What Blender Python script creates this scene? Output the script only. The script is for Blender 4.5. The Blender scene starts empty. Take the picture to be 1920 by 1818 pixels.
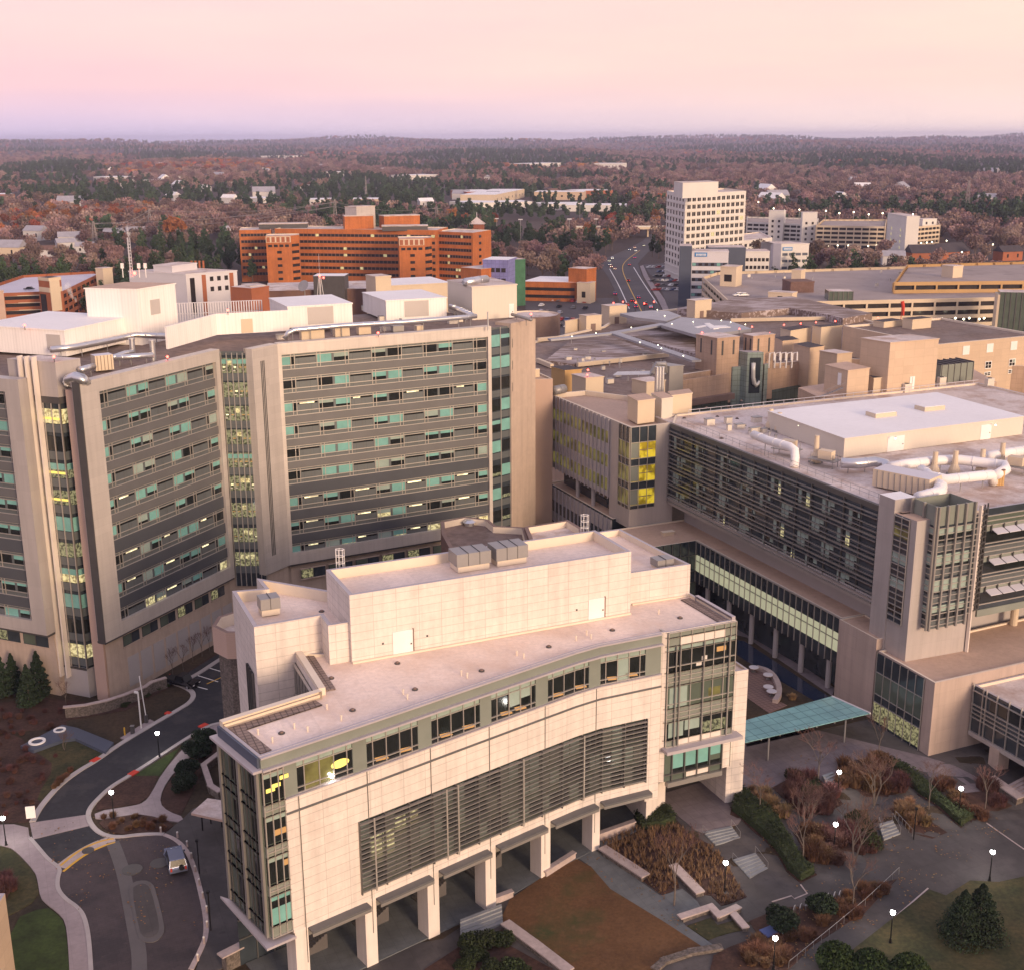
import bpy, math, random
import numpy as np
from mathutils import Vector, Matrix
from mathutils.geometry import delaunay_2d_cdt, tessellate_polygon
random.seed(7)
RNG = np.random.default_rng(7)
R = math.radians
scene = bpy.context.scene
COL = scene.collection
# ------------------------------------------------------------ survey: where the photograph was taken from
FOC, CAMZ, PITCH, ROLL = 2300.0, 80.0, R(15.7), R(0.3)
_f = np.array([0, math.cos(PITCH), -math.sin(PITCH)])
_u0 = np.array([0, math.sin(PITCH), math.cos(PITCH)])
_r0 = np.array([1.0, 0, 0])
_r = _r0 * math.cos(ROLL) - _u0 * math.sin(ROLL)
_u = _u0 * math.cos(ROLL) + _r0 * math.sin(ROLL)
def ray(px, py): return _f + _r * (px - 960) / FOC + _u * (909 - py) / FOC
def P(px, py, z=0.0):
	"""plan position (x, y) of a surveyed point known to lie at height z"""
	d = ray(px, py); t = (z - CAMZ) / d[2]
	return (d[0] * t, d[1] * t)
def zat(px, py, xy):
	d = ray(px, py); t = math.hypot(*xy[:2]) / math.hypot(d[0], d[1])
	return CAMZ + d[2] * t
AZ = R(66.5)
UX, UY = (math.sin(AZ), math.cos(AZ)), (-math.cos(AZ), math.sin(AZ))
def W(u, v): return (u * UX[0] + v * UY[0], u * UX[1] + v * UY[1])
def UV(x, y): return (x * UX[0] + y * UX[1], x * UY[0] + y * UY[1])
def zoom(x0, y0, s): return lambda x, y: (x0 + x / s, y0 + y / s)
def lerp(a, b, t): return a + (b - a) * t
def interp(x, xs, ys): return float(np.interp(x, xs, ys))
def ground_z(x, y):
	u, v = UV(x, y)
	a = interp(u, [5, 20, 43, 51, 59, 68], [0, -.3, -.6, .2, .8, 2.0])
	step = interp(v, [98.5, 102, 105.5, 108.5], [.4, 1.2, 1.2, 2.0])
	lawn = a - max(0, min(25, 110 - v)) * .02
	k = min(1, max(0, (u - 62) / 5))
	n = lerp(lawn, step, k)
	far = min(1, max(0, (v - 128) / 30))
	lf = min(1, max(0, (u - 8) / 10))
	n *= lf
	return lerp(n, 0.0 if u < 60 else 1.0 * max(0, 1 - max(0, v - 160) / 60), far)
def G(px, py):
	z = 0.0
	for _ in range(12):
		x, y = P(px, py, z); z = lerp(z, ground_z(x, y), .7)
	return (x, y, ground_z(x, y))
# ------------------------------------------------------------ materials
MAT = {}
def nd(nt, t, **kw):
	n = nt.nodes.new(t)
	for k, v in kw.items(): setattr(n, k, v)
	return n
def mat(name, col, rough=.65, var=.10, ns=.35, metal=0.0, seam=None, bump=0.0, spec=.4, emit=None, estr=0.0,
		stain=None, rnd=0.0, rib=None, col2=None, alpha=None, trans=0, fine=None, weather=0):
	m = bpy.data.materials.new(name); m.use_nodes = True
	nt = m.node_tree; L = nt.links
	b = nt.nodes['Principled BSDF']
	b.inputs['Roughness'].default_value = rough
	b.inputs['Metallic'].default_value = metal
	b.inputs['Specular IOR Level'].default_value = spec
	geo = nd(nt, 'ShaderNodeNewGeometry')
	def noise(scale, det=5, ro=.6):
		n = nd(nt, 'ShaderNodeTexNoise'); n.inputs['Scale'].default_value = scale
		n.inputs['Detail'].default_value = det; n.inputs['Roughness'].default_value = ro
		L.new(geo.outputs['Position'], n.inputs['Vector']); return n.outputs['Fac']
	def ramp(fac, stops):
		r = nd(nt, 'ShaderNodeValToRGB'); L.new(fac, r.inputs['Fac'])
		e = r.color_ramp.elements
		while len(e) < len(stops): e.new(.5)
		for i, (p, c) in enumerate(stops): e[i].position = p; e[i].color = (*c, 1)
		return r.outputs['Color']
	def mixc(fac, a, bb, mode='MIX'):
		x = nd(nt, 'ShaderNodeMix', data_type='RGBA', blend_type=mode)
		for s, v in ((x.inputs[0], fac), (x.inputs[6], a), (x.inputs[7], bb)):
			if hasattr(v, 'is_linked'): L.new(v, s)
			elif isinstance(v, (int, float)): s.default_value = v
			else: s.default_value = (*v, 1)
		return x.outputs[2]
	c = tuple(col)
	c2 = col2 or tuple(min(1, x * (1 + var)) for x in c)
	c1 = tuple(x * (1 - var) for x in c)
	out = ramp(noise(ns), [(.32, c1), (.68, c2)])
	if fine:
		out = mixc(1.0, out, ramp(noise(fine[0], 3), [(.3, (1 - fine[1],) * 3), (.7, (1 + fine[1] * .5,) * 3)]), 'MULTIPLY')
	if stain:
		for sc, col_s, lo, hi in stain:
			f = ramp(noise(sc, 6, .65), [(lo, (0, 0, 0)), (hi, (1, 1, 1))])
			out = mixc(f, out, col_s)
	if weather:
		mp_ = nd(nt, 'ShaderNodeMapping'); mp_.inputs['Scale'].default_value = (1.1, 1.1, .07); L.new(geo.outputs['Position'], mp_.inputs[0])
		wn = nd(nt, 'ShaderNodeTexNoise'); wn.inputs['Scale'].default_value = 1; wn.inputs['Detail'].default_value = 6; wn.inputs['Roughness'].default_value = .65; L.new(mp_.outputs[0], wn.inputs['Vector'])
		out = mixc(1.0, out, ramp(wn.outputs['Fac'], [(.34, (1 - weather,) * 3), (.58, (1, 1, 1))]), 'MULTIPLY')
	if seam or rib:
		uv = nd(nt, 'ShaderNodeUVMap')
	if seam:
		w, h, ms, sc = seam[:4]
		br = nd(nt, 'ShaderNodeTexBrick'); br.offset = seam[4] if len(seam) > 4 else 0.0
		br.inputs['Scale'].default_value = 1; br.inputs['Brick Width'].default_value = w
		br.inputs['Row Height'].default_value = h; br.inputs['Mortar Size'].default_value = ms
		br.inputs['Mortar Smooth'].default_value = .2
		br.inputs['Color1'].default_value = (1, 1, 1, 1); br.inputs['Color2'].default_value = (.93, .93, .93, 1)
		br.inputs['Mortar'].default_value = (sc, sc, sc, 1)
		L.new(uv.outputs[0], br.inputs['Vector'])
		out = mixc(1.0, out, br.outputs['Color'], 'MULTIPLY')
	if rib:
		mp = nd(nt, 'ShaderNodeMapping'); L.new(uv.outputs[0], mp.inputs[0])
		mp.inputs['Rotation'].default_value = (0, 0, rib[2] if len(rib) > 2 else 0)
		wv = nd(nt, 'ShaderNodeTexWave'); wv.inputs['Scale'].default_value = rib[0]
		wv.inputs['Distortion'].default_value = 0
		L.new(mp.outputs[0], wv.inputs['Vector'])
		rr = ramp(wv.outputs['Fac'], [(.0, (1 - rib[1],) * 3), (.5, (1, 1, 1))])
		out = mixc(1.0, out, rr, 'MULTIPLY')
	if rnd:
		oi = nd(nt, 'ShaderNodeObjectInfo')
		hs = nd(nt, 'ShaderNodeHueSaturation')
		mr = nd(nt, 'ShaderNodeMapRange'); mr.inputs[3].default_value = 1 - rnd; mr.inputs[4].default_value = 1 + rnd
		L.new(oi.outputs['Random'], mr.inputs[0]); L.new(mr.outputs[0], hs.inputs['Value'])
		mr2 = nd(nt, 'ShaderNodeMapRange'); mr2.inputs[3].default_value = .5 - rnd * .06; mr2.inputs[4].default_value = .5 + rnd * .06
		ml = nd(nt, 'ShaderNodeMath', operation='FRACT'); mm = nd(nt, 'ShaderNodeMath', operation='MULTIPLY')
		mm.inputs[1].default_value = 7.31; L.new(oi.outputs['Random'], mm.inputs[0]); L.new(mm.outputs[0], ml.inputs[0])
		L.new(ml.outputs[0], mr2.inputs[0]); L.new(mr2.outputs[0], hs.inputs['Hue'])
		L.new(out, hs.inputs['Color']); out = hs.outputs['Color']
	L.new(out, b.inputs['Base Color'])
	if bump:
		bp = nd(nt, 'ShaderNodeBump'); bp.inputs['Strength'].default_value = bump
		bp.inputs['Distance'].default_value = .05
		L.new(noise(fine[0] if fine else 6, 3), bp.inputs['Height']); L.new(bp.outputs[0], b.inputs['Normal'])
	if emit:
		if len(emit) == 2:
			L.new(ramp(noise(emit[1], 3), [(.42, tuple(x * .12 for x in emit[0])), (.56, emit[0])]), b.inputs['Emission Color'])
		else:
			b.inputs['Emission Color'].default_value = (*emit, 1)
		b.inputs['Emission Strength'].default_value = estr
	if trans:
		b.inputs['Transmission Weight'].default_value = trans
	if alpha is not None: b.inputs['Alpha'].default_value = alpha
	MAT[name] = m
	return m
CREAM = (.74, .66, .60)
mat('precast_panels', (.76, .68, .62), .7, .05, .15, seam=(2.6, .95, .035, .70), fine=(1.5, .07), stain=[(.30, (.64, .555, .50), .52, .80)], weather=.13)
mat('precast_plain', CREAM, .7, .06, .3, weather=.12)
mat('cream_coping', (.72, .62, .50), .7, .06, .3)
mat('roof_membrane', (.84, .69, .60), .8, .10, .10, stain=[(.12, (.70, .52, .41), .48, .72), (.5, (.52, .39, .32), .64, .82)], fine=(2.0, .12), seam=(3.2, 40, .03, .90))
mat('roof_white', (.82, .80, .80), .6, .04, .08, fine=(1, .04))
mat('roof_pale', (.66, .57, .53), .8, .12, .12, stain=[(.2, (.44, .32, .26), .47, .64)], fine=(2, .14), seam=(4, 40, .04, .88))
mat('roof_tan', (.52, .37, .28), .85, .12, .12, stain=[(.25, (.30, .22, .18), .6, .8)], fine=(2, .10))
mat('roof_gravel', (.21, .150, .125), .9, .2, .08, stain=[(.05, (.23, .19, .18), .5, .7)], fine=(.8, .3))
mat('roof_streaked', (.17, .125, .11), .9, .2, .08, fine=(.8, .3))
mat('coping_grey', (.42, .38, .40), .5, .05, .5)
mat('coping_dark', (.115, .105, .105), .8, .12, .3)
mat('paver_strip', (.27, .20, .17), .8, .15, .8, seam=(.6, .6, .06, .4))
mat('metal_silver', (.62, .62, .64), .30, .06, .6, metal=.85)
mat('metal_panel', (.60, .545, .505), .42, .04, .2, metal=.25, seam=(3.2, 1.2, .02, .85), weather=.10)
mat('metal_panel_plain', (.50, .455, .44), .42, .04, .2, metal=.25, seam=(2.4, 3.6, .025, .86), weather=.10)
mat('metal_grey', (.30, .29, .29), .45, .05, .5, metal=.4)
mat('metal_dark', (.09, .085, .085), .5, .1, .5, metal=.3)
mat('mullion', (.52, .48, .44), .4, .03, .5, metal=.5)
mat('mullion_dark', (.15, .145, .14), .4, .03, .5, metal=.5)
mat('louvre_metal', (.34, .32, .30), .4, .06, .4, metal=.5)
mat('penthouse_white', (.88, .84, .81), .55, .03, .1, rib=(.55, .06), weather=.10)
mat('penthouse_mauve', (.60, .55, .55), .55, .03, .1, rib=(.8, .06))
mat('penthouse_cream', (.66, .60, .52), .55, .04, .1, rib=(1.1, .10))
mat('vent_louvre', (.52, .48, .46), .6, .03, .3, rib=(3.0, .25, R(90)))
mat('duct_white', (.82, .79, .78), .45, .03, .3)
mat('spandrel_grey', (.150, .166, .172), .35, .05, .2, metal=.3, seam=(1.9, 9, .03, .7))
mat('band_brown', (.140, .139, .143), .5, .07, .25, metal=.2)
mat('band_dark', (.105, .112, .128), .3, .07, .25, metal=.3)  # floor bands low on the tower, cool shade put into their colour
mat('glass_dark', (.015, .018, .018), .06, .3, .6, spec=.7)
mat('glass_slate', (.035, .045, .055), .08, .25, .3, spec=.8)
mat('glass_green', (.10, .125, .10), .12, .15, .3, spec=.7)
mat('glass_sage', (.225, .245, .215), .25, .08, .3, spec=.5)
mat('glass_blind', (.19, .41, .375), .14, .12, .5, spec=.6)
mat('glass_shade', (.30, .38, .34), .18, .10, .5, spec=.6)
mat('glass_olive', (.10, .095, .04), .10, .4, .4, spec=.7, emit=((.75, .62, .16), .45), estr=.10)
mat('glass_room', (.03, .035, .03), .08, .3, .4, spec=.7, emit=((.9, .80, .40), 3.2), estr=.24)
mat('glass_lit', (.35, .32, .16), .12, .3, .4, spec=.5, emit=((1, .87, .45), 2.4), estr=.46)
mat('glass_corridor', (.30, .30, .20), .12, .2, .4, spec=.5, emit=(.82, .80, .52), estr=.28)
mat('glass_yellow', (.35, .27, .02), .12, .3, .4, spec=.5, emit=((1, .72, .05), .5), estr=.38)
mat('lamp_strip', (.8, .8, .6), .4, .1, 1, emit=((1, .88, .45), .6), estr=1.1)
mat('lamp_room', (.8, .7, .2), .4, .1, 1, emit=(1, .80, .16), estr=.40)
mat('teal_glass_roof', (.22, .43, .45), .15, .12, .5, spec=.6, seam=(1.6, 1.6, .06, .55))
mat('beige_wall', (.50, .395, .325), .75, .07, .12, rib=(1.6, .05, R(90)), fine=(1.2, .06), weather=.14)
mat('beige_grey', (.40, .37, .37), .7, .05, .2)
mat('salmon_wall', (.52, .37, .30), .75, .05, .2, rib=(1.2, .05, R(90)))
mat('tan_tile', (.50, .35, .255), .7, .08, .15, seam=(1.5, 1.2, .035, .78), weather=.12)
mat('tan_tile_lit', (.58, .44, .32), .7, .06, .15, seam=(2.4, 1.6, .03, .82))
mat('rose_tile', (.48, .375, .325), .7, .06, .15, seam=(2.6, 1.8, .03, .85), weather=.13)
mat('ochre_wall', (.52, .33, .14), .7, .06, .2)
mat('brown_fascia', (.22, .15, .125), .75, .12, .3)
mat('brick_orange', (.50, .160, .048), .8, .14, .12, fine=(2.5, .18), weather=.2, seam=(1.6, .8, .06, .86, .5))
mat('brick_rust', (.34, .115, .055), .8, .10, .2)
mat('brick_brown', (.17, .10, .085), .85, .18, .5, fine=(3, .35))
mat('white_concrete', (.66, .63, .60), .7, .05, .1)
mat('cream_concrete', (.62, .51, .38), .75, .06, .1)
mat('ochre_concrete', (.46, .29, .13), .75, .08, .1)
mat('grey_white', (.60, .58, .62), .6, .05, .1)
mat('slate_cladding', (.07, .085, .125), .5, .08, .2)
mat('blue_wrap', (.22, .22, .48), .6, .15, .3, seam=(2, 2, .2, .8))
mat('green_net', (.05, .15, .08), .8, .2, .3)
mat('deck_concrete', (.33, .27, .25), .85, .12, .06, stain=[(.08, (.22, .18, .17), .55, .7)])
mat('deck_snowy', (.56, .53, .60), .85, .08, .05)
mat('window_dark', (.03, .025, .025), .15, .3, .3, spec=.6)
mat('helipad_deck', (.34, .34, .37), .5, .08, .1, metal=.3)
mat('paint_white', (.80, .78, .76), .6, .05, .5)
mat('paint_red', (.55, .05, .03), .6, .1, .5)
mat('paint_yellow', (.62, .36, .04), .6, .1, .5)
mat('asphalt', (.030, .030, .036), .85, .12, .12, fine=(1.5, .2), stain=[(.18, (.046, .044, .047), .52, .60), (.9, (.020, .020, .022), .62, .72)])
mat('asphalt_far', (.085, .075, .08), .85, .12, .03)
mat('concrete_walk', (.33, .275, .28), .85, .10, .15, seam=(1.5, 1.5, .03, .85), fine=(1.5, .1))
mat('concrete_kerb', (.40, .36, .35), .85, .08, .4)
mat('paving_purple', (.070, .055, .058), .85, .14, .12, stain=[(.16, (.046, .038, .042), .50, .62), (.7, (.095, .078, .078), .62, .76)], seam=(.8, .4, .03, .8, .5), fine=(1, .15))
mat('paving_plaza', (.20, .165, .17), .8, .14, .10, seam=(1.4, 1.4, .04, .75), fine=(1, .15))
mat('paving_grey', (.072, .065, .064), .85, .16, .10, stain=[(.14, (.105, .093, .090), .50, .64), (.8, (.045, .040, .040), .62, .76)], seam=(2.4, 2.4, .03, .8), fine=(.7, .15))
mat('paving_bluegrey', (.145, .155, .16), .8, .15, .15, seam=(1.2, 1.2, .03, .8), fine=(1, .15))
mat('paving_brick', (.22, .14, .12), .85, .1, .3, seam=(.7, .7, .06, .55))
mat('stone_tread', (.24, .25, .26), .8, .1, .5)
mat('stone_cap', (.44, .36, .34), .8, .1, .4, fine=(2, .15))
mat('stone_rubble', (.15, .125, .11), .9, .25, 2.0, bump=.5, fine=(4, .4))
mat('mulch', (.060, .030, .022), .95, .3, .5, fine=(2.5, .4))
mat('soil_mix', (.045, .036, .022), .95, .4, .15, fine=(2, .4), col2=(.07, .045, .025))
mat('grass_green', (.035, .055, .012), .95, .35, .4, fine=(2.5, .3))
mat('grass_dull', (.045, .055, .020), .95, .35, .25, fine=(2, .35), col2=(.075, .06, .024))
mat('lawn_brown', (.125, .062, .026), .95, .22, .12, fine=(3, .25), stain=[(.07, (.050, .058, .018), .54, .70), (.9, (.16, .085, .04), .5, .8)])
mat('straw_grass', (.23, .145, .072), .9, .3, .4, rnd=.25)
mat('rust_shrub', (.14, .070, .036), .9, .3, .5, rnd=.25)
mat('red_shrub', (.095, .042, .036), .9, .3, .5, rnd=.25)
mat('hedge_green', (.028, .040, .014), .9, .3, .6, rnd=.15)
mat('evergreen', (.018, .034, .017), .9, .3, .6, rnd=.2)
mat('pine_bright', (.030, .052, .014), .9, .3, .6, rnd=.2)
mat('bark', (.15, .115, .095), .9, .2, 2)
mat('bark_pale', (.135, .11, .095), .9, .2, 2)
mat('twig', (.15, .085, .070), .9, .25, 1, rnd=.25)
mat('leaf_brown', (.225, .152, .138), .95, .3, .02, rnd=.5)
mat('leaf_rust', (.33, .125, .055), .95, .3, .02, rnd=.45)
mat('leaf_pine', (.044, .074, .040), .95, .3, .05, rnd=.35)
mat('forest_floor', (.055, .036, .030), .95, .35, .004, col2=(.10, .07, .06))
mat('water_pool', (.020, .030, .060), .05, .1, .2, spec=.8)
mat('black_metal', (.012, .012, .013), .45, .1, 1, metal=.3)
mat('lamp_globe', (.9, .9, .9), .3, 0, 1, emit=(1, .98, .95), estr=22)
mat('lamp_warm', (.9, .9, .7), .3, 0, 1, emit=(1, .90, .62), estr=4)
mat('beacon_red', (.8, .1, .1), .3, 0, 1, emit=(1, .06, .04), estr=9)
mat('brake_red', (.7, .02, .02), .3, 0, 1, emit=(1, .03, .02), estr=3)
mat('car_glass', (.012, .014, .017), .18, .1, 1, spec=.3)
mat('tyre', (.015, .015, .015), .8, .1, 1)
mat('car_silver', (.42, .43, .50), .25, .02, 1, metal=.5)
mat('van_blue', (.20, .23, .34), .25, .02, 1, metal=.4)
mat('car_black', (.014, .015, .020), .18, .02, 1, metal=.3)
mat('car_white', (.70, .70, .70), .3, .02, 1)
mat('car_red', (.32, .02, .02), .3, .02, 1)
mat('car_blue', (.04, .07, .18), .3, .02, 1)
mat('car_grey', (.16, .16, .17), .3, .02, 1, metal=.3)
mat('sign_blue', (.05, .22, .50), .5, .05, 1)
mat('slab_blue', (.08, .12, .32), .5, .1, 1)
mat('sculpt_white', (.60, .60, .58), .4, .05, 1, metal=.3)
mat('glass_atrium', (.25, .31, .29), .15, .12, .3, spec=.6, seam=(1.3, 1.3, .05, .55))
mat('curtain_slate', (.05, .065, .075), .12, .2, .3, spec=.7, seam=(1.3, 40, .10, 2.2))
mat('curtain_teal', (.10, .14, .13), .12, .2, .3, spec=.7, seam=(1.5, 2.4, .06, .45))
mat('steam', (.9, .9, .9), .9, .05, 1, alpha=.10)
mat('hydrant_red', (.45, .02, .02), .5, .05, 1)
mat('house_white', (.58, .56, .56), .7, .06, .2)
mat('house_roof', (.34, .33, .37), .8, .1, .3)
mat('roof_dark', (.06, .05, .055), .85, .15, .3)
mat('roof_brown', (.16, .09, .07), .85, .15, .3)
mat('wire', (.28, .25, .25), .6, .05, 1)
# ------------------------------------------------------------ mesh builder
class MB:
	def __init__(s): s.v = []; s.f = []; s.m = []; s.slots = []
	def mi(s, m):
		if m not in s.slots: s.slots.append(m)
		return s.slots.index(m)
	def add(s, vs, fs, m):
		o = len(s.v); s.v += [tuple(p) for p in vs]; k = s.mi(m)
		for f in fs: s.f.append(tuple(i + o for i in f)); s.m.append(k)
		return s
	def quad(s, a, b, c, d, m): return s.add([a, b, c, d], [(0, 1, 2, 3)], m)
	def prism(s, poly, z0, z1, side, top=None, bottom=None):
		n = len(poly)
		if area2(poly) < 0: poly = poly[::-1]
		vs = [(x, y, z0) for x, y in poly] + [(x, y, z1) for x, y in poly]
		s.add(vs, [(i, (i + 1) % n, n + (i + 1) % n, n + i) for i in range(n)], side)
		s.face([(x, y, z1) for x, y in poly], top or side)
		s.face([(x, y, z0) for x, y in poly][::-1], bottom or side)
		return s
	def face(s, pts, m):
		if len(pts) <= 4 and convex(pts): return s.add(pts, [tuple(range(len(pts)))], m)
		tr = tessellate_polygon([[Vector(p) for p in pts]])
		up = sum((pts[i][0] * pts[(i + 1) % len(pts)][1] - pts[(i + 1) % len(pts)][0] * pts[i][1]) for i in range(len(pts)))
		fs = []
		for t in tr:
			a, b, c = (pts[i] for i in t)
			ar = (b[0] - a[0]) * (c[1] - a[1]) - (c[0] - a[0]) * (b[1] - a[1])
			fs.append(tuple(t) if ar * up > 0 else tuple(reversed(t)))
		return s.add(pts, fs, m)
	def walled(s, poly, z0, z1, side, top, ph=.9, th=.45, cop=None):
		"""solid block with a roof sunk below a parapet of height ph"""
		if area2(poly) < 0: poly = poly[::-1]
		n = len(poly); inn = inset(poly, th); zr = z1 - ph
		vs = [(x, y, z0) for x, y in poly] + [(x, y, z1) for x, y in poly]
		s.add(vs, [(i, (i + 1) % n, n + (i + 1) % n, n + i) for i in range(n)], side)
		vs = [(x, y, z1) for x, y in poly] + [(x, y, z1) for x, y in inn]
		s.add(vs, [(i, (i + 1) % n, n + (i + 1) % n, n + i) for i in range(n)], cop or side)
		vs = [(x, y, z1) for x, y in inn] + [(x, y, zr) for x, y in inn]
		s.add(vs, [(i, (i + 1) % n, n + (i + 1) % n, n + i) for i in range(n)], 'cream_coping' if cop else side)
		s.face([(x, y, zr) for x, y in inn], top)
		s.face([(x, y, z0) for x, y in poly][::-1], side)
		return s
	def box(s, c, size, az=0.0, m='metal_grey', mtop=None):
		"""box standing on c, size (along, across, up), 'along' turned az radians from x"""
		ca, sa = math.cos(az), math.sin(az); hx, hy = size[0] / 2, size[1] / 2
		pl = [(c[0] + x * ca - y * sa, c[1] + x * sa + y * ca) for x, y in ((-hx, -hy), (hx, -hy), (hx, hy), (-hx, hy))]
		return s.prism(pl, c[2], c[2] + size[2], m, mtop)
	def bar(s, a, b, w, h, m, up=(0, 0, 1)):
		a, b = Vector(a), Vector(b); t = (b - a).normalized(); upv = Vector(up)
		if abs(t.dot(upv)) > .98: upv = Vector((1, 0, 0))
		sd = t.cross(upv).normalized() * (w / 2); up2 = sd.cross(t).normalized() * (h / 2)
		vs = [p + q for p in (a, b) for q in (-sd - up2, sd - up2, sd + up2, -sd + up2)]
		return s.add(vs, [(0, 1, 2, 3), (7, 6, 5, 4), (0, 4, 5, 1), (1, 5, 6, 2), (2, 6, 7, 3), (3, 7, 4, 0)], m)
	def tube(s, pts, r, m, n=8, cap=True, squash=1.0):
		pts = [Vector(p) for p in pts]; N = len(pts)
		rs = r if isinstance(r, (list, tuple)) else [r] * N
		rings = []; prev = None
		for i, p in enumerate(pts):
			t = (pts[min(i + 1, N - 1)] - pts[max(i - 1, 0)]).normalized()
			if prev is None:
				a = Vector((0, 0, 1)) if abs(t.z) < .9 else Vector((1, 0, 0)); x = t.cross(a).normalized()
			else: x = (prev - t * prev.dot(t)).normalized()
			prev = x; y = t.cross(x)
			rings.append([p + (x * math.cos(q) + y * math.sin(q) * squash) * rs[i] for q in (2 * math.pi * k / n for k in range(n))])
		vs = [q for g in rings for q in g]
		fs = [(i * n + k, (i + 1) * n + k, (i + 1) * n + (k + 1) % n, i * n + (k + 1) % n) for i in range(N - 1) for k in range(n)]
		if cap: fs += [tuple(range(n)), tuple(reversed(range((N - 1) * n, N * n)))]
		return s.add(vs, fs, m)
	def cyl(s, c, r, h, m, n=12, r2=None):
		return s.tube([c, (c[0], c[1], c[2] + h)], [r, r if r2 is None else r2], m, n)
	def ball(s, c, r, m, n=8, sz=1.0):
		k = n // 2; vs = []; fs = []
		for i in range(1, k):
			t = math.pi * i / k
			vs += [(c[0] + r * math.sin(t) * math.cos(2 * math.pi * j / n), c[1] + r * math.sin(t) * math.sin(2 * math.pi * j / n), c[2] + sz * r * math.cos(t)) for j in range(n)]
		T, B = len(vs), len(vs) + 1; vs += [(c[0], c[1], c[2] + sz * r), (c[0], c[1], c[2] - sz * r)]
		for i in range(k - 2):
			for j in range(n): fs.append((i * n + j, (i + 1) * n + j, (i + 1) * n + (j + 1) % n, i * n + (j + 1) % n))
		for j in range(n):
			fs.append((T, j, (j + 1) % n)); fs.append((B, (k - 2) * n + (j + 1) % n, (k - 2) * n + j))
		return s.add(vs, fs, m)
	# pieces on a facade F
	def fq(s, F, s0, s1, z0, z1, d, m): return s.quad(F(s0, z0, d), F(s1, z0, d), F(s1, z1, d), F(s0, z1, d), m)
	def fb(s, F, s0, s1, z0, z1, d0, d1, m):
		vs = [F(a, z, d) for d in (d0, d1) for a, z in ((s0, z0), (s1, z0), (s1, z1), (s0, z1))]
		return s.add(vs, [(4, 5, 6, 7), (0, 4, 7, 3), (5, 1, 2, 6), (7, 6, 2, 3), (0, 1, 5, 4)], m)
	def build(s, name, parent=None, smooth=False):
		off = OFF.get(parent.name, (0, 0, 0)) if parent else (0, 0, 0)
		v = np.array(s.v, dtype=np.float64).reshape(-1, 3) - np.array(off)
		me = bpy.data.meshes.new(name); me.from_pydata(v.tolist(), [], s.f)
		for k in s.slots: me.materials.append(MAT[k])
		me.polygons.foreach_set('material_index', np.array(s.m, dtype=np.int32))
		if smooth: me.polygons.foreach_set('use_smooth', np.ones(len(s.f), dtype=bool))
		# metric UVs: along the wall / up the wall, or plan position on flat faces
		nl = len(me.loops); li = np.empty(nl, np.int32); me.loops.foreach_get('vertex_index', li)
		nr = np.empty(len(s.f) * 3); me.polygons.foreach_get('normal', nr); nr = nr.reshape(-1, 3)
		cnt = np.array([len(f) for f in s.f]); pn = np.repeat(nr, cnt, axis=0)
		co = (v + np.array(off))[li]
		flat = np.abs(pn[:, 2]) > .7
		h = np.hypot(pn[:, 0], pn[:, 1]) + 1e-9
		along = (-pn[:, 1] * co[:, 0] + pn[:, 0] * co[:, 1]) / h
		pu = co[:, 0] * UX[0] + co[:, 1] * UX[1]; pv = co[:, 0] * UY[0] + co[:, 1] * UY[1]
		uv = np.stack([np.where(flat, pu, along), np.where(flat, pv, co[:, 2])], 1)
		me.uv_layers.new(name='UVMap').data.foreach_set('uv', uv.ravel())
		me.update()
		o = bpy.data.objects.new(name, me); COL.objects.link(o)
		if parent: o.parent = parent; OFF[o.name] = off
		return o
OFF = {}
def area2(p): return sum(p[i][0] * p[(i + 1) % len(p)][1] - p[(i + 1) % len(p)][0] * p[i][1] for i in range(len(p)))
def convex(p):
	n = len(p); sg = 0
	for i in range(n):
		a, b, c = (p[(i + k) % n] for k in range(3))
		z = (b[0] - a[0]) * (c[1] - b[1]) - (b[1] - a[1]) * (c[0] - b[0])
		if abs(z) < 1e-9: continue
		if sg and (z > 0) != (sg > 0): return False
		sg = z
	return True
def inset(poly, d):
	n = len(poly); out = []
	for i in range(n):
		p0, p1, p2 = Vector(poly[i - 1][:2]), Vector(poly[i][:2]), Vector(poly[(i + 1) % n][:2])
		a, b = (p1 - p0).normalized(), (p2 - p1).normalized()
		na, nb = Vector((-a.y, a.x)), Vector((-b.y, b.x))
		k = max(.25, 1 + na.dot(nb)); q = p1 + (na + nb) * (d / k); out.append((q.x, q.y))
	return out
class F:
	"""a wall seen from outside, running a -> b from the viewer's left to right"""
	def __init__(s, a, b, d=0.0):
		s.a = Vector(a[:2]); s.t = Vector(b[:2]) - s.a; s.len = s.t.length; s.t.normalize()
		s.n = Vector((s.t.y, -s.t.x)); s.a = s.a + s.n * d
	def __call__(s, q, z, d=0.0):
		p = s.a + s.t * q + s.n * d; return (p.x, p.y, z)
	def s_of(s, xy): return (Vector(xy[:2]) - s.a).dot(s.t)
	def hit(s, px, py):
		"""(along, height) where the surveyed line of sight meets this wall"""
		d = ray(px, py); t = s.a.dot(s.n) / (d[0] * s.n.x + d[1] * s.n.y)
		return ((Vector((d[0] * t, d[1] * t)) - s.a).dot(s.t), CAMZ + d[2] * t)
def tag(o, label=None, cat=None, group=None, kind=None):
	if label: o['label'] = label
	if cat: o['category'] = cat
	if group: o['group'] = group
	if kind: o['kind'] = kind
	return o
def thing(name, label, cat, loc=(0, 0, 0), group=None):
	o = bpy.data.objects.new(name, None); COL.objects.link(o); o.empty_display_size = .5
	if len(loc) == 2: loc = (*loc, 0)
	o.location = loc; OFF[o.name] = tuple(loc)
	return tag(o, label, cat, group)
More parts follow.
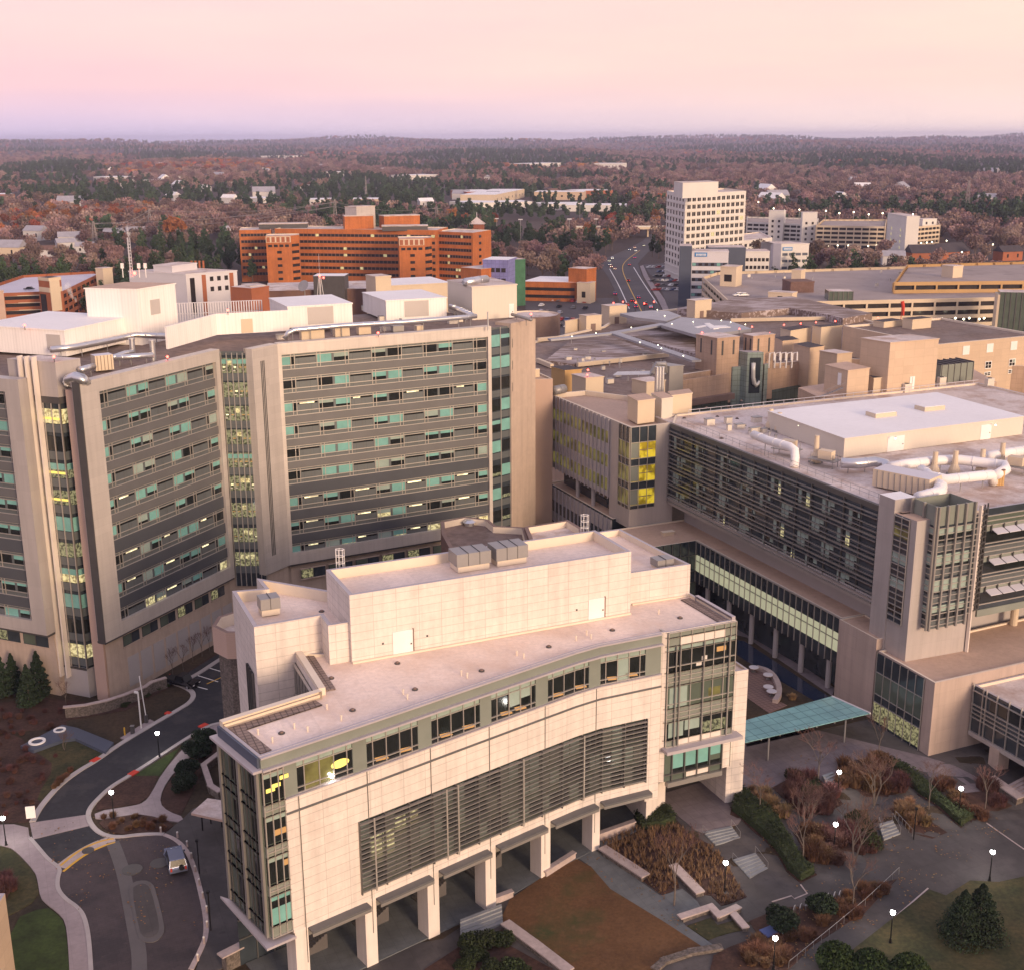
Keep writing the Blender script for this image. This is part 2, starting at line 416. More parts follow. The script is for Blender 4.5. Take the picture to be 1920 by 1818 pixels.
def single(name, mb, label, cat, loc, group=None, smooth=False):
	"""a thing that is one mesh, with its origin at loc"""
	v = np.array(mb.v) - np.array(loc); mb.v = v.tolist()
	o = mb.build(name, smooth=smooth); o.location = loc
	return tag(o, label, cat, group)
def struct(name, mb): return tag(mb.build(name), kind='structure')
KIDS = {}
def copy_tree(o, parent=None):
	c = o.copy(); COL.objects.link(c)
	if parent: c.parent = parent
	if o.name not in KIDS: KIDS[o.name] = [k for k in bpy.data.objects if k.parent == o]
	for ch in KIDS[o.name]: copy_tree(ch, c)
	return c
def place(proto, used, loc, rz=0.0, sc=1.0, label=None, group=None, cat=None):
	"""first call moves the prototype itself, later calls copy it with its parts"""
	o = proto if not used.get(proto.name) else copy_tree(proto)
	used[proto.name] = True
	if len(loc) == 2: loc = (*loc, 0)
	o.location = loc; o.rotation_euler = (0, 0, rz); o.scale = (sc,) * 3 if not isinstance(sc, tuple) else sc
	return tag(o, label, cat, group)
USED = {}
# ------------------------------------------------------------ terrain
def hills(x, y):
	D = math.hypot(x, y)
	if D < 1300: return 0.0
	base = interp(D, [1300, 3000, 6000, 9000, 11500, 13500, 19000], [0, 4, 10, 24, 60, 68, 24])
	amp = interp(D, [1300, 3000, 7000, 11000, 14000], [0, 8, 18, 30, 34])
	a = math.atan2(x, y)
	n = (math.sin(x / 610 + 1.3) * math.cos(y / 830) + .6 * math.sin(x / 270 - y / 410 + 2) + .8 * math.sin(a * 23 + D / 3100) + .5 * math.sin(a * 61 + 1 + D / 1700))
	return base + amp * n * .5
def axis(lo, hi, step, out, growth):
	a = list(np.arange(lo, hi + .01, step)); s = step
	left = []; p = lo
	while p > out[0]: s *= growth; p -= s; left.append(p)
	s = step; p = hi; right = []
	while p < out[1]: s *= growth; p += s; right.append(p)
	return left[::-1] + a + right
xs = axis(-104, 116, 1.6, (-16000, 16000), 1.16)
ys = axis(84, 200, 1.6, (-900, 19500), 1.10)
g = MB()
nx, ny = len(xs), len(ys)
vs = [(x, y, ground_z(x, y) if 60 < y < 320 and -150 < x < 170 else hills(x, y)) for y in ys for x in xs]
near, farf = [], []
for j in range(ny - 1):
	for i in range(nx - 1):
		(near if ys[j] < 330 else farf).append((j * nx + i, j * nx + i + 1, (j + 1) * nx + i + 1, (j + 1) * nx + i))
g.add(vs, near, 'soil_mix')
k = g.mi('forest_floor')
for f in farf: g.f.append(f); g.m.append(k)
ground = struct('ground', g)
ground.data.polygons.foreach_set('use_smooth', np.ones(len(g.f), dtype=bool))
def chaikin(p, n=2):
	for _ in range(n):
		q = []
		for i in range(len(p)):
			a, b = p[i], p[(i + 1) % len(p)]
			q += [(a[0] * .75 + b[0] * .25, a[1] * .75 + b[1] * .25), (a[0] * .25 + b[0] * .75, a[1] * .25 + b[1] * .75)]
		p = q
	return p
def inside(x, y, p):
	c = False; j = len(p) - 1
	for i in range(len(p)):
		if (p[i][1] > y) != (p[j][1] > y) and x < (p[j][0] - p[i][0]) * (y - p[i][1]) / (p[j][1] - p[i][1]) + p[i][0]: c = not c
		j = i
	return c
def plan(pts, z=None): return [G(*q)[:2] if z is None else P(*q, z) for q in pts]
def patch(mb, poly, m, dz, step=1.6, skirt=True, zf=ground_z):
	"""a slab of ground cover following the terrain"""
	if area2(poly) < 0: poly = poly[::-1]
	ring = []
	for i in range(len(poly)):
		a, b = poly[i], poly[(i + 1) % len(poly)]; n = max(1, int(math.hypot(b[0] - a[0], b[1] - a[1]) / (step * 1.2)))
		ring += [(lerp(a[0], b[0], k / n), lerp(a[1], b[1], k / n)) for k in range(n)]
	pts = [Vector(p) for p in ring]; n = len(pts)
	x0, x1 = min(p[0] for p in ring), max(p[0] for p in ring); y0, y1 = min(p[1] for p in ring), max(p[1] for p in ring)
	y = y0 + step * .5
	while y < y1:
		x = x0 + step * .5
		while x < x1:
			if inside(x, y, ring): pts.append(Vector((x, y)))
			x += step
		y += step
	v, e, fc, *_ = delaunay_2d_cdt(pts, [], [list(range(n))], 1, 1e-4)
	vv = [(p.x, p.y, zf(p.x, p.y) + dz) for p in v]
	mb.add(vv, [tuple(f) for f in fc], m)
	if skirt:
		o = [(x, y, zf(x, y) + dz) for x, y in ring]; b = [(x, y, zf(x, y) - .3) for x, y in ring]
		mb.add(b + o, [(i, (i + 1) % n, n + (i + 1) % n, n + i) for i in range(n)], m)
	return mb
def spatch(name, pts, m, dz, smooth=0, kind='structure', step=1.6):
	p = plan(pts)
	if smooth: p = chaikin(p, smooth)
	return tag(patch(MB(), p, m, dz, step).build(name), kind=kind)
def ribbon(pts, w):
	"""outline of a strip of width w along plan points"""
	l, r = [], []
	for i, p in enumerate(pts):
		a, b = pts[max(0, i - 1)], pts[min(len(pts) - 1, i + 1)]
		t = Vector((b[0] - a[0], b[1] - a[1])).normalized()
		l.append((p[0] - t.y * w / 2, p[1] + t.x * w / 2)); r.append((p[0] + t.y * w / 2, p[1] - t.x * w / 2))
	return l + r[::-1]
def smoothline(p, n=3):
	for _ in range(n):
		q = [p[0]]
		for i in range(len(p) - 1):
			a, b = p[i], p[i + 1]
			q += [(a[0] * .75 + b[0] * .25, a[1] * .75 + b[1] * .25), (a[0] * .25 + b[0] * .75, a[1] * .25 + b[1] * .75)]
		p = q + [p[-1]]
	return p
z6 = zoom(0, 1350, 3.84); z5 = zoom(0, 980, 3.84)
c1 = zoom(400, 1330, 3.726); c2 = zoom(880, 1330, 3.556); c3 = zoom(1380, 1370, 3.556)
def Z(f, *pts): return [f(*p) for p in pts]
# west side: drive, turning circle, walks
spatch('mulch_bed', Z(z5, (-400, 1330), (340, 1260), (800, 1310), (1190, 1180), (1560, 930), (1620, 960), (1250, 1170), (1190, 1200), (900, 1350), (480, 1420), (480, 1470), (-400, 1550)), 'mulch', .05)
spatch('mulch_bed', Z(z6, (-300, -60), (150, 120), (200, 180), (450, 260), (560, 300), (260, 640), (235, 735), (0, 740), (-300, 720)), 'mulch', .05, 1)
spatch('grass_verge', Z(z6, (480, 110), (820, 190), (690, 290), (420, 470), (300, 600), (260, 560), (400, 330), (300, 250), (180, 200)), 'grass_dull', .06, 1)
spatch('drive', Z(z6, (235, 735), (270, 660), (330, 580), (430, 470), (560, 370), (700, 290), (850, 180), (1150, 5), (1280, -70), (1375, -130), (1400, -190), (1340, -240), (1250, -270), (1350, -340), (1560, -470), (1900, -560), (2100, -200), (1800, 0), (1600, 20), (1470, 60), (960, 395), (800, 490), (700, 580), (650, 640), (640, 690), (660, 760), (720, 830), (800, 870), (640, 930), (540, 990), (440, 1080), (350, 1010), (270, 910), (225, 850)), 'asphalt', .08)
spatch('crosswalk', Z(z6, (215, 742), (640, 680), (665, 757), (240, 860)), 'concrete_walk', .11)
spatch('turning_circle', Z(z6, (830, 850), (1130, 826), (1270, 860), (1350, 940), (1410, 1080), (1450, 1250), (1480, 1400), (1485, 1550), (1440, 1660), (1370, 1797), (1330, 1880), (660, 1900), (655, 1780), (640, 1600), (620, 1440), (580, 1370), (510, 1320), (450, 1280), (425, 1190), (430, 1100), (440, 1060), (540, 965), (640, 905), (740, 865)), 'paving_purple', .10, 1)
spatch('footpath', Z(z6, (-200, 760), (200, 750), (215, 860), (330, 990), (450, 1060), (405, 1140), (400, 1230), (470, 1300), (530, 1330), (600, 1390), (640, 1500), (660, 1650), (665, 1900), (505, 1900), (490, 1600), (470, 1450), (420, 1390), (340, 1330), (290, 1280), (270, 1150), (250, 1090), (130, 960), (60, 910), (-200, 880)), 'concrete_walk', .13, 1)
spatch('footpath', Z(z6, (1640, -10), (1480, 70), (1330, 190), (1170, 380), (1090, 530), (1040, 595), (960, 620), (680, 662), (690, 725), (900, 690), (1040, 680), (1270, 745), (1335, 705), (1210, 660), (1150, 600), (1170, 500), (1250, 380), (1400, 240), (1600, 90), (1700, 40)), 'concrete_walk', .13, 1)
spatch('forecourt', Z(z6, (1330, 700), (1390, 640), (1560, 560), (1700, 560), (1760, 1200), (1900, 1640), (1800, 1720), (1480, 1830), (1380, 1900), (1490, 1550), (1480, 1400), (1440, 1200), (1400, 1050), (1340, 930), (1270, 860), (1180, 820)), 'paving_grey', .09)
spatch('lawn', Z(z6, (1590, 40), (1600, 150), (1450, 390), (1300, 690), (1200, 655), (1150, 600), (1180, 500), (1270, 370), (1420, 240)), 'mulch', .05)
spatch('lawn', Z(z6, (1300, 190), (1440, 110), (960, 400), (1150, 400)), 'grass_green', .06)
spatch('lawn', Z(z6, (960, 400), (1140, 400), (1080, 540), (1000, 600), (690, 650), (700, 590), (800, 490)), 'mulch', .06)
spatch('flower_bed', Z(z6, (700, 730), (900, 690), (1040, 680), (1270, 745), (1180, 820), (1000, 815), (860, 825), (760, 790)), 'mulch', .15, 1)
spatch('lawn', Z(z6, (-60, 895), (60, 915), (130, 965), (245, 1090), (265, 1150), (285, 1280), (70, 1410), (-60, 1440)), 'grass_dull', .07, 1)
spatch('lawn', Z(z6, (80, 1440), (330, 1340), (410, 1395), (465, 1460), (485, 1600), (500, 1800), (500, 1900), (60, 1900)), 'grass_green', .07, 1)
def kerb(pts, w, m, dz, name='kerb', f=z6, n=2):
	l = smoothline(plan(Z(f, *pts)), n)
	return tag(patch(MB(), ribbon(l, w), m, dz, 2.0).build(name), kind='structure')
kerb([(235, 735), (275, 655), (335, 575), (430, 470), (560, 372), (700, 292), (850, 182), (1150, 5), (1280, -70), (1378, -130), (1400, -190), (1340, -235), (1250, -265)], .75, 'concrete_kerb', .20)
kerb([(1620, 15), (1470, 50), (960, 388), (800, 480), (700, 575), (645, 640), (632, 700), (665, 770), (730, 825), (840, 850), (1000, 828), (1130, 824), (1180, 826)], .6, 'concrete_kerb', .20)
kerb([(215, 850), (280, 925), (350, 1010), (440, 1070), (415, 1140), (415, 1220), (470, 1290), (560, 1350), (610, 1420), (640, 1560), (655, 1780), (660, 1900)], .45, 'concrete_kerb', .18)
kerb([(1180, 826), (1270, 862), (1350, 945), (1405, 1080), (1448, 1250), (1480, 1400), (1488, 1550), (1445, 1660), (1375, 1797)], .55, 'stone_cap', .14)
kerb([(810, 880), (850, 980), (890, 1100), (920, 1240), (950, 1400), (985, 1580), (1005, 1700), (1003, 1880)], 1.5, 'coping_dark', .125, 'paving_band')
kerb([(440, 1062), (540, 985), (640, 925), (740, 880), (830, 860)], 1.6, 'stone_cap', .115, 'paving_band')
kerb([(436, 1050), (536, 965), (636, 908), (736, 870), (820, 856)], .28, 'paint_yellow', .135, 'painted_line')
kerb([(456, 1092), (556, 1010), (650, 950), (750, 905), (830, 882)], .28, 'paint_yellow', .135, 'painted_line')
spatch('traffic_island', Z(z6, (920, 1215), (960, 1170), (1040, 1155), (1100, 1180), (1125, 1240), (1185, 1480), (1180, 1550), (1120, 1605), (1040, 1605), (990, 1570), (960, 1400)), 'coping_dark', .17, 1)
spatch('planted_island', Z(z6, (950, 1220), (990, 1190), (1040, 1180), (1085, 1215), (1150, 1480), (1140, 1540), (1090, 1575), (1040, 1570), (1005, 1530)), 'paving_grey', .19, 1)
for q in ([(1200, 1380), (1225, 1365)], [(660, 305), (715, 275)], [(935, 400), (985, 370)], [(1440, 55), (1490, 30)]):
	f = z5 if q[0] == (1200, 1380) else z6
	kerb(q, .9, 'paint_red', .215, 'painted_kerb', f)
for a, b, m in (((1425, 1100), (1570, 1145), 'paint_white'), ((1505, 1045), (1640, 1085), 'paint_white'), ((1420, 1180), (1495, 1200), 'paint_white'), ((1490, 1160), (1600, 1110), 'paint_yellow'), ((1590, 990), (1700, 1020), 'paint_white')):
	kerb([a, b], .18, m, .095, 'painted_line', z5)
kerb([(1350, 1130), (1450, 1075), (1560, 1000), (1660, 940)], .8, 'concrete_kerb', .2, 'kerb', z5)
spatch('footpath', Z(z6, (865, 130), (1080, -5), (1110, 10), (905, 145)), 'concrete_walk', .12)
def disc(q, r, m, dz, nm, label):
	x, y, z = G(*q); return single(nm, MB().cyl((x, y, z + dz - .05), r, .07, m, 20), label, 'manhole cover', (x, y, z))
disc(z6(953, 1080), 1.15, 'metal_dark', .14, 'manhole_cover', 'dark round manhole cover on the paver band of the turning circle')
disc(z6(1148, 1033), 1.05, 'metal_dark', .14, 'manhole_cover', 'dark round manhole cover beside the parked silver van')
disc(z6(635, 943), .7, 'metal_dark', .15, 'manhole_cover', 'small dark manhole cover on the yellow edged paving band')
# south-east court
spatch('court_paving', [(1235, 1480), (1250, 1380), (1390, 1330), (1500, 1240), (1700, 1330), (1960, 1400), (1990, 1680), (1960, 1960), (700, 1960), (540, 1900), (500, 1810), (620, 1795), (830, 1760), (930, 1690), (1110, 1580), (1180, 1520)], 'paving_grey', .05, step=2.2)
spatch('garden_ground', [(1380, 1330), (1310, 1060), (1570, 1290), (1560, 1330), (1640, 1345), (1400, 1400)], 'soil_mix', .09)
spatch('plaza', Z(c3, (30, 100), (480, -20), (640, 20), (1000, 110), (1250, 170), (1570, 290), (1680, 350), (1640, 400), (1540, 420), (1440, 370), (1300, 310), (1130, 230), (940, 180), (800, 190), (690, 240), (660, 310), (560, 330), (400, 290), (240, 380), (110, 370), (10, 440), (-60, 380), (-60, 150)), 'paving_plaza', .09)
spatch('plaza', Z(c2, (1300, 560), (1640, 455), (1690, 590), (1812, 735), (1792, 765), (1560, 828), (1500, 800), (1345, 672), (1300, 665)), 'paving_plaza', .10)
spatch('lawn', Z(c2, (690, 990), (810, 1050), (940, 1200), (1300, 1420), (1560, 1590), (1320, 1650), (1240, 1735), (1180, 1800), (720, 1800), (630, 1735), (240, 1450), (210, 1400), (270, 1270), (500, 1110)), 'lawn_brown', .14)
spatch('walkway', Z(c2, (720, 985), (830, 940), (900, 970), (1100, 1120), (1270, 1240), (1340, 1225), (1420, 1195), (1520, 1280), (1560, 1350), (1410, 1400), (1440, 1440), (1640, 1580), (1560, 1590), (1300, 1420), (940, 1200), (810, 1050)), 'paving_bluegrey', .09)
spatch('planting_bed', Z(c2, (810, 910), (1080, 780), (1330, 680), (1460, 830), (1640, 920), (1700, 1010), (1800, 1180), (1850, 1250), (1680, 1310), (1610, 1240), (1530, 1240), (1370, 1060), (1400, 1190), (1290, 1240), (1110, 1110), (890, 940)), 'mulch', .12)
for q in (((0, 400), (60, 420), (150, 500), (280, 590), (330, 690), (400, 800), (450, 890), (540, 960), (430, 1015), (330, 930), (300, 870), (180, 720), (40, 600), (-40, 560)),
		  ((240, 380), (400, 300), (560, 330), (640, 400), (715, 490), (560, 570), (470, 590), (370, 500)),
		  ((690, 240), (830, 190), (960, 190), (1060, 260), (1150, 390), (1000, 450), (870, 440), (700, 370)),
		  ((960, 170), (1100, 230), (1260, 340), (1400, 480), (1610, 590), (1500, 650), (1380, 540), (1200, 420), (1040, 260)),
		  ((1500, 420), (1680, 400), (1840, 500), (1640, 580)),
		  ((1020, 520), (1160, 490), (1290, 600), (1410, 680), (1310, 720), (1160, 680)),
		  ((590, 680), (760, 590), (900, 680), (980, 770), (880, 810), (640, 900), (480, 880), (380, 680), (470, 660)),
		  ((90, 1270), (300, 1180), (480, 1170), (700, 1090), (1070, 990), (870, 1200), (500, 1440), (340, 1600), (-200, 1700), (-150, 1500), (150, 1380))):
	spatch('planting_bed', Z(c3, *q), 'mulch', .12)
spatch('grass_slope', Z(c3, (790, 1450), (1290, 1060), (1400, 1100), (1560, 1000), (1750, 1010), (1980, 960), (1980, 1800), (400, 1800)), 'grass_dull', .12)
spatch('planting_bed', Z(c2, (0, 1540), (220, 1470), (240, 1560), (560, 1735), (500, 1900), (-300, 1900), (-300, 1735)), 'mulch', .12)
# white joint lines in the court paving
for pts in ([(1670, 615), (1920, 790)], [(240, 1140), (370, 1100), (390, 1120), (475, 1085), (430, 1025)], [(800, 1455), (880, 1390)], [(950, 1340), (1280, 1050)]):
	kerb(pts, .16, 'stone_cap', .10, 'paving_joint', c3, 0)
# ------------------------------------------------------------ walls, steps, benches
def wall_run(name, pts, w, h, m, cap, label, cat='wall', z0=-.4, f=None, caph=.16):
	l = plan(Z(f, *pts) if f else pts); mb, mc = MB(), MB()
	t = thing(name, label, cat, (*l[0], ground_z(*l[0])))
	for i in range(len(l) - 1):
		a, b = l[i], l[i + 1]; za, zb = ground_z(*a), ground_z(*b)
		d = Vector((b[0] - a[0], b[1] - a[1])).normalized() * (w / 2 - .01)
		mb.bar((a[0], a[1], za + (h + z0) / 2), (b[0] + d.x, b[1] + d.y, zb + (h + z0) / 2), w, h - z0, m)
		mc.bar((a[0] - d.x, a[1] - d.y, za + h + caph / 2), (b[0] + d.x * 1.2, b[1] + d.y * 1.2, zb + h + caph / 2 + i * .003), w + .16, caph, cap)
	mb.build('stonework', t); mc.build('coping', t)
	return t
wall_run('retaining_wall', [(475, 1400), (620, 1385), (780, 1350), (900, 1310), (1050, 1250), (1100, 1215), (1190, 1188)], .5, 1.6, 'stone_rubble', 'stone_cap', 'low curved grey stone wall with pale coping above the west drive', f=z5)
wall_run('bench_wall', [(905, 958), (1150, 1120)], 1.1, .5, 'stone_rubble', 'stone_cap', 'pink stone bench wall along the upper edge of the dry grass bed', 'bench', f=c2)
wall_run('bench_wall', [(1372, 1075), (1520, 1232)], 1.0, .5, 'stone_rubble', 'stone_cap', 'pink stone bench wall beside the tall bare tree in the walkway', 'bench', f=c2)
wall_run('bench_wall', [(258, 1462), (440, 1595), (640, 1750)], 1.1, .5, 'stone_rubble', 'stone_cap', 'long pale stone bench wall along the lower edge of the brown lawn', 'bench', f=c2)
wall_run('planter_wall', [(1415, 1410), (1610, 1345), (1660, 1400), (1780, 1352)], .7, .55, 'stone_rubble', 'stone_cap', 'zigzag stone planter wall at the foot of the pale walkway', f=c2)
wall_run('planter_wall', [(1765, 1395), (1830, 1470)], .7, .5, 'stone_rubble', 'stone_cap', 'short stone planter wall on the far side of the leafy planter', f=c2)
wall_run('rubble_edge', [(1245, 1740), (1300, 1690), (1480, 1630), (1660, 1600)], .7, .3, 'stone_rubble', 'stone_rubble', 'rough grey rubble edging at the bottom corner of the brown lawn', f=c2)
wall_run('stair_wall', [(1720, 360), (1865, 470)], 1.2, .8, 'stone_rubble', 'stone_cap', 'stone cheek wall beside the lit entrance steps at far right', f=c3)
wall_run('terrace_wall', [(505, 1115), (690, 995)], .5, .75, 'stone_cap', 'stone_cap', 'pale wall under the arcade opening above the brown lawn', f=c2)
wall_run('terrace_wall', [(145, 1300), (275, 1250)], .5, .7, 'stone_cap', 'stone_cap', 'pale wall under the arcade beside the bottom steps', f=c2)
wall_run('terrace_wall', [(845, 880), (1090, 790)], .5, .9, 'stone_cap', 'stone_cap', 'pale wall between the arcade and the dry grass bed', f=c2)
wall_run('forecourt_wall', [(80, 1818), (310, 1700)], .9, 1.8, 'stone_rubble', 'stone_cap', 'rubble stone wall with pale coping at the south west corner of the cream building', f=c1)
wall_run('garden_wall', [(1600, 270), (1470, 370), (1520, 520), (1580, 560)], .6, 1.0, 'stone_rubble', 'stone_cap', 'rough stone garden wall beside the evergreen shrubs', f=z6)
spatch('planter_soil', Z(c2, (1450, 1445), (1610, 1390), (1655, 1440), (1760, 1410), (1810, 1475), (1590, 1540)), 'grass_dull', .14)
def steps(name, a, b, c, d, n, label, m='stone_tread', rail=True):
	"""flight from top edge a-b down to bottom edge d-c"""
	A, B, C_, D_ = (G(*q) for q in (a, b, c, d)); t = thing(name, label, 'steps', A); mb = MB()
	ztop = max(A[2], B[2]) + .08; zb = min(C_[2], D_[2]) + .08
	if ztop - zb < .5: ztop = zb + .16 * n
	for i in range(n):
		k0, k1 = i / n, (i + 1) / n; z = lerp(ztop, zb, (i + .5) / n) + .13
		L0, L1, R0, R1 = (lerp(A[0], D_[0], k0), lerp(A[1], D_[1], k0)), (lerp(A[0], D_[0], k1), lerp(A[1], D_[1], k1)), (lerp(B[0], C_[0], k0), lerp(B[1], C_[1], k0)), (lerp(B[0], C_[0], k1), lerp(B[1], C_[1], k1))
		mb.prism([L0, L1, R1, R0], zb - .6, z, m)
	mb.build('treads', t)
	if rail:
		for p, q in ((A, D_), (B, C_)):
			rb = MB().tube([(p[0], p[1], ztop), (p[0], p[1], ztop + .95), (q[0], q[1], zb + .95), (q[0], q[1], zb)], .024, 'metal_grey', 4)
			rb.build('handrail', t)
	return t
steps('stair_flight', c2(1555, 820), c2(1745, 785), c2(1805, 862), c2(1640, 912), 5, 'short flight of grey stone steps below the pale terrace')
steps('stair_flight', c2(1755, 1005), c2(1905, 960), c2(1990, 1060), c2(1870, 1130), 6, 'lower flight of grey stone steps beside the long dark hedge')
steps('stair_flight', c3(950, 640), c3(1040, 612), c3(1095, 690), c3(985, 735), 5, 'grey stone steps between the orange grass and the bare saplings')
steps('stair_flight', c3(570, 330), c3(640, 305), c3(690, 340), c3(620, 380), 4, 'small flight of grey steps behind the lamp in the planted court', rail=False)
steps('stair_flight', c3(1780, 395), c3(1960, 300), c3(2010, 400), c3(1880, 460), 5, 'pale lit steps leading up to the glazed corner block', 'stone_cap', rail=False)
steps('stair_flight', c2(-60, 1445), c2(215, 1330), c2(225, 1430), c2(-60, 1545), 5, 'wide grey stone steps between the arcade and the brown lawn', rail=False)
tag(MB().build('x') if 0 else None) if 0 else None
# handrails on the long path
for pts, lab in (([(350, 1590), (620, 1370), (860, 1170), (1085, 958)], 'long thin metal handrail beside the lower diagonal path'), ([(1060, 580), (1175, 705)], 'metal handrail in the orange grass by the middle steps')):
	q = [G(*c3(*p)) for p in pts]; t = thing('path_rail', lab, 'handrail', q[0]); mb = MB()
	mb.tube([(x, y, z + 1.0) for x, y, z in q], .03, 'metal_grey', 4).build('rail', t)
	for i in range(len(q) - 1):
		n = 5
		for k in range(n + 1 if i == len(q) - 2 else n):
			p = [lerp(q[i][j], q[i + 1][j], k / n) for j in range(3)]
			MB().cyl((p[0], p[1], p[2]), .025, 1.0, 'metal_grey', 4).build('post', t)
# ------------------------------------------------------------ lamps, bollards
def make_lamp(h=3.7):
	t = thing('street_lamp', 'x', 'lamp')
	MB().tube([(0, 0, 0), (0, 0, .5), (0, 0, .55), (0, 0, h - .4)], [.13, .12, .075, .06], 'black_metal', 8).build('post', t)
	MB().cyl((0, 0, -.05), .2, .1, 'black_metal', 10).build('base', t)
	MB().ball((0, 0, h - .1), .27, 'lamp_globe', 10).build('globe', t)
	MB().cyl((0, 0, h + .08), .2, .12, 'black_metal', 10, .05).build('cap', t)
	return t
lamp0 = make_lamp()
for q, lab in (((1855, 1651), 'bright black street lamp by the big dark evergreen at lower right'), ((1797, 1528), 'lit black street lamp in the hedge at the entrance plaza'),
			   ((1358, 1672), 'lit black street lamp beside the lower steps and dry grass'), ((1669, 1768), 'lit black street lamp on the lower diagonal path'),
			   ((1570, 1497), 'lit black street lamp between the two upper planting beds'), ((1563, 1598), 'lit black street lamp among rust shrubs near the middle steps'),
			   ((299, 1420), 'black lamp on the green verge of the curving drive'), ((214, 1535), 'black lamp beside the crosswalk and mulch island'),
			   ((12, 1585), 'black lamp on the pale walk at the left edge'), ((1450, 1818), 'black lamp post among shrubs at the bottom edge')):
	x, y, z = G(*q); place(lamp0, USED, (x, y, z + .1), 0, 1, lab, 'black globe lamps on the grounds')
	pl = bpy.data.lights.new('lamp_light', 'POINT'); pl.energy = 170; pl.color = (1, .93, .82); pl.shadow_soft_size = .24
	lo = bpy.data.objects.new('lamp_light', pl); lo.location = (x, y, z + 3.35); COL.objects.link(lo)
bollard = thing('bollard', 'x', 'bollard')
MB().cyl((0, 0, 0), .17, .85, 'stone_cap', 8, .14).build('shaft', bollard); MB().ball((0, 0, .9), .17, 'white_concrete', 8).build('finial', bollard)
for q in ((1160, 815), (1280, 850), (1350, 915), (1380, 1000), (1407, 1095), (1436, 1190), (1462, 1285), (1490, 1385), (1493, 1495), (1470, 1610), (1425, 1735)):
	x, y, z = G(*z6(*q)); place(bollard, USED, (x, y, z + .12), 0, .8, 'pale stone bollard in the row round the turning circle', 'bollards round the turning circle')
for q, h, lab in ((z6(1437, 1105), 4.2, 'thin black pole beside the turning circle bollards'), (z6(1520, 1515), 4.6, 'taller thin black pole near the forecourt wall'), (c3(1183, 725), 4.0, 'black signal pillar by the orange grass and path')):
	x, y, z = G(*q); single('black_pole', MB().cyl((x, y, z), .07, h, 'black_metal', 6).box((x, y, z + h), (.3, .3, .25), 0, 'black_metal'), lab, 'pole', (x, y, z))
# red hydrant, bike racks, blue slab, sign board, gate arm
x, y, z = G(1197, 1528); t = thing('standpipe', 'small red standpipe hydrant at the arcade edge beside the clipped hedge', 'hydrant', (x, y, z))
MB().cyl((x, y, z), .22, 1.1, 'hydrant_red', 10).ball((x, y, z + 1.15), .24, 'hydrant_red').build('body', t); MB().cyl((x, y, z + 1.3), .13, .3, 'paint_white', 8).build('cap', t)
for i, q in enumerate(((388, 1215), (430, 1205), (470, 1190), (610, 1135), (655, 1125), (690, 1118))):
	x, y, z = G(*c3(*q)); a = R(60); dx, dy = math.cos(a) * .35, math.sin(a) * .35
	mb = MB().tube([(x - dx, y - dy, z), (x - dx, y - dy, z + .7), (x - dx * .5, y - dy * .5, z + .95), (x + dx * .5, y + dy * .5, z + .95), (x + dx, y + dy, z + .7), (x + dx, y + dy, z)], .045, 'metal_silver', 6)
	single('bike_rack', mb, 'silver hoop bike rack %s the two round evergreen shrubs' % ('between' if i < 3 else 'behind and right of'), 'bike rack', (x, y, z), 'bike racks %s the shrubs' % ('between' if i < 3 else 'behind'))
x, y, z = G(*c3(225, 1345)); single('picnic_slab', MB().box((x, y, z + .15), (1.7, 1.4, .12), R(30), 'slab_blue').box((x, y, z), (.6, .5, .15), R(30), 'stone_rubble'), 'small blue slab table on the mulch by the shrubs', 'table', (x, y, z))
x, y, z = G(*z6(228, 728)); t = thing('sign_board', 'white back of a sign board beside the crosswalk', 'sign', (x, y, z))
MB().box((x, y, z + .5), (1.1, .1, 1.6), R(12), 'paint_white').build('panel', t); MB().box((x, y, z), (.12, .08, .5), R(12), 'metal_grey').build('post', t)
x, y, z = G(*z5(1055, 1440)); t = thing('barrier_gate', 'raised white barrier arm on its dark box beside the drive', 'barrier', (x, y, z))
MB().box((x, y, z), (.45, .4, 1.3), 0, 'metal_dark').build('cabinet', t); MB().bar((x, y, z + 1.2), (x - .5, y + .3, z + 7.2), .14, .1, 'paint_white').build('arm', t)
x, y, z = G(*z5(1018, 1480)); t = thing('street_lamp', 'tall white lamp post with hooded head beside the barrier gate', 'lamp', (x, y, z))
MB().cyl((x, y, z), .11, 5.6, 'paint_white', 8).build('post', t); MB().bar((x, y, z + 5.6), (x - .5, y - .1, z + 5.75), .4, .2, 'paint_white').build('head', t)
x, y, z = G(*z5(957, 1520)); single('ticket_machine', MB().box((x, y, z), (.5, .4, 1.3), 0, 'metal_dark', 'metal_grey').box((x, y, z + 1.3), (.55, .45, .06), 0, 'metal_grey'), 'dark ticket machine on the kerb island by the drive', 'machine', (x, y, z))
x, y, z = G(*z5(900, 1530)); single('marker_post', MB().cyl((x, y, z), .12, 1.2, 'paint_yellow', 8).ball((x, y, z + 1.2), .12, 'paint_yellow'), 'yellow marker post at the tip of the kerb island', 'post', (x, y, z))
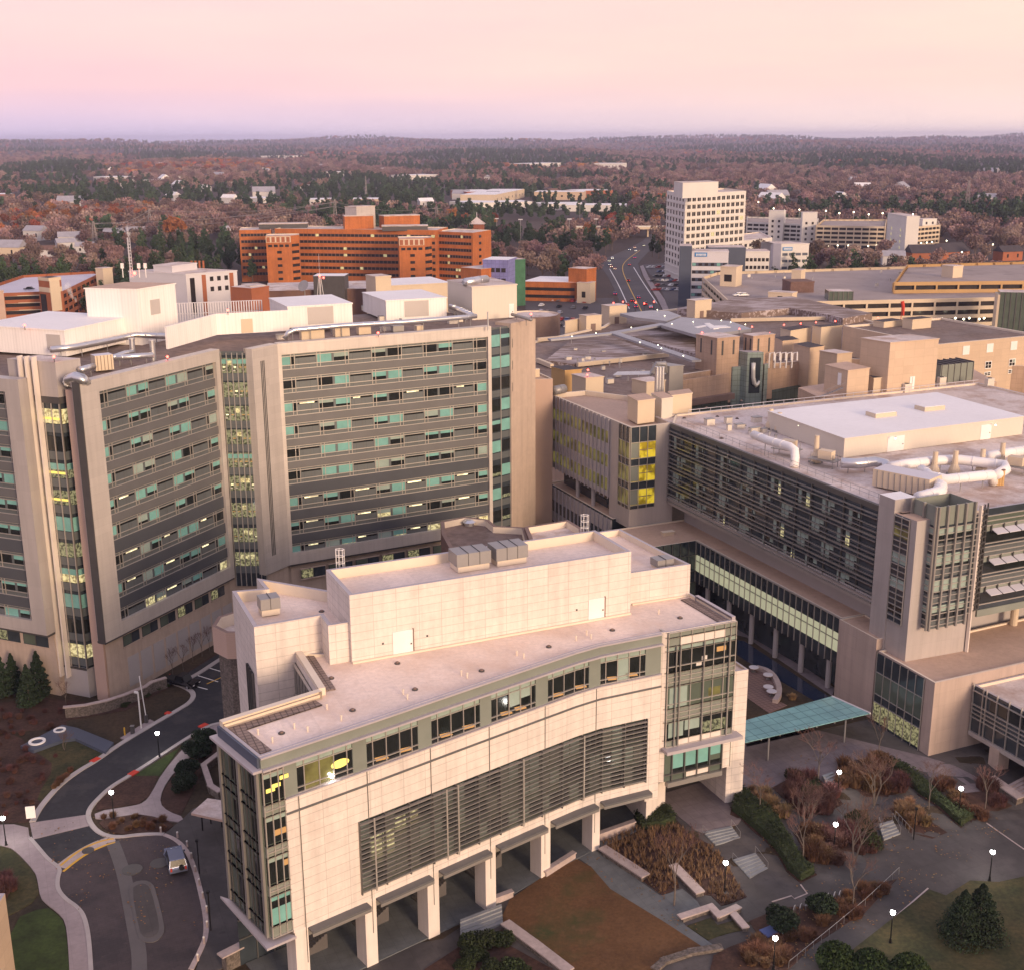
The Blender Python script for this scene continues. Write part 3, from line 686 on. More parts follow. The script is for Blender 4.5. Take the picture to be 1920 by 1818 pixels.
# dark boomerang shaped mosaic terrace with two white rings
art = [z6(150, 205), z6(450, 52), z6(560, 75), z6(820, 180), z6(760, 250), z6(545, 150), z6(460, 160), z6(245, 238)]
pl = plan(art); x, y = pl[0]; t = thing('stone_terrace', 'dark boomerang shaped stone slab with two white rings in the mulch', 'terrace', (x, y, 0))
patch(MB(), pl, 'slate_cladding', .5).build('slab', t)
for q, r in ((z6(270, 175), 1.15), (z6(432, 92), .85)):
	cx, cy, cz = G(*q); mb = MB(); n = 24
	for k in range(n):
		a, b = 2 * math.pi * k / n, 2 * math.pi * (k + 1) / n
		mb.prism([(cx + math.cos(a) * r, cy + math.sin(a) * r), (cx + math.cos(b) * r, cy + math.sin(b) * r), (cx + math.cos(b) * r * .66, cy + math.sin(b) * r * .66), (cx + math.cos(a) * r * .66, cy + math.sin(a) * r * .66)], .5, .62, 'paint_white')
	mb.build('ring', t)
# ------------------------------------------------------------ shared building pieces
def proj(x, y, z):
	v = np.array([x, y, z - CAMZ]); w = v @ _f
	return (960 + FOC * (v @ _r) / w, 909 - FOC * (v @ _u) / w)
def block(parent, poly, z0, z1, side, top, ph=.5, th=.35, cop=None, wname='wall', rname='roof'):
	"""walls with a parapet, and the roof sunk inside it, as two parts"""
	if area2(poly) < 0: poly = poly[::-1]
	n = len(poly); inn = inset(poly, th); zr = z1 - ph; a, b = MB(), MB()
	ring = lambda p, z: [(x, y, z) for x, y in p]
	fs = [(i, (i + 1) % n, n + (i + 1) % n, n + i) for i in range(n)]
	a.add(ring(poly, z0) + ring(poly, z1), fs, side)
	a.add(ring(poly, z1) + ring(inn, z1), fs, cop or side)
	a.add(ring(inn, z1) + ring(inn, zr - .05), fs, 'cream_coping' if cop else side)
	a.face(ring(poly, z0)[::-1], side)
	b.face(ring(inn, zr), top)
	w = a.build(wname, parent); r = b.build(rname, parent)
	return w, r
def para(A, B, C): return [A, B, C, (A[0] + C[0] - B[0], A[1] + C[1] - B[1])]
def px_box(a, b, c, z):
	"""plan of a box from its left, near and right top corners"""
	return para(P(*a, z), P(*b, z), P(*c, z))
class FP:
	"""a bent wall along plan points, left to right"""
	def __init__(s, pts):
		s.w = [F(a, b) for a, b in zip(pts, pts[1:])]; s.c = [0]
		for f in s.w: s.c.append(s.c[-1] + f.len)
		s.len = s.c[-1]
	def __call__(s, q, z, d=0.0):
		i = 0
		while i < len(s.w) - 1 and q > s.c[i + 1]: i += 1
		return s.w[i](q - s.c[i], z, d)
	def at(s, px, z):
		lo, hi = 0.0, s.len
		for _ in range(40):
			m = (lo + hi) / 2
			if proj(*s(m, z))[0] < px: lo = m
			else: hi = m
		return lo
	def cuts(s, a, b): return [a] + [c for c in s.c[1:-1] if a + .05 < c < b - .05] + [b]
def strip(mb, f, a, b, z0, z1, d0, d1, m):
	cs = f.cuts(a, b) if hasattr(f, 'cuts') else [a, b]
	for p, q in zip(cs, cs[1:]): mb.fb(f, p, q, z0, z1, d0, d1, m)
def sheet(mb, f, a, b, z0, z1, d, m):
	cs = f.cuts(a, b) if hasattr(f, 'cuts') else [a, b]
	for p, q in zip(cs, cs[1:]): mb.fq(f, p, q, z0, z1, d, m)
def grid(mb, f, a, b, z0, z1, vs, hs, d, m, w=.08, dp=.10):
	"""mullions at positions vs and transoms at heights hs"""
	for v in vs: mb.fb(f, v - w / 2, v + w / 2, z0, z1, d, d + dp, m)
	for h in hs: strip(mb, f, a, b, h - w / 2, h + w / 2, d, d + dp * 1.3, m)
# ------------------------------------------------------------ the cream teaching building in front
ZR = 26.3
front_px = [(485, 1418), (700, 1347), (880, 1286), (1001, 1245.3), (1076.8, 1220), (1121.8, 1207.3), (1239, 1184.8)]
front = [P(*q, ZR) for q in front_px]
bay0, bay1, bayR = P(1239.5, 1176, ZR), P(1253, 1184, ZR), P(1380, 1161, ZR)
R2 = P(1294.8, 1111.7, ZR); bN = P(549.5, 1223, ZR); cN = P(597, 1299.5, ZR); aN = P(411.5, 1358, ZR)
lowFL, lowBL, lowFR = P(476, 1175, 30.5), P(435, 1107, 30.5), P(601, 1153, 30.5)
school = thing('teaching_building', 'long cream panelled building with curved louvred front and stepped pink roof in the foreground', 'building', (*front[0], 0))
back = [W(76.5, 126), W(31, 126)]
poly = front + [bay1, bayR, R2] + back + [W(30.4, 121.8), bN, cN, aN]
block(school, poly, 7.4, ZR, 'precast_panels', 'roof_membrane', .32, .30, 'coping_grey')
FR = FP(front)
end_s = FR.len
# solid cream wall standing proud of the upper glazing, with the louvre opening left out
sC = FR.at(532, 21); sL0, sL1 = FR.at(669, 15), FR.at(1207.5, 12)
zs, zt_, zb_ = 21.3, 16.2, 8.1
mb = MB()
sheet_d = .42
strip(mb, FR, sC, sL0, 7.0, zs, 0, sheet_d, 'precast_panels')
strip(mb, FR, sL0, sL1, zt_, zs, 0, sheet_d, 'precast_panels')
strip(mb, FR, sL0, sL1, 7.0, zb_, 0, sheet_d, 'precast_panels')
strip(mb, FR, sL1, end_s - .02, 5.5, zs, 0, sheet_d, 'precast_panels')
mb.build('front_wall', school)
mb = MB(); strip(mb, FR, sC, end_s, 19.75, 19.95, sheet_d, sheet_d + .10, 'band_brown'); strip(mb, FR, sC, end_s, zs, zs + .12, 0, sheet_d + .1, 'coping_grey')
for px in (565, 690, 806, 914, 1017, 1112):
	s = FR.at(px, 12); mb.fb(FR, s - .04, s + .04, 3.2, zs, sheet_d + .004, sheet_d + .05, 'mullion_dark')
mb.build('wall_groove', school)
# cornice band over the top windows
mb = MB(); strip(mb, FR, 0, end_s, 25.15, 26.1, .02, .30, 'glass_sage'); mb.build('fascia', school)
mb = MB(); strip(mb, FR, 0, end_s, 24.95, 25.15, 0, .75, 'coping_grey'); strip(mb, FR, 0, end_s, 26.1, 26.28, 0, .42, 'coping_grey'); mb.build('cornice', school)
wins = [(556, 660), (686, 782), (807, 898), (919, 1002), (1025, 1102), (1124, 1208)]
edges = [FR.at(532, 22)]
rr = random.Random(3)
mb = MB(); ml = MB()
prev = sC
for i, (p, q) in enumerate(wins):
	a, b = FR.at(p, 22), FR.at(q, 22)
	pm = MB(); strip(pm, FR, prev, a, zs, 24.95, .02, .22, 'glass_sage'); pm.build('window_panel', school)
	prev = b
	w = MB(); wd = (b - a)
	strip(w, FR, a, b, zs + .1, 24.95, .01, .04, 'glass_green')
	cuts = [0, .13, .40, .66, .90, 1.0]
	if i in (1, 5): cuts = [0, .12, .38, .64, .88, 1.0]
	for k in range(5):
		s0, s1 = a + wd * cuts[k], a + wd * cuts[k + 1]
		w.fq(FR, s0, s1, 24.1, 24.9, .06, 'glass_shade')
		sh = 1 if i == 3 and k in (2, 3) else (2 if i == 5 and k == 2 else 0)
		w.fq(FR, s0, s1, zs + .15, 24.1, .06, 'glass_olive' if (i == 0 and k in (1, 2)) else 'glass_dark')
		if sh: w.fq(FR, s0 + .05, s1 - .05, (22.4 if k != 3 or i == 5 else 23.0) if sh == 1 else 21.5, 24.05, .075, 'glass_shade')
	grid(w, FR, a, b, zs + .1, 24.95, [a + wd * c for c in cuts[1:-1]], [zs + .15, 22.0, 24.1], .07, 'mullion', .09, .12)
	wo = w.build('window', school)
	# furniture seen through the glass: table tops under a lit ceiling
	if i == 0:
		s = a + wd * .78; tb = MB(); c = FR(s, 22.75, .09)
		tb.tube([FR(s, 22.9, .08), FR(s, 22.9, .10)], 1.0, 'lamp_room', 16, squash=.45); tb.build('ceiling_lamp', wo)
		tb = MB().ball(FR(a + wd * .60, 22.0, .30), .20, 'lamp_globe', 8); tb.build('wall_lamp', wo)
	else:
		for s in (a + wd * rr.uniform(.15, .3), a + wd * rr.uniform(.55, .75)):
			tb = MB().add([FR(s, 21.75, .075), FR(s + 1.5, 21.6, .075), FR(s + 1.2, 22.05, .075), FR(s - .2, 22.2, .075)], [(0, 1, 2, 3)], 'ochre_wall'); tb.build('desk', wo)
pm = MB(); strip(pm, FR, prev, end_s, zs, 24.95, .02, .22, 'glass_sage'); pm.build('window_panel', school)
# corner glazing tower at the west end, front side
cg = MB(); sE = sC
bands = [(24.6, 21.4, 1), (21.4, 20.2, 0), (20.2, 17.1, 1), (17.1, 15.95, 0), (15.95, 12.95, 1), (12.95, 11.85, 0), (11.85, 8.6, 1), (8.6, 7.4, 0)]
for z1, z0, k in bands:
	mm = 'glass_dark' if k else 'glass_sage'
	strip(cg, FR, 0, sE, z0, z1, .02, .30, mm)
	if k:
		strip(cg, FR, .1, sE - .1, z1 - .55, z1, .30, .32, 'glass_shade' if z1 > 12 else 'glass_blind')
		strip(cg, FR, .1, sE - .1, z0 + .15, z0 + (1.9 if z1 < 12 else .2), .31, .33, 'glass_blind' if z1 < 12 else 'glass_green')
grid(cg, FR, 0, sE, 7.4, 25, [.06, sE * .38, sE * .72, sE - .06], [z for b in bands for z in b[:2]] + [20.8, 16.5, 12.4], .30, 'mullion', .10, .14)
cgo = cg.build('corner_glazing', school)
for s, z in ((sE * .15, 22.6), (sE * .42, 22.9), (sE * .8, 23.5)): MB().fb(FR, s, s + .9, z, z + .4, .34, .36, 'lamp_room').build('ceiling_lamp', cgo)
for s, z in ((sE * .42, 18.0), (sE * .7, 14.6)): MB().fb(FR, s, s + 1.2, z, z + .6, .34, .36, 'ochre_wall').build('desk', cgo)
# west side glazing
FWs = F(aN, front[0]); Ls = FWs.len
sg = MB(); sg.fb(FWs, 0, Ls, 7.4, 25.0, .02, .15, 'glass_green')
for z1, z0, k in bands:
	if k:
		for a, b in ((.5, Ls * .47), (Ls * .55, Ls - .6)):
			sg.fb(FWs, a, b, z0, z1, .15, .18, 'glass_green'); sg.fb(FWs, (a + b) / 2 + .2, b - .1, z0 + .3, z1 - .6, .19, .20, 'glass_dark')
			sg.fb(FWs, a + .3, (a + b) / 2, z0 + .2, z1 - .4, .19, .20, 'glass_green')
grid(sg, FWs, 0, Ls, 7.4, 25, [.25, .9, 2.1, 3.2, Ls * .51, Ls * .51 + 1.2, Ls - 2.1, Ls - 1.2, Ls - .4], [z for b in bands for z in b[:2]], .16, 'mullion_dark', .10, .14)
for s in (.15, Ls * .51, Ls - .18): sg.fb(FWs, s - .22, s + .22, 7.4, 24.9, .16, .42, 'louvre_metal')
sg.build('side_glazing', school)
mb = MB(); mb.fb(FWs, -.5, Ls + .5, 24.95, 25.2, 0, .9, 'coping_grey'); mb.fb(FWs, 0, Ls + .1, 25.2, 26.25, .01, .25, 'slate_cladding'); mb.build('cornice', school)
mb = MB(); q = [P(*c1(*p), 7.0) for p in ((48, 1300), (375, 1670), (582, 1580), (520, 1560), (410, 1595), (140, 1330))]
mb.prism(q, 6.75, 7.0, 'coping_grey'); mb.build('canopy_ledge', school)
# back wall facing the notch
FN = F(bN, cN); sn = MB(); sn.fb(FN, 0, FN.len, 12, 25.6, .02, .1, 'glass_slate')
grid(sn, FN, 0, FN.len, 12, 25.6, [FN.len * k / 8 for k in range(1, 8)], [25.5, 22, 17.5], .1, 'mullion', .12, .2); sn.build('notch_glazing', school)
# raised inner parapets and paver strips along the west and north edges of the roof
mb = MB()
for A_, B_ in ((aN, cN), (cN, bN)):
	f = F(B_, A_) ; mb.fb(f, 0, f.len, ZR - .3, ZR + .55, -.75, -.05, 'cream_coping')
mb.build('parapet', school)
mb = MB()
def inner(A_, B_, d0, d1, z):
	f = F(B_, A_); MB().fb(f, .8, f.len - .8, z - .1, z, -d1, -d0, 'paver_strip').build('paver_path', school)
inner(aN, cN, .8, 2.1, ZR - .18); inner(cN, bN, .8, 2.0, ZR - .17); inner(front[0], aN, .5, 1.7, ZR - .16); inner(R2, bayR, .6, 1.9, ZR - .18)
mb = MB(); f = F(R2, bayR); mb.fb(F(bayR, R2), 0.1, f.len * .82, ZR - .3, ZR + .4, -.5, -.02, 'coping_grey'); mb.build('parapet', school)
# louvre screen
ls = MB(); lg = MB()
sheet(lg, FR, sL0, sL1, zb_, zt_, .05, 'glass_green')
n = 26; dl = (sL1 - sL0) / n
for k in range(n):
	a = sL0 + dl * k
	for zz in (zb_, zb_ + 2.7, zb_ + 5.4):
		r = rr.random()
		lg.fq(FR, a + .08, a + dl - .08, zz + .3, zz + 2.3, .07, 'glass_dark' if r < .48 else ('glass_sage' if r < .8 else 'glass_shade'))
for k, zz in ((1, 13.4), (2, 13.6), (3, 14.3), (4, 14.6), (1, 12.2), (2, 12.5)):
	lg.fq(FR, sL0 + dl * k, sL0 + dl * (k + .9), zz - .6, zz + .5, .09, 'glass_lit')
lgo = lg.build('window_wall', school)
for k in range(15):
	z = zb_ + .35 + k * .53; strip(ls, FR, sL0, sL1, z, z + .10, .42, .80, 'louvre_metal')
for k in range(0, n + 1, 2):
	s = sL0 + dl * k; ls.fb(FR, s - .06, s + .06, zb_, zt_, .30, .66, 'mullion_dark')
for k in (1, 7, 8, 14, 20): ls.fb(FR, sL0 + dl * k, sL0 + dl * k + .16, zb_, zt_, .8, .88, 'mullion')
ls.build('louvre_screen', school)
# arcade: piers, hoods, back wall
piers = [(553, 577), (682, 703), (798, 819), (906, 925), (1010, 1027), (1106, 1121)]
ps = [(FR.at(p, 3), FR.at(q, 3)) for p, q in piers]
for s0, s1 in ps:
	z0 = ground_z(*FR((s0 + s1) / 2, 0)[:2]) - .6
	MB().fb(FR, s0, s1, z0, 7.2, -1.5, .45, 'precast_plain').build('pier', school)
for i in range(6):
	s0 = ps[i][1]; s1 = ps[i + 1][0] if i < 5 else FR.at(1207, 3)
	h = MB(); z = 7.0
	h.fb(FR, s0 + .05, s1 + .25, 6.78, 7.02, .10, 1.4, 'band_brown'); h.fb(FR, s0 + .05, s1 + .25, 6.45, 6.78, 1.28, 1.4, 'louvre_metal')
	h.fb(FR, s0 + .02, s1 - .02, 5.3, 6.7, -.9, -.6, 'louvre_metal'); h.build('hood', school)
mb = MB()
for (a, b), (c, d) in zip(ps, ps[1:]): pass
bk = FP([FR(s, 0, -7.5)[:2] for s in (0, sC, *[p[0] for p in ps], end_s)])
zg = -1.0
sheet(mb, bk, 0, bk.len, zg, 7.4, 0, 'glass_slate')
grid(mb, bk, 0, bk.len, zg, 7.4, [k * 1.9 for k in range(1, int(bk.len / 1.9))], [2.8, 5.0], .02, 'mullion_dark', .12, .12)
mb.build('arcade_glazing', school)
mb = MB()
for (a, b), px in zip(ps[1:5], range(4)):
	s = a - 2.0; zf = ground_z(*FR(s, 0, -3)[:2])
	mb = MB()
	for k in range(11): mb.fb(FR, s - 3.4 + .34 * k, s - 3.06 + .34 * k, zf - .2, zf + .17 * (k + 1), -6.6, -4.6, 'coping_dark')
	mb.build('arcade_stair', school)
mb = MB(); fl_ = [FR(s, 0, .35)[:2] for s in (.5, sC, *[p[0] for p in ps], end_s)]; mb = patch(MB(), fl_ + [FR(s, 0, -7.4)[:2] for s in (end_s, *[p[0] for p in ps][::-1], sC, .5)], 'paving_bluegrey', .14); tag(mb.build('arcade_floor'), kind='structure')
# end wall east of the arcade, and the passage under the projecting bay
FE = F(P(1207, 1527, 1.8), P(1246, 1517, 1.8))
s0 = FR.at(1208, 4)
e0, e1 = FR(s0, 0, .42)[:2], P(*c2(1303, 665), 2.0)
block(school, [FR(s0, 0, .40)[:2], e1, W(UV(*e1)[0], UV(*e1)[1] + 9), W(UV(*e1)[0] - 3.5, UV(*e1)[1] + 9)], 1.2, 7.42, 'precast_plain', 'precast_plain', .01, .2, wname='end_wall', rname='soffit')
uE = 79.2; block(school, [W(76.9, 112.2), W(uE, 112.0), W(uE, 124), W(76.9, 124)], 1.2, 19.4, 'precast_panels', 'roof_membrane', .3, .25, 'coping_grey', 'pier_wall', 'pier_roof')
# projecting glazed bay
FB = F(bay1, bayR); Lb = FB.len; FBl = F(bay0, bay1)
bb = [(26.2, 25.55, 'glass_sage'), (25.55, 24.5, 'cream'), (24.5, 23.9, 'glass_shade'), (23.9, 21.2, 'W'), (21.2, 19.5, 'glass_sage'), (19.5, 16.7, 'V'), (16.7, 15.0, 'glass_sage'), (15.0, 12.7, 'W2'), (12.7, 11.9, 'cream')]
g1, w1 = MB(), MB()
for f, L_ in ((FB, Lb), (FBl, FBl.len)):
	for z1, z0, k in bb:
		m_ = {'cream': 'precast_plain', 'W': 'glass_dark', 'V': 'glass_green', 'W2': 'glass_dark'}.get(k, k)
		if k == 'cream':
			g1.fb(f, 0, L_, z0, z1, .01, .10, 'glass_sage')
			if f is FB: g1.fb(f, L_ * .17, L_ * .83, z0 + .06, z1 - .06, .10, .20, 'precast_plain')
		else: g1.fb(f, 0, L_, z0, z1, .01, .10, m_)
for a, b, z0, z1, m_ in ((.04, .30, 16.8, 19.3, 'glass_shade'), (.32, .55, 16.9, 19.4, 'glass_green'), (.62, .80, 17.2, 18.4, 'glass_olive'), (.04, .26, 13.0, 14.9, 'glass_shade'), (.28, .50, 13.6, 14.9, 'glass_shade'), (.55, .9, 12.8, 14.2, 'glass_room'), (.72, .86, 22.8, 23.4, 'ochre_wall'), (.42, .5, 21.5, 22.0, 'white_concrete'), (.50, .58, 22.1, 22.6, 'white_concrete')):
	w1.fb(FB, Lb * a, Lb * b, z0, z1, .10, .12, m_)
vs_ = [Lb * k for k in (.0, .17, .34, .52, .67, .83, .92, 1.0)]
g1.build('bay_glazing', school); w1.build('bay_blind', school)
mb = MB(); grid(mb, FB, 0, Lb, 11.9, 26.2, vs_, [z for b in bb for z in b[:2]] + [22.0, 20.7, 20.1, 17.3, 16.1, 15.5], .12, 'mullion', .09, .13)
for s in (Lb * .11, Lb * .17, Lb * .52, Lb * .90): mb.fb(FB, s - .07, s + .07, 11.9, 24.6, .26, .42, 'louvre_metal')
grid(mb, FBl, 0, FBl.len, 11.9, 26.2, [FBl.len * .5], [z for b in bb for z in b[:2]], .11, 'mullion', .09, .13); mb.build('bay_mullion', school)
mb = MB(); mb.fb(FB, -.4, Lb + .9, 11.45, 11.85, -.2, 1.3, 'coping_grey'); mb.fb(FB, .3, Lb * .86, 6.75, 7.35, -.2, .5, 'louvre_metal'); mb.build('bay_ledge', school)
lb = MB(); s1 = Lb * .86
lb.fb(FB, 0, s1, 7.4, 11.4, .01, .08, 'glass_green')
for k in range(4):
	a = s1 * (.12 + .22 * k); lb.fb(FB, a + .1, a + s1 * .2, 8.9 if k != 3 else 9.6, 11.2, .08, .11, 'glass_blind'); lb.fb(FB, a + .1, a + s1 * .2, 8.3, 8.9, .08, .10, 'glass_dark')
lb.fb(FB, s1 * .38, s1 * .8, 7.5, 8.3, .09, .16, 'precast_plain')
grid(lb, FB, 0, s1, 7.4, 11.4, [s1 * (.12 + .22 * k) for k in range(5)], [8.3, 11.2], .1, 'mullion_dark', .14, .2)
lb.build('lower_glazing', school)
# east face of the slab above the court
FEs = F(bayR, R2); mb = MB(); mb.fb(FEs, 0, FEs.len, 7.4, 25.9, .01, .1, 'glass_green')
grid(mb, FEs, 0, FEs.len, 7.4, 25.9, [1.2, 2.6], [24, 21.2, 19.5, 16.7, 15, 12.7, 11.8], .1, 'mullion', .1, .12); mb.build('side_glazing', school)
# rooftop storeys
lowpoly = [lowFL, lowFR, P(615, 1172, 30.5), W(33.5, UV(*P(615, 1172, 30.5))[1]), W(33.5, 129.3), P(481, 1083, 30.5), P(496, 1102, 30.5), lowBL]
lp = MB()
block(school, lowpoly, 6, 30.5, 'precast_panels', 'roof_membrane', 1.3, .45, 'coping_grey', 'west_wall', 'west_roof')
fw = F(lowBL, lowFL); mb = MB(); mb.fb(fw, fw.len * .60, fw.len * .86, 8, 24.5, .02, .08, 'glass_slate')
grid(mb, fw, 0, 0, 8, 24.5, [fw.len * k for k in (.60, .69, .78, .86)], [], .08, 'mullion_dark', .15, .2); mb.build('strip_window', school)
pA, pB, pC = P(611, 1067, 33.8), P(655, 1115.4, 33.8), P(1183.7, 1033, 33.8)
block(school, para(pA, pB, pC), 25.9, 33.8, 'precast_panels', 'roof_membrane', 1.15, .45, 'coping_grey', 'penthouse_wall', 'penthouse_roof')
FPn = F(pB, pC)
rA, rB = P(1180, 1074, 30.1), P(1294.8, 1057, 30.1); rC = P(1163, 984, 30.6)
block(school, [rA, rB, P(1241, 1031.5, 30.1), rC, (rC[0] - (rB[0] - rA[0]) * .95, rC[1] - (rB[1] - rA[1]) * .95)], 25.9, 30.1, 'precast_panels', 'roof_membrane', .8, .4, 'coping_grey', 'east_wall', 'east_roof')
for px, py, f, w_, h_ in ((746, 1212, FPn, 2.3, 2.7), (1106, 1150, FPn, 2.1, 2.6)):
	d = MB(); s, z = f.hit(px, py); s = f.s_of(P(px, py, 26.2)); d.fb(f, s - w_ / 2, s + w_ / 2, 26.1, 26.1 + h_, .01, .08, 'paint_white'); d.fb(f, s + w_ / 2, s + w_ / 2 + .12, 26.1, 26.2 + h_, .01, .14, 'brown_fascia')
	do = d.build('door', school); MB().fb(f, s + w_ / 2 - .3, s + w_ / 2 - .15, 27.1, 27.25, .08, .16, 'metal_dark').build('handle', do)
mb = MB(); mb.fb(FPn, 0, FPn.len, 26.0, 26.25, .01, .28, 'cream_coping'); f2 = F(rA, rB); mb.fb(f2, .4, f2.len, 26.0, 26.22, .01, .25, 'cream_coping'); mb.build('flashing', school)
mb = MB()
for s in (3.5, 5, 8.6, 27, 29.4): mb.fb(FPn, s - .1, s + .1, 27.6, 27.8, .01, .06, 'metal_dark')
mb.build('wall_outlet', school)
# things standing on its roofs
def rooftop_unit(label, q, z, size, az, m='metal_grey', curb=.7, ribs=3, group=None, top=None):
	x, y = P(*q, z); t = thing('rooftop_unit', label, 'rooftop unit', (x, y, z), group)
	MB().box((x, y, z), (size[0] * .92, size[1] * .92, curb), az, 'cream_coping').build('curb', t)
	b = MB().box((x, y, z + curb), size, az, m, top)
	ca, sa = math.cos(az), math.sin(az)
	for k in range(1, ribs):
		d = (k / ribs - .5) * size[0]; b.box((x + d * ca, y + d * sa, z + curb + .03), (.07, size[1] + .06, size[2] + .04), az, 'metal_dark')
	b.build('casing', t); return t
azs = R(90) - math.atan2(pC[0] - pB[0], pC[1] - pB[1])
rooftop_unit('left of two large grey units on the pink penthouse roof', (881, 1063), 32.7, (4.2, 2.7, 1.5), azs, 'metal_grey')
rooftop_unit('right of two large grey units on the pink penthouse roof', (952, 1052), 32.7, (4.0, 2.7, 1.5), azs, 'metal_grey')
rooftop_unit('small grey unit on the west lower roof', (505, 1148), 29.3, (2.2, 1.9, 1.3), azs, 'metal_grey', .7, 2)
rooftop_unit('small dark unit on the east lower roof of the cream building', (1241, 1062), 29.3, (2.3, 1.8, .9), azs, 'metal_grey', .3, 2)
def caged_ladder(q, z, label):
	x, y = P(*q, z); mb = MB()
	for k in range(3):
		zz = z + .1 + k * .8; n = 10
		mb.tube([(x + .5 * math.cos(a), y + .35 * math.sin(a), zz) for a in [2 * math.pi * i / n for i in range(n + 1)]], .035, 'paint_white', 4)
	for i in range(7):
		a = 2 * math.pi * i / 7; mb.cyl((x + .5 * math.cos(a), y + .35 * math.sin(a), z - 1), .03, 2.8, 'paint_white', 4)
	single('caged_ladder', mb, label, 'ladder', (x, y, z))
caged_ladder((638, 1056), 33.6, 'white caged ladder over the back edge of the pink penthouse roof')
caged_ladder((1096, 990), 33.6, 'white caged ladder beside the brown parapet at the far roof edge')
def drains(pts, z, label, group):
	for i, q in enumerate(pts):
		x, y = P(*q, z); single('roof_drain', MB().cyl((x, y, z - .02), .33, .10, 'metal_dark', 10).cyl((x, y, z + .08), .18, .12, 'brown_fascia', 8), label, 'roof drain', (x, y, z), group)
drains([(592, 1217), (621, 1271), (745, 1243), (778, 1292), (661, 1331), (528, 1374), (855, 1300) if 0 else (903, 1257), (1029, 1212), (1148, 1181), (970, 1187), (1275, 1158)], ZR - .3, 'small dark round drain on the long pink lower roof', 'drains on the long pink roof')
drains([(578, 1112), (603, 1146)], 29.2, 'small dark drain on the west upper roof', 'drains on the west upper roof')
drains([(752, 1054), (995, 1017)], 32.7, 'small dark drain on the penthouse roof', 'drains on the penthouse roof')
vents = MB
for i, q in enumerate([(613, 1329), (668, 1309) if 0 else (552, 1365), (484, 1376), (577, 1371), (511, 1391), (640, 1350), (764, 1310), (756, 1301), (865, 1265), (876, 1270), (969, 1228), (982, 1233), (1100, 1190), (1108, 1197), (1080, 1200), (1235, 1150)]):
	x, y = P(*q, ZR - .3); single('vent_pipe', MB().cyl((x, y, ZR - .35), .08, .55, 'cream_coping', 6).cyl((x, y, ZR + .2), .13, .1, 'cream_coping', 6), 'short pale vent pipe on the long pink roof', 'vent pipe', (x, y, ZR - .3), 'vent pipes on the long pink roof')
for a, b, lab in (((712, 1225), (792, 1216), 'dark lying ladder rack below the left penthouse door'), ((1082, 1160), (1142, 1153), 'dark lying ladder rack below the right penthouse door')):
	A_, B_ = P(*a, ZR - .3), P(*b, ZR - .3); mb = MB()
	t = Vector((B_[0] - A_[0], B_[1] - A_[1])).normalized(); nn = (-t.y * .6, t.x * .6)
	for o in (0, 1): mb.bar((A_[0] + nn[0] * o, A_[1] + nn[1] * o, ZR - .15), (B_[0] + nn[0] * o, B_[1] + nn[1] * o, ZR - .15), .12, .12, 'brown_fascia')
	for k in range(9):
		p = (lerp(A_[0], B_[0], k / 8), lerp(A_[1], B_[1], k / 8)); mb.bar((p[0], p[1], ZR - .15), (p[0] + nn[0], p[1] + nn[1], ZR - .15), .08, .08, 'brown_fascia')
	single('ladder_rack', mb, lab, 'ladder', (*A_, ZR - .3))
# ------------------------------------------------------------ the tall bed tower on the left
ZT = 48.4
nearC, wingR, g2, finC, mainR, gR, wR = (P(*q, ZT) for q in ((150, 718), (411, 655), (472, 655), (520, 645), (921, 612), (957, 607), (1004, 598)))
tower = thing('bed_tower', 'tall beige hospital tower with angled window wings and white rooftop boxes', 'building', (*nearC, 0))
FM, FW, FG, FFn, FGe, FWr = F(finC, mainR), F(nearC, wingR), F(wingR, g2), F(g2, finC), F(mainR, gR), F(gR, wR)
B0 = (-59.6, 166.3)
W2a, W2b = P(0, 1174.5, 10.5), P(88, 1190, 10.5)
d2 = Vector((W2b[0] - W2a[0], W2b[1] - W2a[1])).normalized(); W2a = (W2b[0] - d2.x * 26, W2b[1] - d2.y * 26)
F2 = F(W2a, W2b)
def off(f, s, d): p = f(s, 0, d); return (p[0], p[1])
core = [off(F2, 0, -1.7), off(F2, F2.len - .3, -1.7), off(F2, F2.len - .3, -6.0), (-62.0, 172.6), (-60.0, 168.6), B0, off(FW, FW.len, -1.2), off(FG, 0, -1.0), off(FG, FG.len, -1.0), off(FFn, FFn.len, -.5), off(FM, .5, -1.3), off(FM, FM.len, -1.3), off(FGe, FGe.len, -.6), off(FWr, FWr.len, -.4), off(FWr, FWr.len, -27), off(FM, 6, -30), off(FW, 16, -30), off(F2, 0, -34)]
MB().prism(core, 0, 10.3, 'beige_wall').build('base_wall', tower)
cu, cr = MB(), MB()
n_ = len(core); pp = core if area2(core) > 0 else core[::-1]
cu.add([(x, y, 10.3) for x, y in pp] + [(x, y, 47.9) for x, y in pp], [(i, (i + 1) % n_, n_ + (i + 1) % n_, n_ + i) for i in range(n_)], 'spandrel_grey')
cr.face([(x, y, 47.9) for x, y in pp], 'roof_gravel'); cu.build('wall', tower); cr.build('roof', tower)
TOPS = [46.5, 42.6, 38.75, 34.85, 31.0, 27.15, 22.6, 18.3, 14.1]
rt = random.Random(11)
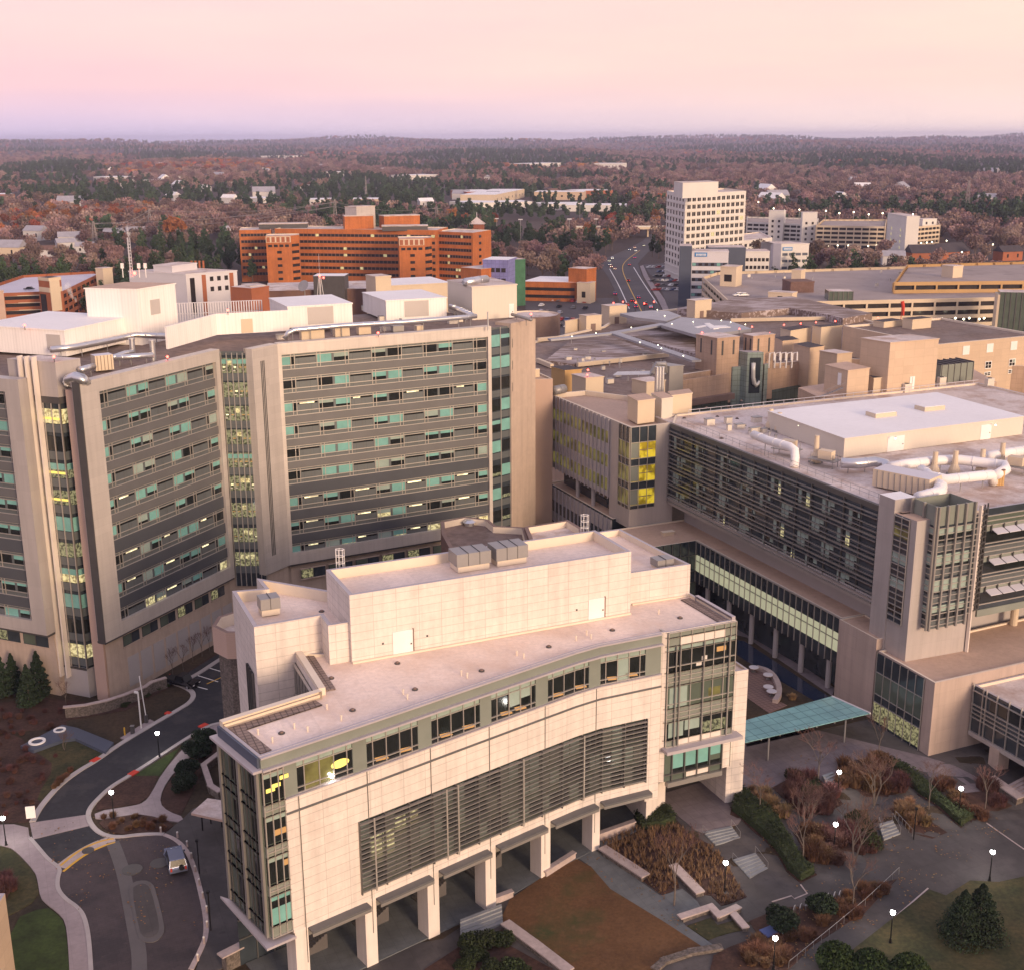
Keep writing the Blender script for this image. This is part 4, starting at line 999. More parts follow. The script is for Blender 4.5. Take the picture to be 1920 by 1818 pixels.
def ward_floor(f, f_s0, f_s1, mods, name_d, zmin, litrows, seed):
	"""mods: (kind, s0, s1); draws bands, spandrels, windows for every storey between the frame pieces"""
	bands, sp, mul = MB(), MB(), MB()
	for r, zt in enumerate(TOPS):
		znext = TOPS[r + 1] if r < 8 else zmin
		lo = zt - 2.6
		bands.fb(f, f_s0, f_s1, max(znext, zmin) + .02, lo, -1.2, -.42 if r < 8 else -.5, 'band_brown' if r < 5 else 'band_dark')  # lower storeys get the darker, bluer band: shade painted in
		sp.fb(f, f_s0, f_s1, lo, zt, -1.2, -.62, 'spandrel_grey')
		for h in (zt - .03, zt - .42, zt - 1.87, lo + .03): mul.fb(f, f_s0, f_s1, h - .05, h + .05, -.62, -.50, 'mullion')
		for kind, s0, s1 in mods:
			if kind == 'g':
				lit = (r in litrows) or rt.random() < .12
				strips = MB().fb(f, s0 + .2, s1 - .2, zt - .80, zt - .45, -.62, -.58, 'glass_dark')
				if lit:
					a = s0 + .3 + rt.random() * .5; strips.fb(f, a, min(s1 - .3, a + 1.2 + rt.random() * 1.4), zt - .74, zt - .54, -.62, -.56, 'lamp_strip')
				strips.build('clerestory', tower); mul.fb(f, (s0 + s1) / 2 - .025, (s0 + s1) / 2 + .025, lo, zt - .45, -.63, -.60, 'mullion_dark')
			else:
				w = MB(); w.fb(f, s0 + .05, s1 - .05, zt - 1.85, zt - .45, -.66, -.60, 'glass_dark')
				lit = r >= 6 and rt.random() < (.25 if r < 8 else .7) * (1 if f is FM else .5)
				pn = [(s0 + .1, (s0 + s1) / 2 - .22), ((s0 + s1) / 2 + .22, s1 - .1)] if kind == 'p' else [(s0 + .1, s1 - .75) if kind == 'h' else (s0 + .75, s1 - .1)]
				for a, b in pn:
					k = rt.random(); m_ = 'glass_shade' if rt.random() < .22 else 'glass_blind'
					if lit and rt.random() < .75: w.fb(f, a, b, zt - 1.8, zt - .5, -.61, -.57, 'glass_lit')
					h = 0 if k < .16 else (1.3 if k < .56 else .35 + rt.random() * .6)
					if h: w.fb(f, a, b, zt - .5 - h, zt - .48, -.61, -.56, m_)
				if kind == 'p': w.fb(f, (s0 + s1) / 2 - .2, (s0 + s1) / 2 + .2, zt - 1.85, zt - .45, -.62, -.55, 'spandrel_grey')
				for s in ((s0 + .03, s0 + .62, s1 - .62, s1 - .03) if kind == 'p' else ((s0 + .03, s1 - .65, s1 - .03) if kind == 'h' else (s0 + .03, s0 + .65, s1 - .03))):
					w.fb(f, s - .045, s + .045, lo, zt - .02, -.60, -.50, 'mullion')
				w.build('window', tower)
	bands.build(name_d, tower); sp.build('spandrel', tower); mul.build('mullion_grid', tower)
ward_floor(FM, .6, 38.25, [('h', .6, 2.9), ('g', 2.9, 6.7), ('p', 6.7, 12.3), ('g', 12.3, 16.4), ('p', 16.4, 21.9), ('g', 21.9, 25.9), ('p', 25.9, 31.5), ('g', 31.5, 35.6), ('k', 35.6, 38.2)], 'floor_band', 12.6, (2, 6, 7, 8), 1)
ward_floor(FW, 3.5, 29.3, [('h', 3.5, 5.5), ('g', 5.5, 9.3), ('p', 9.3, 14), ('g', 14, 17.8), ('p', 17.8, 22.8), ('g', 22.8, 26.6), ('k', 26.6, 29.2)], 'floor_band', 12.4, (6, 7), 2)
L2 = F2.len
ward_floor(F2, L2 - 22, L2 - 2.6, [('p', L2 - 8.0, L2 - 2.6), ('g', L2 - 12, L2 - 8.0), ('p', L2 - 17.2, L2 - 12), ('g', L2 - 22, L2 - 17.2)], 'floor_band', 12.4, (6, 7, 8), 3)
def frame_part(f, rects, m='metal_panel'):
	mb = MB()
	for s0, s1, z0, z1, d0, d1 in rects: mb.fb(f, s0, s1, z0, z1, d0, d1, m)
	return mb.build('facade_frame', tower)
frame_part(FM, [(0, FM.len, 46.6, ZT, -1.6, 0), (0, FM.len, 10.6, 12.62, -1.6, 0), (0, .6, 12.62, 46.6, -1.6, 0), (38.25, FM.len, 12.62, 46.6, -1.6, 0)])
frame_part(FW, [(0, FW.len, 46.55, ZT, -1.6, 0), (0, FW.len, 10.3, 12.4, -1.6, 0), (0, 3.45, 12.4, 46.55, -1.6, 0), (29.25, FW.len, 12.4, 46.55, -1.6, 0)])
frame_part(F2, [(0, L2, 46.55, ZT, -1.8, 0), (0, L2, 10.4, 12.4, -1.8, 0), (L2 - 2.55, L2, 12.4, 46.55, -1.8, 0)], 'metal_panel_plain')
frame_part(FFn, [(0, FFn.len, 10.6, ZT, -1.4, 0)])
mb = MB()
for s in (1.9, 2.25, 2.6):
	mb.fb(FFn, s - .11, s + .11, 13.5, 46.2, 0, .02, 'mullion_dark')
mb.build('wall_slot', tower)
mb = MB()
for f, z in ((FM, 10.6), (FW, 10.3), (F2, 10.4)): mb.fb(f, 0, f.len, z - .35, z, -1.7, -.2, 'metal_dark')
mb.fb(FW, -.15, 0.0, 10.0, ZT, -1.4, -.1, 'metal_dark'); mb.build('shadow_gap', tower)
# recessed glass strip between the wings
def lounge(f, z0, z1, d, nv, name, rows):
	g, m_ = MB(), MB(); g.fb(f, 0, f.len, z0, z1, d - .5, d, 'glass_slate')
	ts = [t for t in TOPS] + [10.3]
	for r, t in enumerate(ts):
		if t > z1 + .2 or t - 2.2 < z0: continue
		g.fb(f, 0, f.len, t - 3.3, t - 2.1, d, d + .02, 'spandrel_grey' if r < 9 else 'glass_slate')
		if r in (0, 4): g.fb(f, 0, f.len, t - .55, t + .15, d, d + .02, 'glass_blind')
		for k in range(nv):
			a, b = f.len * k / nv, f.len * (k + 1) / nv
			x = rt.random()
			if rows == 'lit':
				g.fb(f, a, b, t - 2.05, t + .35, d, d + .015, 'glass_room')
				if x < .34 and 0 < k: g.fb(f, a + .08, b - .08, t - .75, t - .05, d + .015, d + .03, 'glass_lit')
				if x > .35: g.fb(f, a + .2, b - .25, t - 1.15, t - 1.0, d + .015, d + .035, 'lamp_strip' if x > .8 else 'ochre_wall')
				if x > .7: g.fb(f, a + .1, b - .4, t - 1.7, t - 1.6, d + .015, d + .035, 'white_concrete')
			elif rows == 'mixed':
				g.fb(f, a, b, t - 1.9, t + .2, d, d + .015, ('glass_blind' if x < .4 else 'glass_dark'))
				if x > .75: g.fb(f, a + .1, b - .1, t - 1.8, t - 1.2, d + .015, d + .03, 'glass_room')
	for k in range(nv + 1): m_.fb(f, f.len * k / nv - .06, f.len * k / nv + .06, z0, z1 + .4, d, d + .16, 'mullion')
	g.build(name, tower); m_.build('mullion_grid', tower)
lounge(FG, 8.5, 47.3, -.7, 6, 'glass_strip', 'lit')
lounge(FGe, 8.5, 47.6, -.25, 2, 'glass_strip', 'mixed')
frame_part(FWr, [(0, FWr.len, 0, ZT + .0, -3.5, 0), (0, .35, 0, ZT, 0, .1)], 'beige_wall')
mb = MB()
for z in (45, 41, 37): mb.fb(FWr, .35, .6, z - 1, z + .6, 0, .04, 'mullion_dark')
mb.build('wall_slot', tower)
# base storey windows and grey panels
FB1 = F(B0, off(FW, FW.len, -1.2)); FB2 = F(off(FFn, FFn.len, -.5), off(FM, FM.len, -1.3)); FB3 = F(off(F2, 0, -1.7), off(F2, F2.len - .3, -1.7))
for f, s0, s1, n in ((FB1, 3.4, FB1.len - 1.2, 6), (FB2, 2.0, FB2.len - 2, 7), (FB3, FB3.len - 17, FB3.len - .9, 3)):
	w_ = (s1 - s0) / n
	for k in range(n):
		w = MB(); a, b = s0 + w_ * k + .3, s0 + w_ * (k + 1) - .3
		w.fb(f, a, b, 7.6, 9.3, .0, .02, 'glass_slate'); w.fb(f, a + .1, a + (b - a) * .5, 7.7, 9.2, .02, .03, 'glass_green' if rt.random() < .6 else 'glass_room')
		w.fb(f, a - .1, b + .1, 7.4, 7.6, 0, .12, 'beige_wall'); w.fb(f, a - .1, b + .1, 9.3, 9.5, 0, .1, 'beige_wall'); w.fb(f, (a + b) / 2 - .04, (a + b) / 2 + .04, 7.6, 9.3, .02, .08, 'mullion_dark')
		w.build('base_window', tower)
for k in range(9):
	a = 4.0 + k * 2.85; MB().fb(FB1, a + .25, a + 2.6, .9, 5.6, 0, .05, 'beige_grey').build('base_panel', tower)
# glazed lounge bay and salmon pillar at the near corner
bc = (-63.33, 168.53); bl = (-71.2, 171.6); br = P(150, 672, 50.64)
FL, FRt = F(bl, bc), F(bc, br)
bay = thing('lounge_bay', 'dark glazed lounge stack with three cream fins at the tower corner', 'building', (*bc, 0))
MB().prism([bl, bc, br, (br[0] - 7, br[1] + 3)], 45.64, 50.64, 'metal_panel_plain', 'roof_pale').build('plant_box', bay)
MB().prism([off(FL, 0, -.1), off(FL, FL.len, -.1), off(FRt, FRt.len, 0), (br[0] - 7, br[1] + 3)], 4.6, 45.64, 'glass_slate').build('wall', bay)
MB().prism([off(FL, .4, .1), off(FL, FL.len, .15), off(FRt, 2, .1), (br[0] - 6, br[1])], 0, 4.6, 'beige_grey').build('plinth', bay)
mb = MB(); mb.fb(FL, 0, FL.len, 44.7, 45.6, -.05, .03, 'metal_dark'); mb.fb(FRt, 0, FRt.len, 44.7, 45.6, -.05, .03, 'metal_dark'); mb.fb(FL, 0, FL.len, 4.3, 4.6, 0, .18, 'metal_dark'); mb.build('shadow_gap', bay)
for r, t in enumerate([43.9 - k * 3.95 for k in range(10)]):
	g = MB()
	for f in (FL, FRt):
		n = 6 if f is FL else 2; LL = f.len if f is FL else 2.6
		g.fb(f, 0, LL, t - 3.4, t - 2.2, 0, .02, 'spandrel_grey')
		for k in range(n):
			a, b = LL * k / n, LL * (k + 1) / n
			m_ = {0: 'glass_lit', 1: 'glass_dark', 2: 'glass_room', 3: 'glass_room', 4: 'glass_blind', 5: 'glass_room', 6: 'glass_lit', 7: 'glass_blind', 8: 'glass_dark', 9: 'glass_lit'}[r]
			if f is FL and k < 2 and m_ in ('glass_lit',): m_ = 'glass_green'
			g.fb(f, a, b, t - 2.1, t, 0, .03, m_)
			if r in (2, 6): g.fb(f, a, b, t - .9, t, .03, .04, 'glass_blind')
			if r in (0, 2, 3) and k > 2: g.fb(f, a, b, t - 1.55, t - 1.2, .03, .045, 'lamp_room')
	g.build('window', bay)
mb = MB()
for k in range(7): s = FL.len * k / 6; mb.fb(FL, s - .06, s + .06, 4.6, 44.7, .04, .18, 'mullion')
for k in range(3): s = 2.6 * k / 2; mb.fb(FRt, s - .06, s + .06, 4.6, 44.7, .04, .18, 'mullion_dark')
mb.build('mullion_grid', bay)
for px in (36, 49, 62):
	s = min((k * .02 for k in range(-100, 400)), key=lambda q: abs(proj(*FL(q, 51.3, .6))[0] - px)); MB().fb(FL, s - .12, s + .12, 3.0, 51.3, .1, 1.0, 'precast_plain').build('fin', bay)
pa, pb = (-62.1, 168.0), (-59.75, 166.35)
fp = F(pa, pb); MB().fb(fp, .15, fp.len - .1, 0, 46.9, -1.0, .12, 'salmon_wall').build('corner_pillar', tower)
# rooftop boxes
def rbox(name, label, a, b, c, zt, zb, m, roof='roof_white', vents=(), lift=0, cat='rooftop plant room'):
	A_, B_, C_ = P(*a, zt), P(*b, zt), P(*c, zt); pl = para(A_, B_, C_)
	t = thing(name, label, cat, (*B_, zb))
	MB().prism(pl, zb, zt - .12, m).build('wall', t); MB().prism(inset(pl if area2(pl) > 0 else pl[::-1], -.12), zt - .12, zt + .08, m, roof).build('roof', t)
	fs = {'l': F(A_, B_), 'r': F(B_, C_)}
	for side, s0, s1, z0, z1, k in vents:
		f = fs[side]; v = MB()
		v.fb(f, f.len * s0, f.len * s1, lerp(zb, zt, z0), lerp(zb, zt, z1), 0, .06, 'vent_louvre' if k == 'vent' else 'paint_white')
		if k == 'door': v.fb(f, f.len * s1 - .35, f.len * s1 - .2, lerp(zb, zt, z0) + 1, lerp(zb, zt, z0) + 1.15, .06, .12, 'metal_dark')
		v.build('louvre' if k == 'vent' else 'door', t)
	return t, fs
ba = (120 - 120 * 1.4, 620 - 7 * 1.4)
rbox('plant_room', 'wide low white box on the west end of the tower roof', ba, (120, 620), (249, 593), 52.3, 48.3, 'penthouse_white', vents=[('l', .80, .95, .22, .82, 'vent')])
tB, _ = rbox('plant_room', 'tallest white block carrying the aerial mast on the tower roof', (159, 541), (257, 543), (328, 532), 57.0, 47.6, 'penthouse_white', 'roof_tan', vents=[('r', .3, .55, .52, .78, 'vent')])
rbox('plant_room', 'white box with a broad louvre left of its twin on the tower roof', (505, 559.6), (539, 576), (660, 569), 52.6, 49.0, 'penthouse_white', vents=[('r', .3, .70, .1, .92, 'vent')])
rbox('plant_room', 'white box with a beige louvre right of its twin on the tower roof', (679.8, 549), (723.4, 564.4), (837, 558.4), 51.9, 48.3, 'penthouse_white', vents=[('r', .3, .70, .12, .92, 'vent')])
tF, _ = rbox('plant_room', 'tall beige plant room with white door at the east end of the tower roof', (839, 525.7), (884.8, 538.6), (969, 533.7), 54.0, 47.9, 'penthouse_cream', 'roof_pale', vents=[('r', .82, .93, .0, .42, 'door')])
sw = [P(*q, 52.4) for q in ((312, 613), (405, 589), (541, 582))]
t = thing('screen_wall', 'bent white screen wall with a cream door on the tower roof', 'screen wall', (*sw[0], 48.4))
for a, b in zip(sw, sw[1:]):
	f = F(a, b); MB().fb(f, 0, f.len, 48.9, 52.4, -.35, 0, 'penthouse_white').build('panel', t)
f = F(sw[1], sw[2]); MB().fb(f, f.len * .33, f.len * .49, 48.95, 51.3, 0, .05, 'cream_concrete').build('door', t)
a, b = P(331, 569, 52), P(490, 563, 52); f = F(a, b); t = thing('louvre_fence', 'pale slatted louvre fence behind the white screen wall', 'fence', (*a, 48))
mb = MB()
for k in range(34): mb.fb(f, f.len * k / 33 - .10, f.len * k / 33 + .10, 48.0, 52.0, 0, .2, 'grey_white')
mb.build('slats', t); mb = MB()
for z in (48.4, 50, 51.9): mb.fb(f, 0, f.len, z, z + .12, -.1, 0, 'grey_white')
mb.build('rails', t)
# ducts and pipes over the roof
def pipe(name, label, pts, r, m, zs=None, cat='duct', legs=0, n=10, group=None, legm='metal_grey', zfloor=None):
	q = [(*P(p[0], p[1], p[2]), p[2]) for p in pts]
	t = thing(name, label, cat, q[0], group)
	MB().tube(q, r, m, n).build('pipe', t, smooth=True)
	mb = MB(); seg = 0
	for i in range(len(q) - 1):
		L_ = (Vector(q[i + 1]) - Vector(q[i])).length; d = (Vector(q[i + 1]) - Vector(q[i])).normalized()
		for k in range(1, int(L_ / 2.2) + 1):
			c = Vector(q[i]).lerp(Vector(q[i + 1]), k / (int(L_ / 2.2) + 1)); mb.tube([c - d * .06, c + d * .06], r * 1.06, m, n); seg += 1
	if seg: mb.build('joint_band', t)
	for k in range(legs):
		u_ = (k + .5) / legs * (len(q) - 1); i = int(u_); c = Vector(q[i]).lerp(Vector(q[i + 1]), u_ - i)
		MB().cyl((c.x, c.y, zfloor), .07, max(.1, c.z - r - zfloor), legm, 5).build('leg', t)
	return t
pipe('roof_duct', 'long silver duct along the front of the tower roof', [(533, 636, 48.6), (541, 624, 49.6), (552, 619, 50.0), (640, 611, 50.0), (760, 604, 50.0), (860, 596, 50.0), (893, 593, 50.0)], .42, 'metal_silver', legs=9, zfloor=47.9)
pipe('roof_duct', 'silver duct climbing beside the wide low white box', [(95, 656, 49.6), (140, 651, 49.6), (200, 640, 49.6), (255, 628, 49.6), (318, 631, 49.6)], .5, 'metal_silver', legs=5, zfloor=47.9)
pipe('roof_duct', 'short silver duct running into the cream filter box', [(150, 694, 49.2), (176, 687, 49.2)], .45, 'metal_silver', legs=2, zfloor=47.9)
pipe('roof_duct', 'silver duct from the filter box to the far round stack', [(212, 672, 49.2), (245, 669, 49.2), (288, 666, 49.3)], .42, 'metal_silver', legs=3, zfloor=47.9)
pipe('roof_duct', 'silver duct from the filter box to the near round stack', [(212, 670, 49.4), (235, 662, 49.4), (250, 660, 49.4)], .36, 'metal_silver', legs=2, zfloor=47.9)
pipe('roof_duct', 'curved silver duct over the salmon corner pillar', [(128, 718, 47.3), (130, 712, 48.6), (142, 707, 49.0), (154, 711, 48.9), (162, 718, 48.0)], .75, 'metal_silver')
pipe('roof_duct', 'thin twin silver duct beside the tall beige plant room', [(845, 575, 50), (860, 580, 50), (886, 592, 50)], .5, 'metal_silver', legs=2, zfloor=47.9)
pipe('roof_duct', 'silver tube lying on top of the tall beige plant room', [(872, 530, 54.6), (912, 524, 54.6)], .8, 'metal_silver', legs=2, zfloor=54)
pipe('roof_duct', 'grey pipe crossing the east end of the tower roof', [(960, 590, 49.2), (996, 600, 49.2)], .3, 'metal_grey', legs=2, zfloor=47.9)
for q, lab in (((249, 660), 'left round steel exhaust stack on the wing roof'), ((287, 664), 'right round steel exhaust stack on the wing roof'), ((915, 608), 'thin tall exhaust pipe at the east end of the tower roof')):
	x, y = P(*q, 49); single('exhaust_stack', MB().cyl((x, y, 47.9), .42 if q[0] < 900 else .14, 3.1, 'metal_silver', 10).cyl((x, y, 50.9), .5 if q[0] < 900 else .17, .2, 'metal_silver', 10), lab, 'exhaust stack', (x, y, 47.9))
x, y = P(192, 680, 49.2); t = thing('filter_box', 'cream ribbed filter box between silver ducts on the wing roof', 'rooftop unit', (x, y, 48)); MB().box((x, y, 48.2), (2.6, 2.0, 2.2), R(35), 'cream_concrete', 'grey_white').build('casing', t)
mb = MB(); ca, sa = math.cos(R(35)), math.sin(R(35))
for k in range(5): d = (k - 2) * .5; mb.box((x + d * ca, y + d * sa, 48.25), (.08, 2.1, 2.1), R(35), 'brown_fascia')
mb.build('rib', t)
x, y = P(287, 600, 49.5); single('round_tank', MB().tube([(x - 2.2, y, 50), (x - 1.6, y, 50), (x + 1.6, y, 50), (x + 2.2, y, 50)], [.5, 1.0, 1.0, .5], 'metal_silver', 12).box((x, y, 47.9), (3.6, 1.4, 1.2), 0, 'brown_fascia'), 'silver tank on a rusty rack in front of the tallest white block', 'tank', (x, y, 47.9))
# rack under the long duct
for i, (q, w_, h_) in enumerate((((585, 631), 4.0, 1.5), ((640, 626), 2.6, 1.4), ((682, 622), 2.2, 1.3), ((745, 617), 2.0, 1.0), ((785, 616), 1.2, .9))):
	x, y = P(*q, 48.5); t = thing('air_handler', ['long cream', 'cream', 'pale', 'open framed', 'small boxy'][i] + ' air handler under the long silver duct', 'rooftop unit', (x, y, 47.9))
	MB().box((x, y, 48.1), (w_, 1.2, h_), R(28), 'cream_concrete' if i != 3 else 'metal_grey').build('casing', t); MB().box((x, y, 47.9), (w_ * .9, 1.0, .2), R(28), 'metal_dark').build('curb', t)
x, y = P(247, 522, 57.0); t = thing('aerial_mast', 'thin lattice aerial mast with red beacon on the tallest white block', 'mast', (x, y, 57))
mb = MB()
for k in range(3): a = 2 * math.pi * k / 3; mb.cyl((x + .25 * math.cos(a), y + .25 * math.sin(a), 57), .05, 7.0, 'grey_white', 5)
for k in range(12): mb.cyl((x, y, 57.3 + k * .55), .3, .06, 'grey_white', 6)
mb.cyl((x, y, 64), .03, 2.2, 'grey_white', 5); mb.build('lattice', t); MB().ball((x + .7, y - .5, 57.9), .32, 'beacon_red', 8).build('beacon', t)
for q in ((231, 521), (262, 521), (274, 521)):
	x, y = P(*q, 57); single('roof_antenna', MB().cyl((x, y, 57.0), .08, 2.0, 'paint_white', 6).box((x, y, 58.6), (.5, .3, .9), 0, 'paint_white'), 'small white panel antenna on the tallest white block', 'antenna', (x, y, 57), 'panel antennas on the tallest block')
def beacon(q, z, label, group='red roof beacons', hgt=.7):
	x, y = P(*q, z); t = thing('roof_beacon', label, 'beacon', (x, y, z - hgt), group); MB().cyl((x, y, z - hgt), .06, hgt, 'metal_dark', 5).build('post', t); MB().ball((x, y, z + .05), .2, 'beacon_red', 8).build('lamp', t)
for q, z in (((101, 670), 51.4), ((314, 670), 48.9), ((709, 625), 48.9), ((996, 590), 49.4), ((46, 611), 52.9), ((427, 583), 52.9)): beacon(q, z, 'small glowing red beacon on the tower roof', 'red beacons on the tower roof')
# roof parapets of the tower
mb = MB()
for f in (FM, FW, F2, FFn): mb.fb(f, 0, f.len, 47.6, ZT - .01, -1.75, -1.62, 'metal_panel_plain')
mb.build('parapet', tower)
# ------------------------------------------------------------ clinic building on the right
clinic = thing('clinic_building', 'grey louvred clinic block with stair tower on the right', 'building', (*W(109.5, 126), 0))
ZC = 32.0
block(clinic, [W(109.5, 122), W(119.3, 122), W(119.3, 119.2), W(185, 119.2), W(185, 187.5), W(109.5, 187.5)], 17.4, ZC, 'metal_panel', 'roof_pale', .35, .4, 'coping_grey')
MB().prism([W(112.5, 124), W(185, 126), W(185, 181), W(112.5, 181)], 0, 17.4, 'beige_grey').build('recessed_wall', clinic)
FV = F(W(109.5, 181.4), W(109.5, 126.2)); LV = FV.len
mb = MB(); mb.fb(FV, 0, LV, 18.9, 31.2, -.2, .12, 'glass_slate'); mb.fb(FV, 0, LV, 31.2, ZC, -.2, .25, 'mullion_dark'); mb.fb(FV, 0, LV, 17.4, 18.9, -.2, .3, 'metal_panel_plain'); mb.build('glass_wall', clinic)
rc = random.Random(5)
for r in range(4):
	z = 29.4 - r * 3.2
	pos = 1.2 + (r % 2) * 1.2
	while pos < LV - 3:
		w = MB(); w.fb(FV, pos, pos + 2.9, z - 1.7, z + .5, .12, .16, 'mullion_dark')
		w.fb(FV, pos + .1, pos + .8, z - 1.6, z + .4, .16, .19, 'glass_shade'); a = rc.random()
		w.fb(FV, pos + 1.0, pos + 1.9, z - 1.6, z + .4, .16, .19, 'glass_shade' if a < .5 else 'glass_dark'); w.fb(FV, pos + 2.0, pos + 2.8, z - 1.6, z - .2, .16, .19, 'glass_dark' if a < .8 else 'glass_lit')
		w.fb(FV, pos + 2.0, pos + 2.8, z - .2, z + .4, .16, .19, 'glass_shade')
		w.build('window', clinic); pos += 5.4 + rc.random() * 2.4
mb = MB()
for r in range(4):
	z = 29.4 - r * 3.2
	for dz in (1.35, .75, -.35, -1.1, -1.75): mb.fb(FV, 0, LV, z + dz - .06, z + dz + .06, .35, .65, 'metal_silver' if dz in (.75, -1.1) else 'louvre_metal')
for k in range(16): mb.fb(FV, LV * k / 15 - .06, LV * k / 15 + .06, 18.5, 31.4, .14, .4, 'mullion_dark')
mb.build('sunscreen', clinic)
# stair tower and glass lantern
st = thing('stair_tower', 'mauve grey stair tower with a gridded glass lantern', 'tower', (*W(109.2, 118.8), 12.2))
MB().prism([W(108.9, 122.9), W(112.4, 122.9), W(112.4, 126), W(108.9, 126)], 12.2, 33.8, 'metal_panel_plain', 'roof_white').build('tall_shaft', st)
MB().prism([W(109.1, 118.7), W(119.0, 118.2), W(119.0, 122.88), W(109.1, 122.88)], 12.2, 32.0, 'metal_panel_plain', 'roof_tan').build('shaft', st)
fl = F(W(109.1, 122.8), W(109.1, 118.7)); g = MB()
g.fb(fl, 0, 2.9, 17.0, 31.9, -.1, .06, 'glass_slate')
for r in range(4):
	z = 30.6 - r * 3.6; g.fb(fl, .1, 2.8, z - 1.6, z - .2, .06, .08, ('glass_olive', 'glass_shade', 'glass_shade', 'glass_dark')[r])
grid(g, fl, 0, 2.9, 17, 31.9, [0, 1.45, 2.9], [17 + k * .82 for k in range(19)], .08, 'mullion', .09, .14); g.build('stair_glazing', st)
la, lb, lc, ld = W(111.2, 121.9), W(111.2, 117.35), W(117.3, 117.35), W(117.3, 121.9)
MB().prism([lb, lc, (ld[0], ld[1]), la], 17.4, 31.4, 'glass_slate', 'roof_tan').build('lantern_core', st)
g = MB()
for f in (F(la, lb), F(lb, lc), F(lc, ld), F(ld, la)):
	g.fb(f, 0, f.len, 31.4, 34.0, -.06, 0, 'glass_sage')
	if f.n.dot(Vector(UX)) > .5 or f.n.dot(Vector(UY)) > .5: continue
	for r in range(4):
		z = 31.0 - r * 3.6
		g.fb(f, .1, f.len - .1, z - 3.2, z - 2.0, 0, .02, 'spandrel_grey'); g.fb(f, .1, f.len - .1, z - 1.9, z - .9, 0, .02, 'glass_dark'); g.fb(f, .2, f.len - .2, z - (.9 if r in (0, 3) else 1.5), z, .02, .03, 'glass_shade')
g.build('lantern_glazing', st)
g = MB()
for f in (F(la, lb), F(lb, lc)):
	n = 4 if f.len > 5 else 2
	grid(g, f, 0, f.len, 17.4, 34.0, [], [17.5 + k * .8 for k in range(18)], .05, 'mullion', .08, .14)
	for k in range(n + 1): g.fb(f, f.len * k / n - .12, f.len * k / n + .12, 16.9, 34.1, .03, .4, 'louvre_metal')
g.build('lantern_grid', st)
f = F(W(117.3, 118.2), W(119.0, 118.2)); g = MB(); g.fb(f, 0, f.len, 18, 31.8, .02, .1, 'glass_slate'); grid(g, f, 0, f.len, 18, 31.8, [0, f.len], [18 + k * .8 for k in range(18)], .1, 'mullion', .09, .2); g.build('stair_glazing', st)
mb = MB(); f = F(W(119.0, 118.2), W(121.2, 119)); mb.fb(f, -.25, .05, 12.2, 33.2, .1, .5, 'precast_plain')
grid(mb, f, .4, 2.2, 18, 33.0, [.4, 1.3, 2.2], [18 + k * .8 for k in range(19)], .1, 'mullion_dark', .1, .2); mb.build('ladder_frame', st)
# south wing with sunshades
FS = F(W(121.2, 119.15), W(185, 119.15)); LS = FS.len
g = MB(); g.fb(FS, 0, LS, 17.6, 32.05, .0, .15, 'glass_slate')
for r in range(3):
	z = 30.2 - r * 4.4
	g.fb(FS, 0, LS, z - .4, z + .9, .15, .18, 'glass_green' if r == 0 else 'spandrel_grey'); g.fb(FS, 0, LS, z - 2.9, z - 1.4, .15, .17, 'glass_dark'); g.fb(FS, 0, LS, z - 1.3, z - .5, .15, .18, 'glass_sage')
	for h in (z + .9, z + .2, z - .45, z - 3.0): g.fb(FS, 0, LS, h - .06, h + .06, .18, .36, 'mullion')
	sh = MB()
	for k in range(16):
		s = 1.0 + k * 2.2
		if s + 2 < LS: sh.add([FS(s, z - .95, .25), FS(s + 2.0, z - .95, .25), FS(s + 2.0, z - 1.35, 1.5), FS(s, z - 1.35, 1.5), FS(s, z - 1.03, .25), FS(s + 2.0, z - 1.03, .25), FS(s + 2.0, z - 1.43, 1.5), FS(s, z - 1.43, 1.5)], [(0, 1, 2, 3), (7, 6, 5, 4), (3, 2, 6, 7), (0, 3, 7, 4), (1, 5, 6, 2)], 'grey_white'); sh.fb(FS, s - .1, s, z - 1.3, z - .4, .15, .5, 'mullion_dark')
	sh.build('sunshade', clinic)
g.fb(FS, 0, LS, 16.6, 17.6, .0, .3, 'glass_sage'); g.build('wing_glazing', clinic)
for uu in (132.1, 141, 150): MB().cyl((*W(uu, 122.5), 12.3), .55, 5.2, 'cream_concrete', 12).build('column', clinic)
# low roofs in front
low = thing('entrance_block', 'low pinkish clinic block with glazed side in front of the stair tower', 'building', (*W(107.7, 111.4), 0))
block(low, [W(107.7, 111.4), W(150, 111.6), W(150, 124), W(107.9, 122.6)], 2.0, 12.5, 'rose_tile', 'roof_tan', .25, .3, 'cream_coping')
MB().prism([W(113.8, 113), W(150, 113), W(150, 124), W(113.8, 124)], 0.2, 2.0, 'glass_slate').build('undercroft', low)
fl = F(W(107.7, 122.4), W(107.7, 113.2)); g = MB(); g.fb(fl, 0, fl.len, 1.9, 12.3, 0, .08, 'glass_slate'); g.fb(fl, 0, fl.len, 6.4, 9.6, .08, .10, 'glass_green'); g.fb(fl, 0, fl.len, 2.4, 5.2, .08, .10, 'glass_room')
grid(g, fl, 0, fl.len, 1.9, 12.3, [fl.len * k / 6 for k in range(7)], [6.4, 9.6, 5.2], .1, 'mullion', .07, .1); g.build('side_glazing', low)
low2 = thing('corner_block', 'dark glazed block with horizontal louvres at the right edge', 'building', (*W(114.2, 111.3), 0))
block(low2, [W(114.3, 85), W(114.3, 111.3), W(150, 111.3), W(150, 85)], 4.2, 11.0, 'glass_slate', 'roof_pale', .4, .35, 'coping_grey')
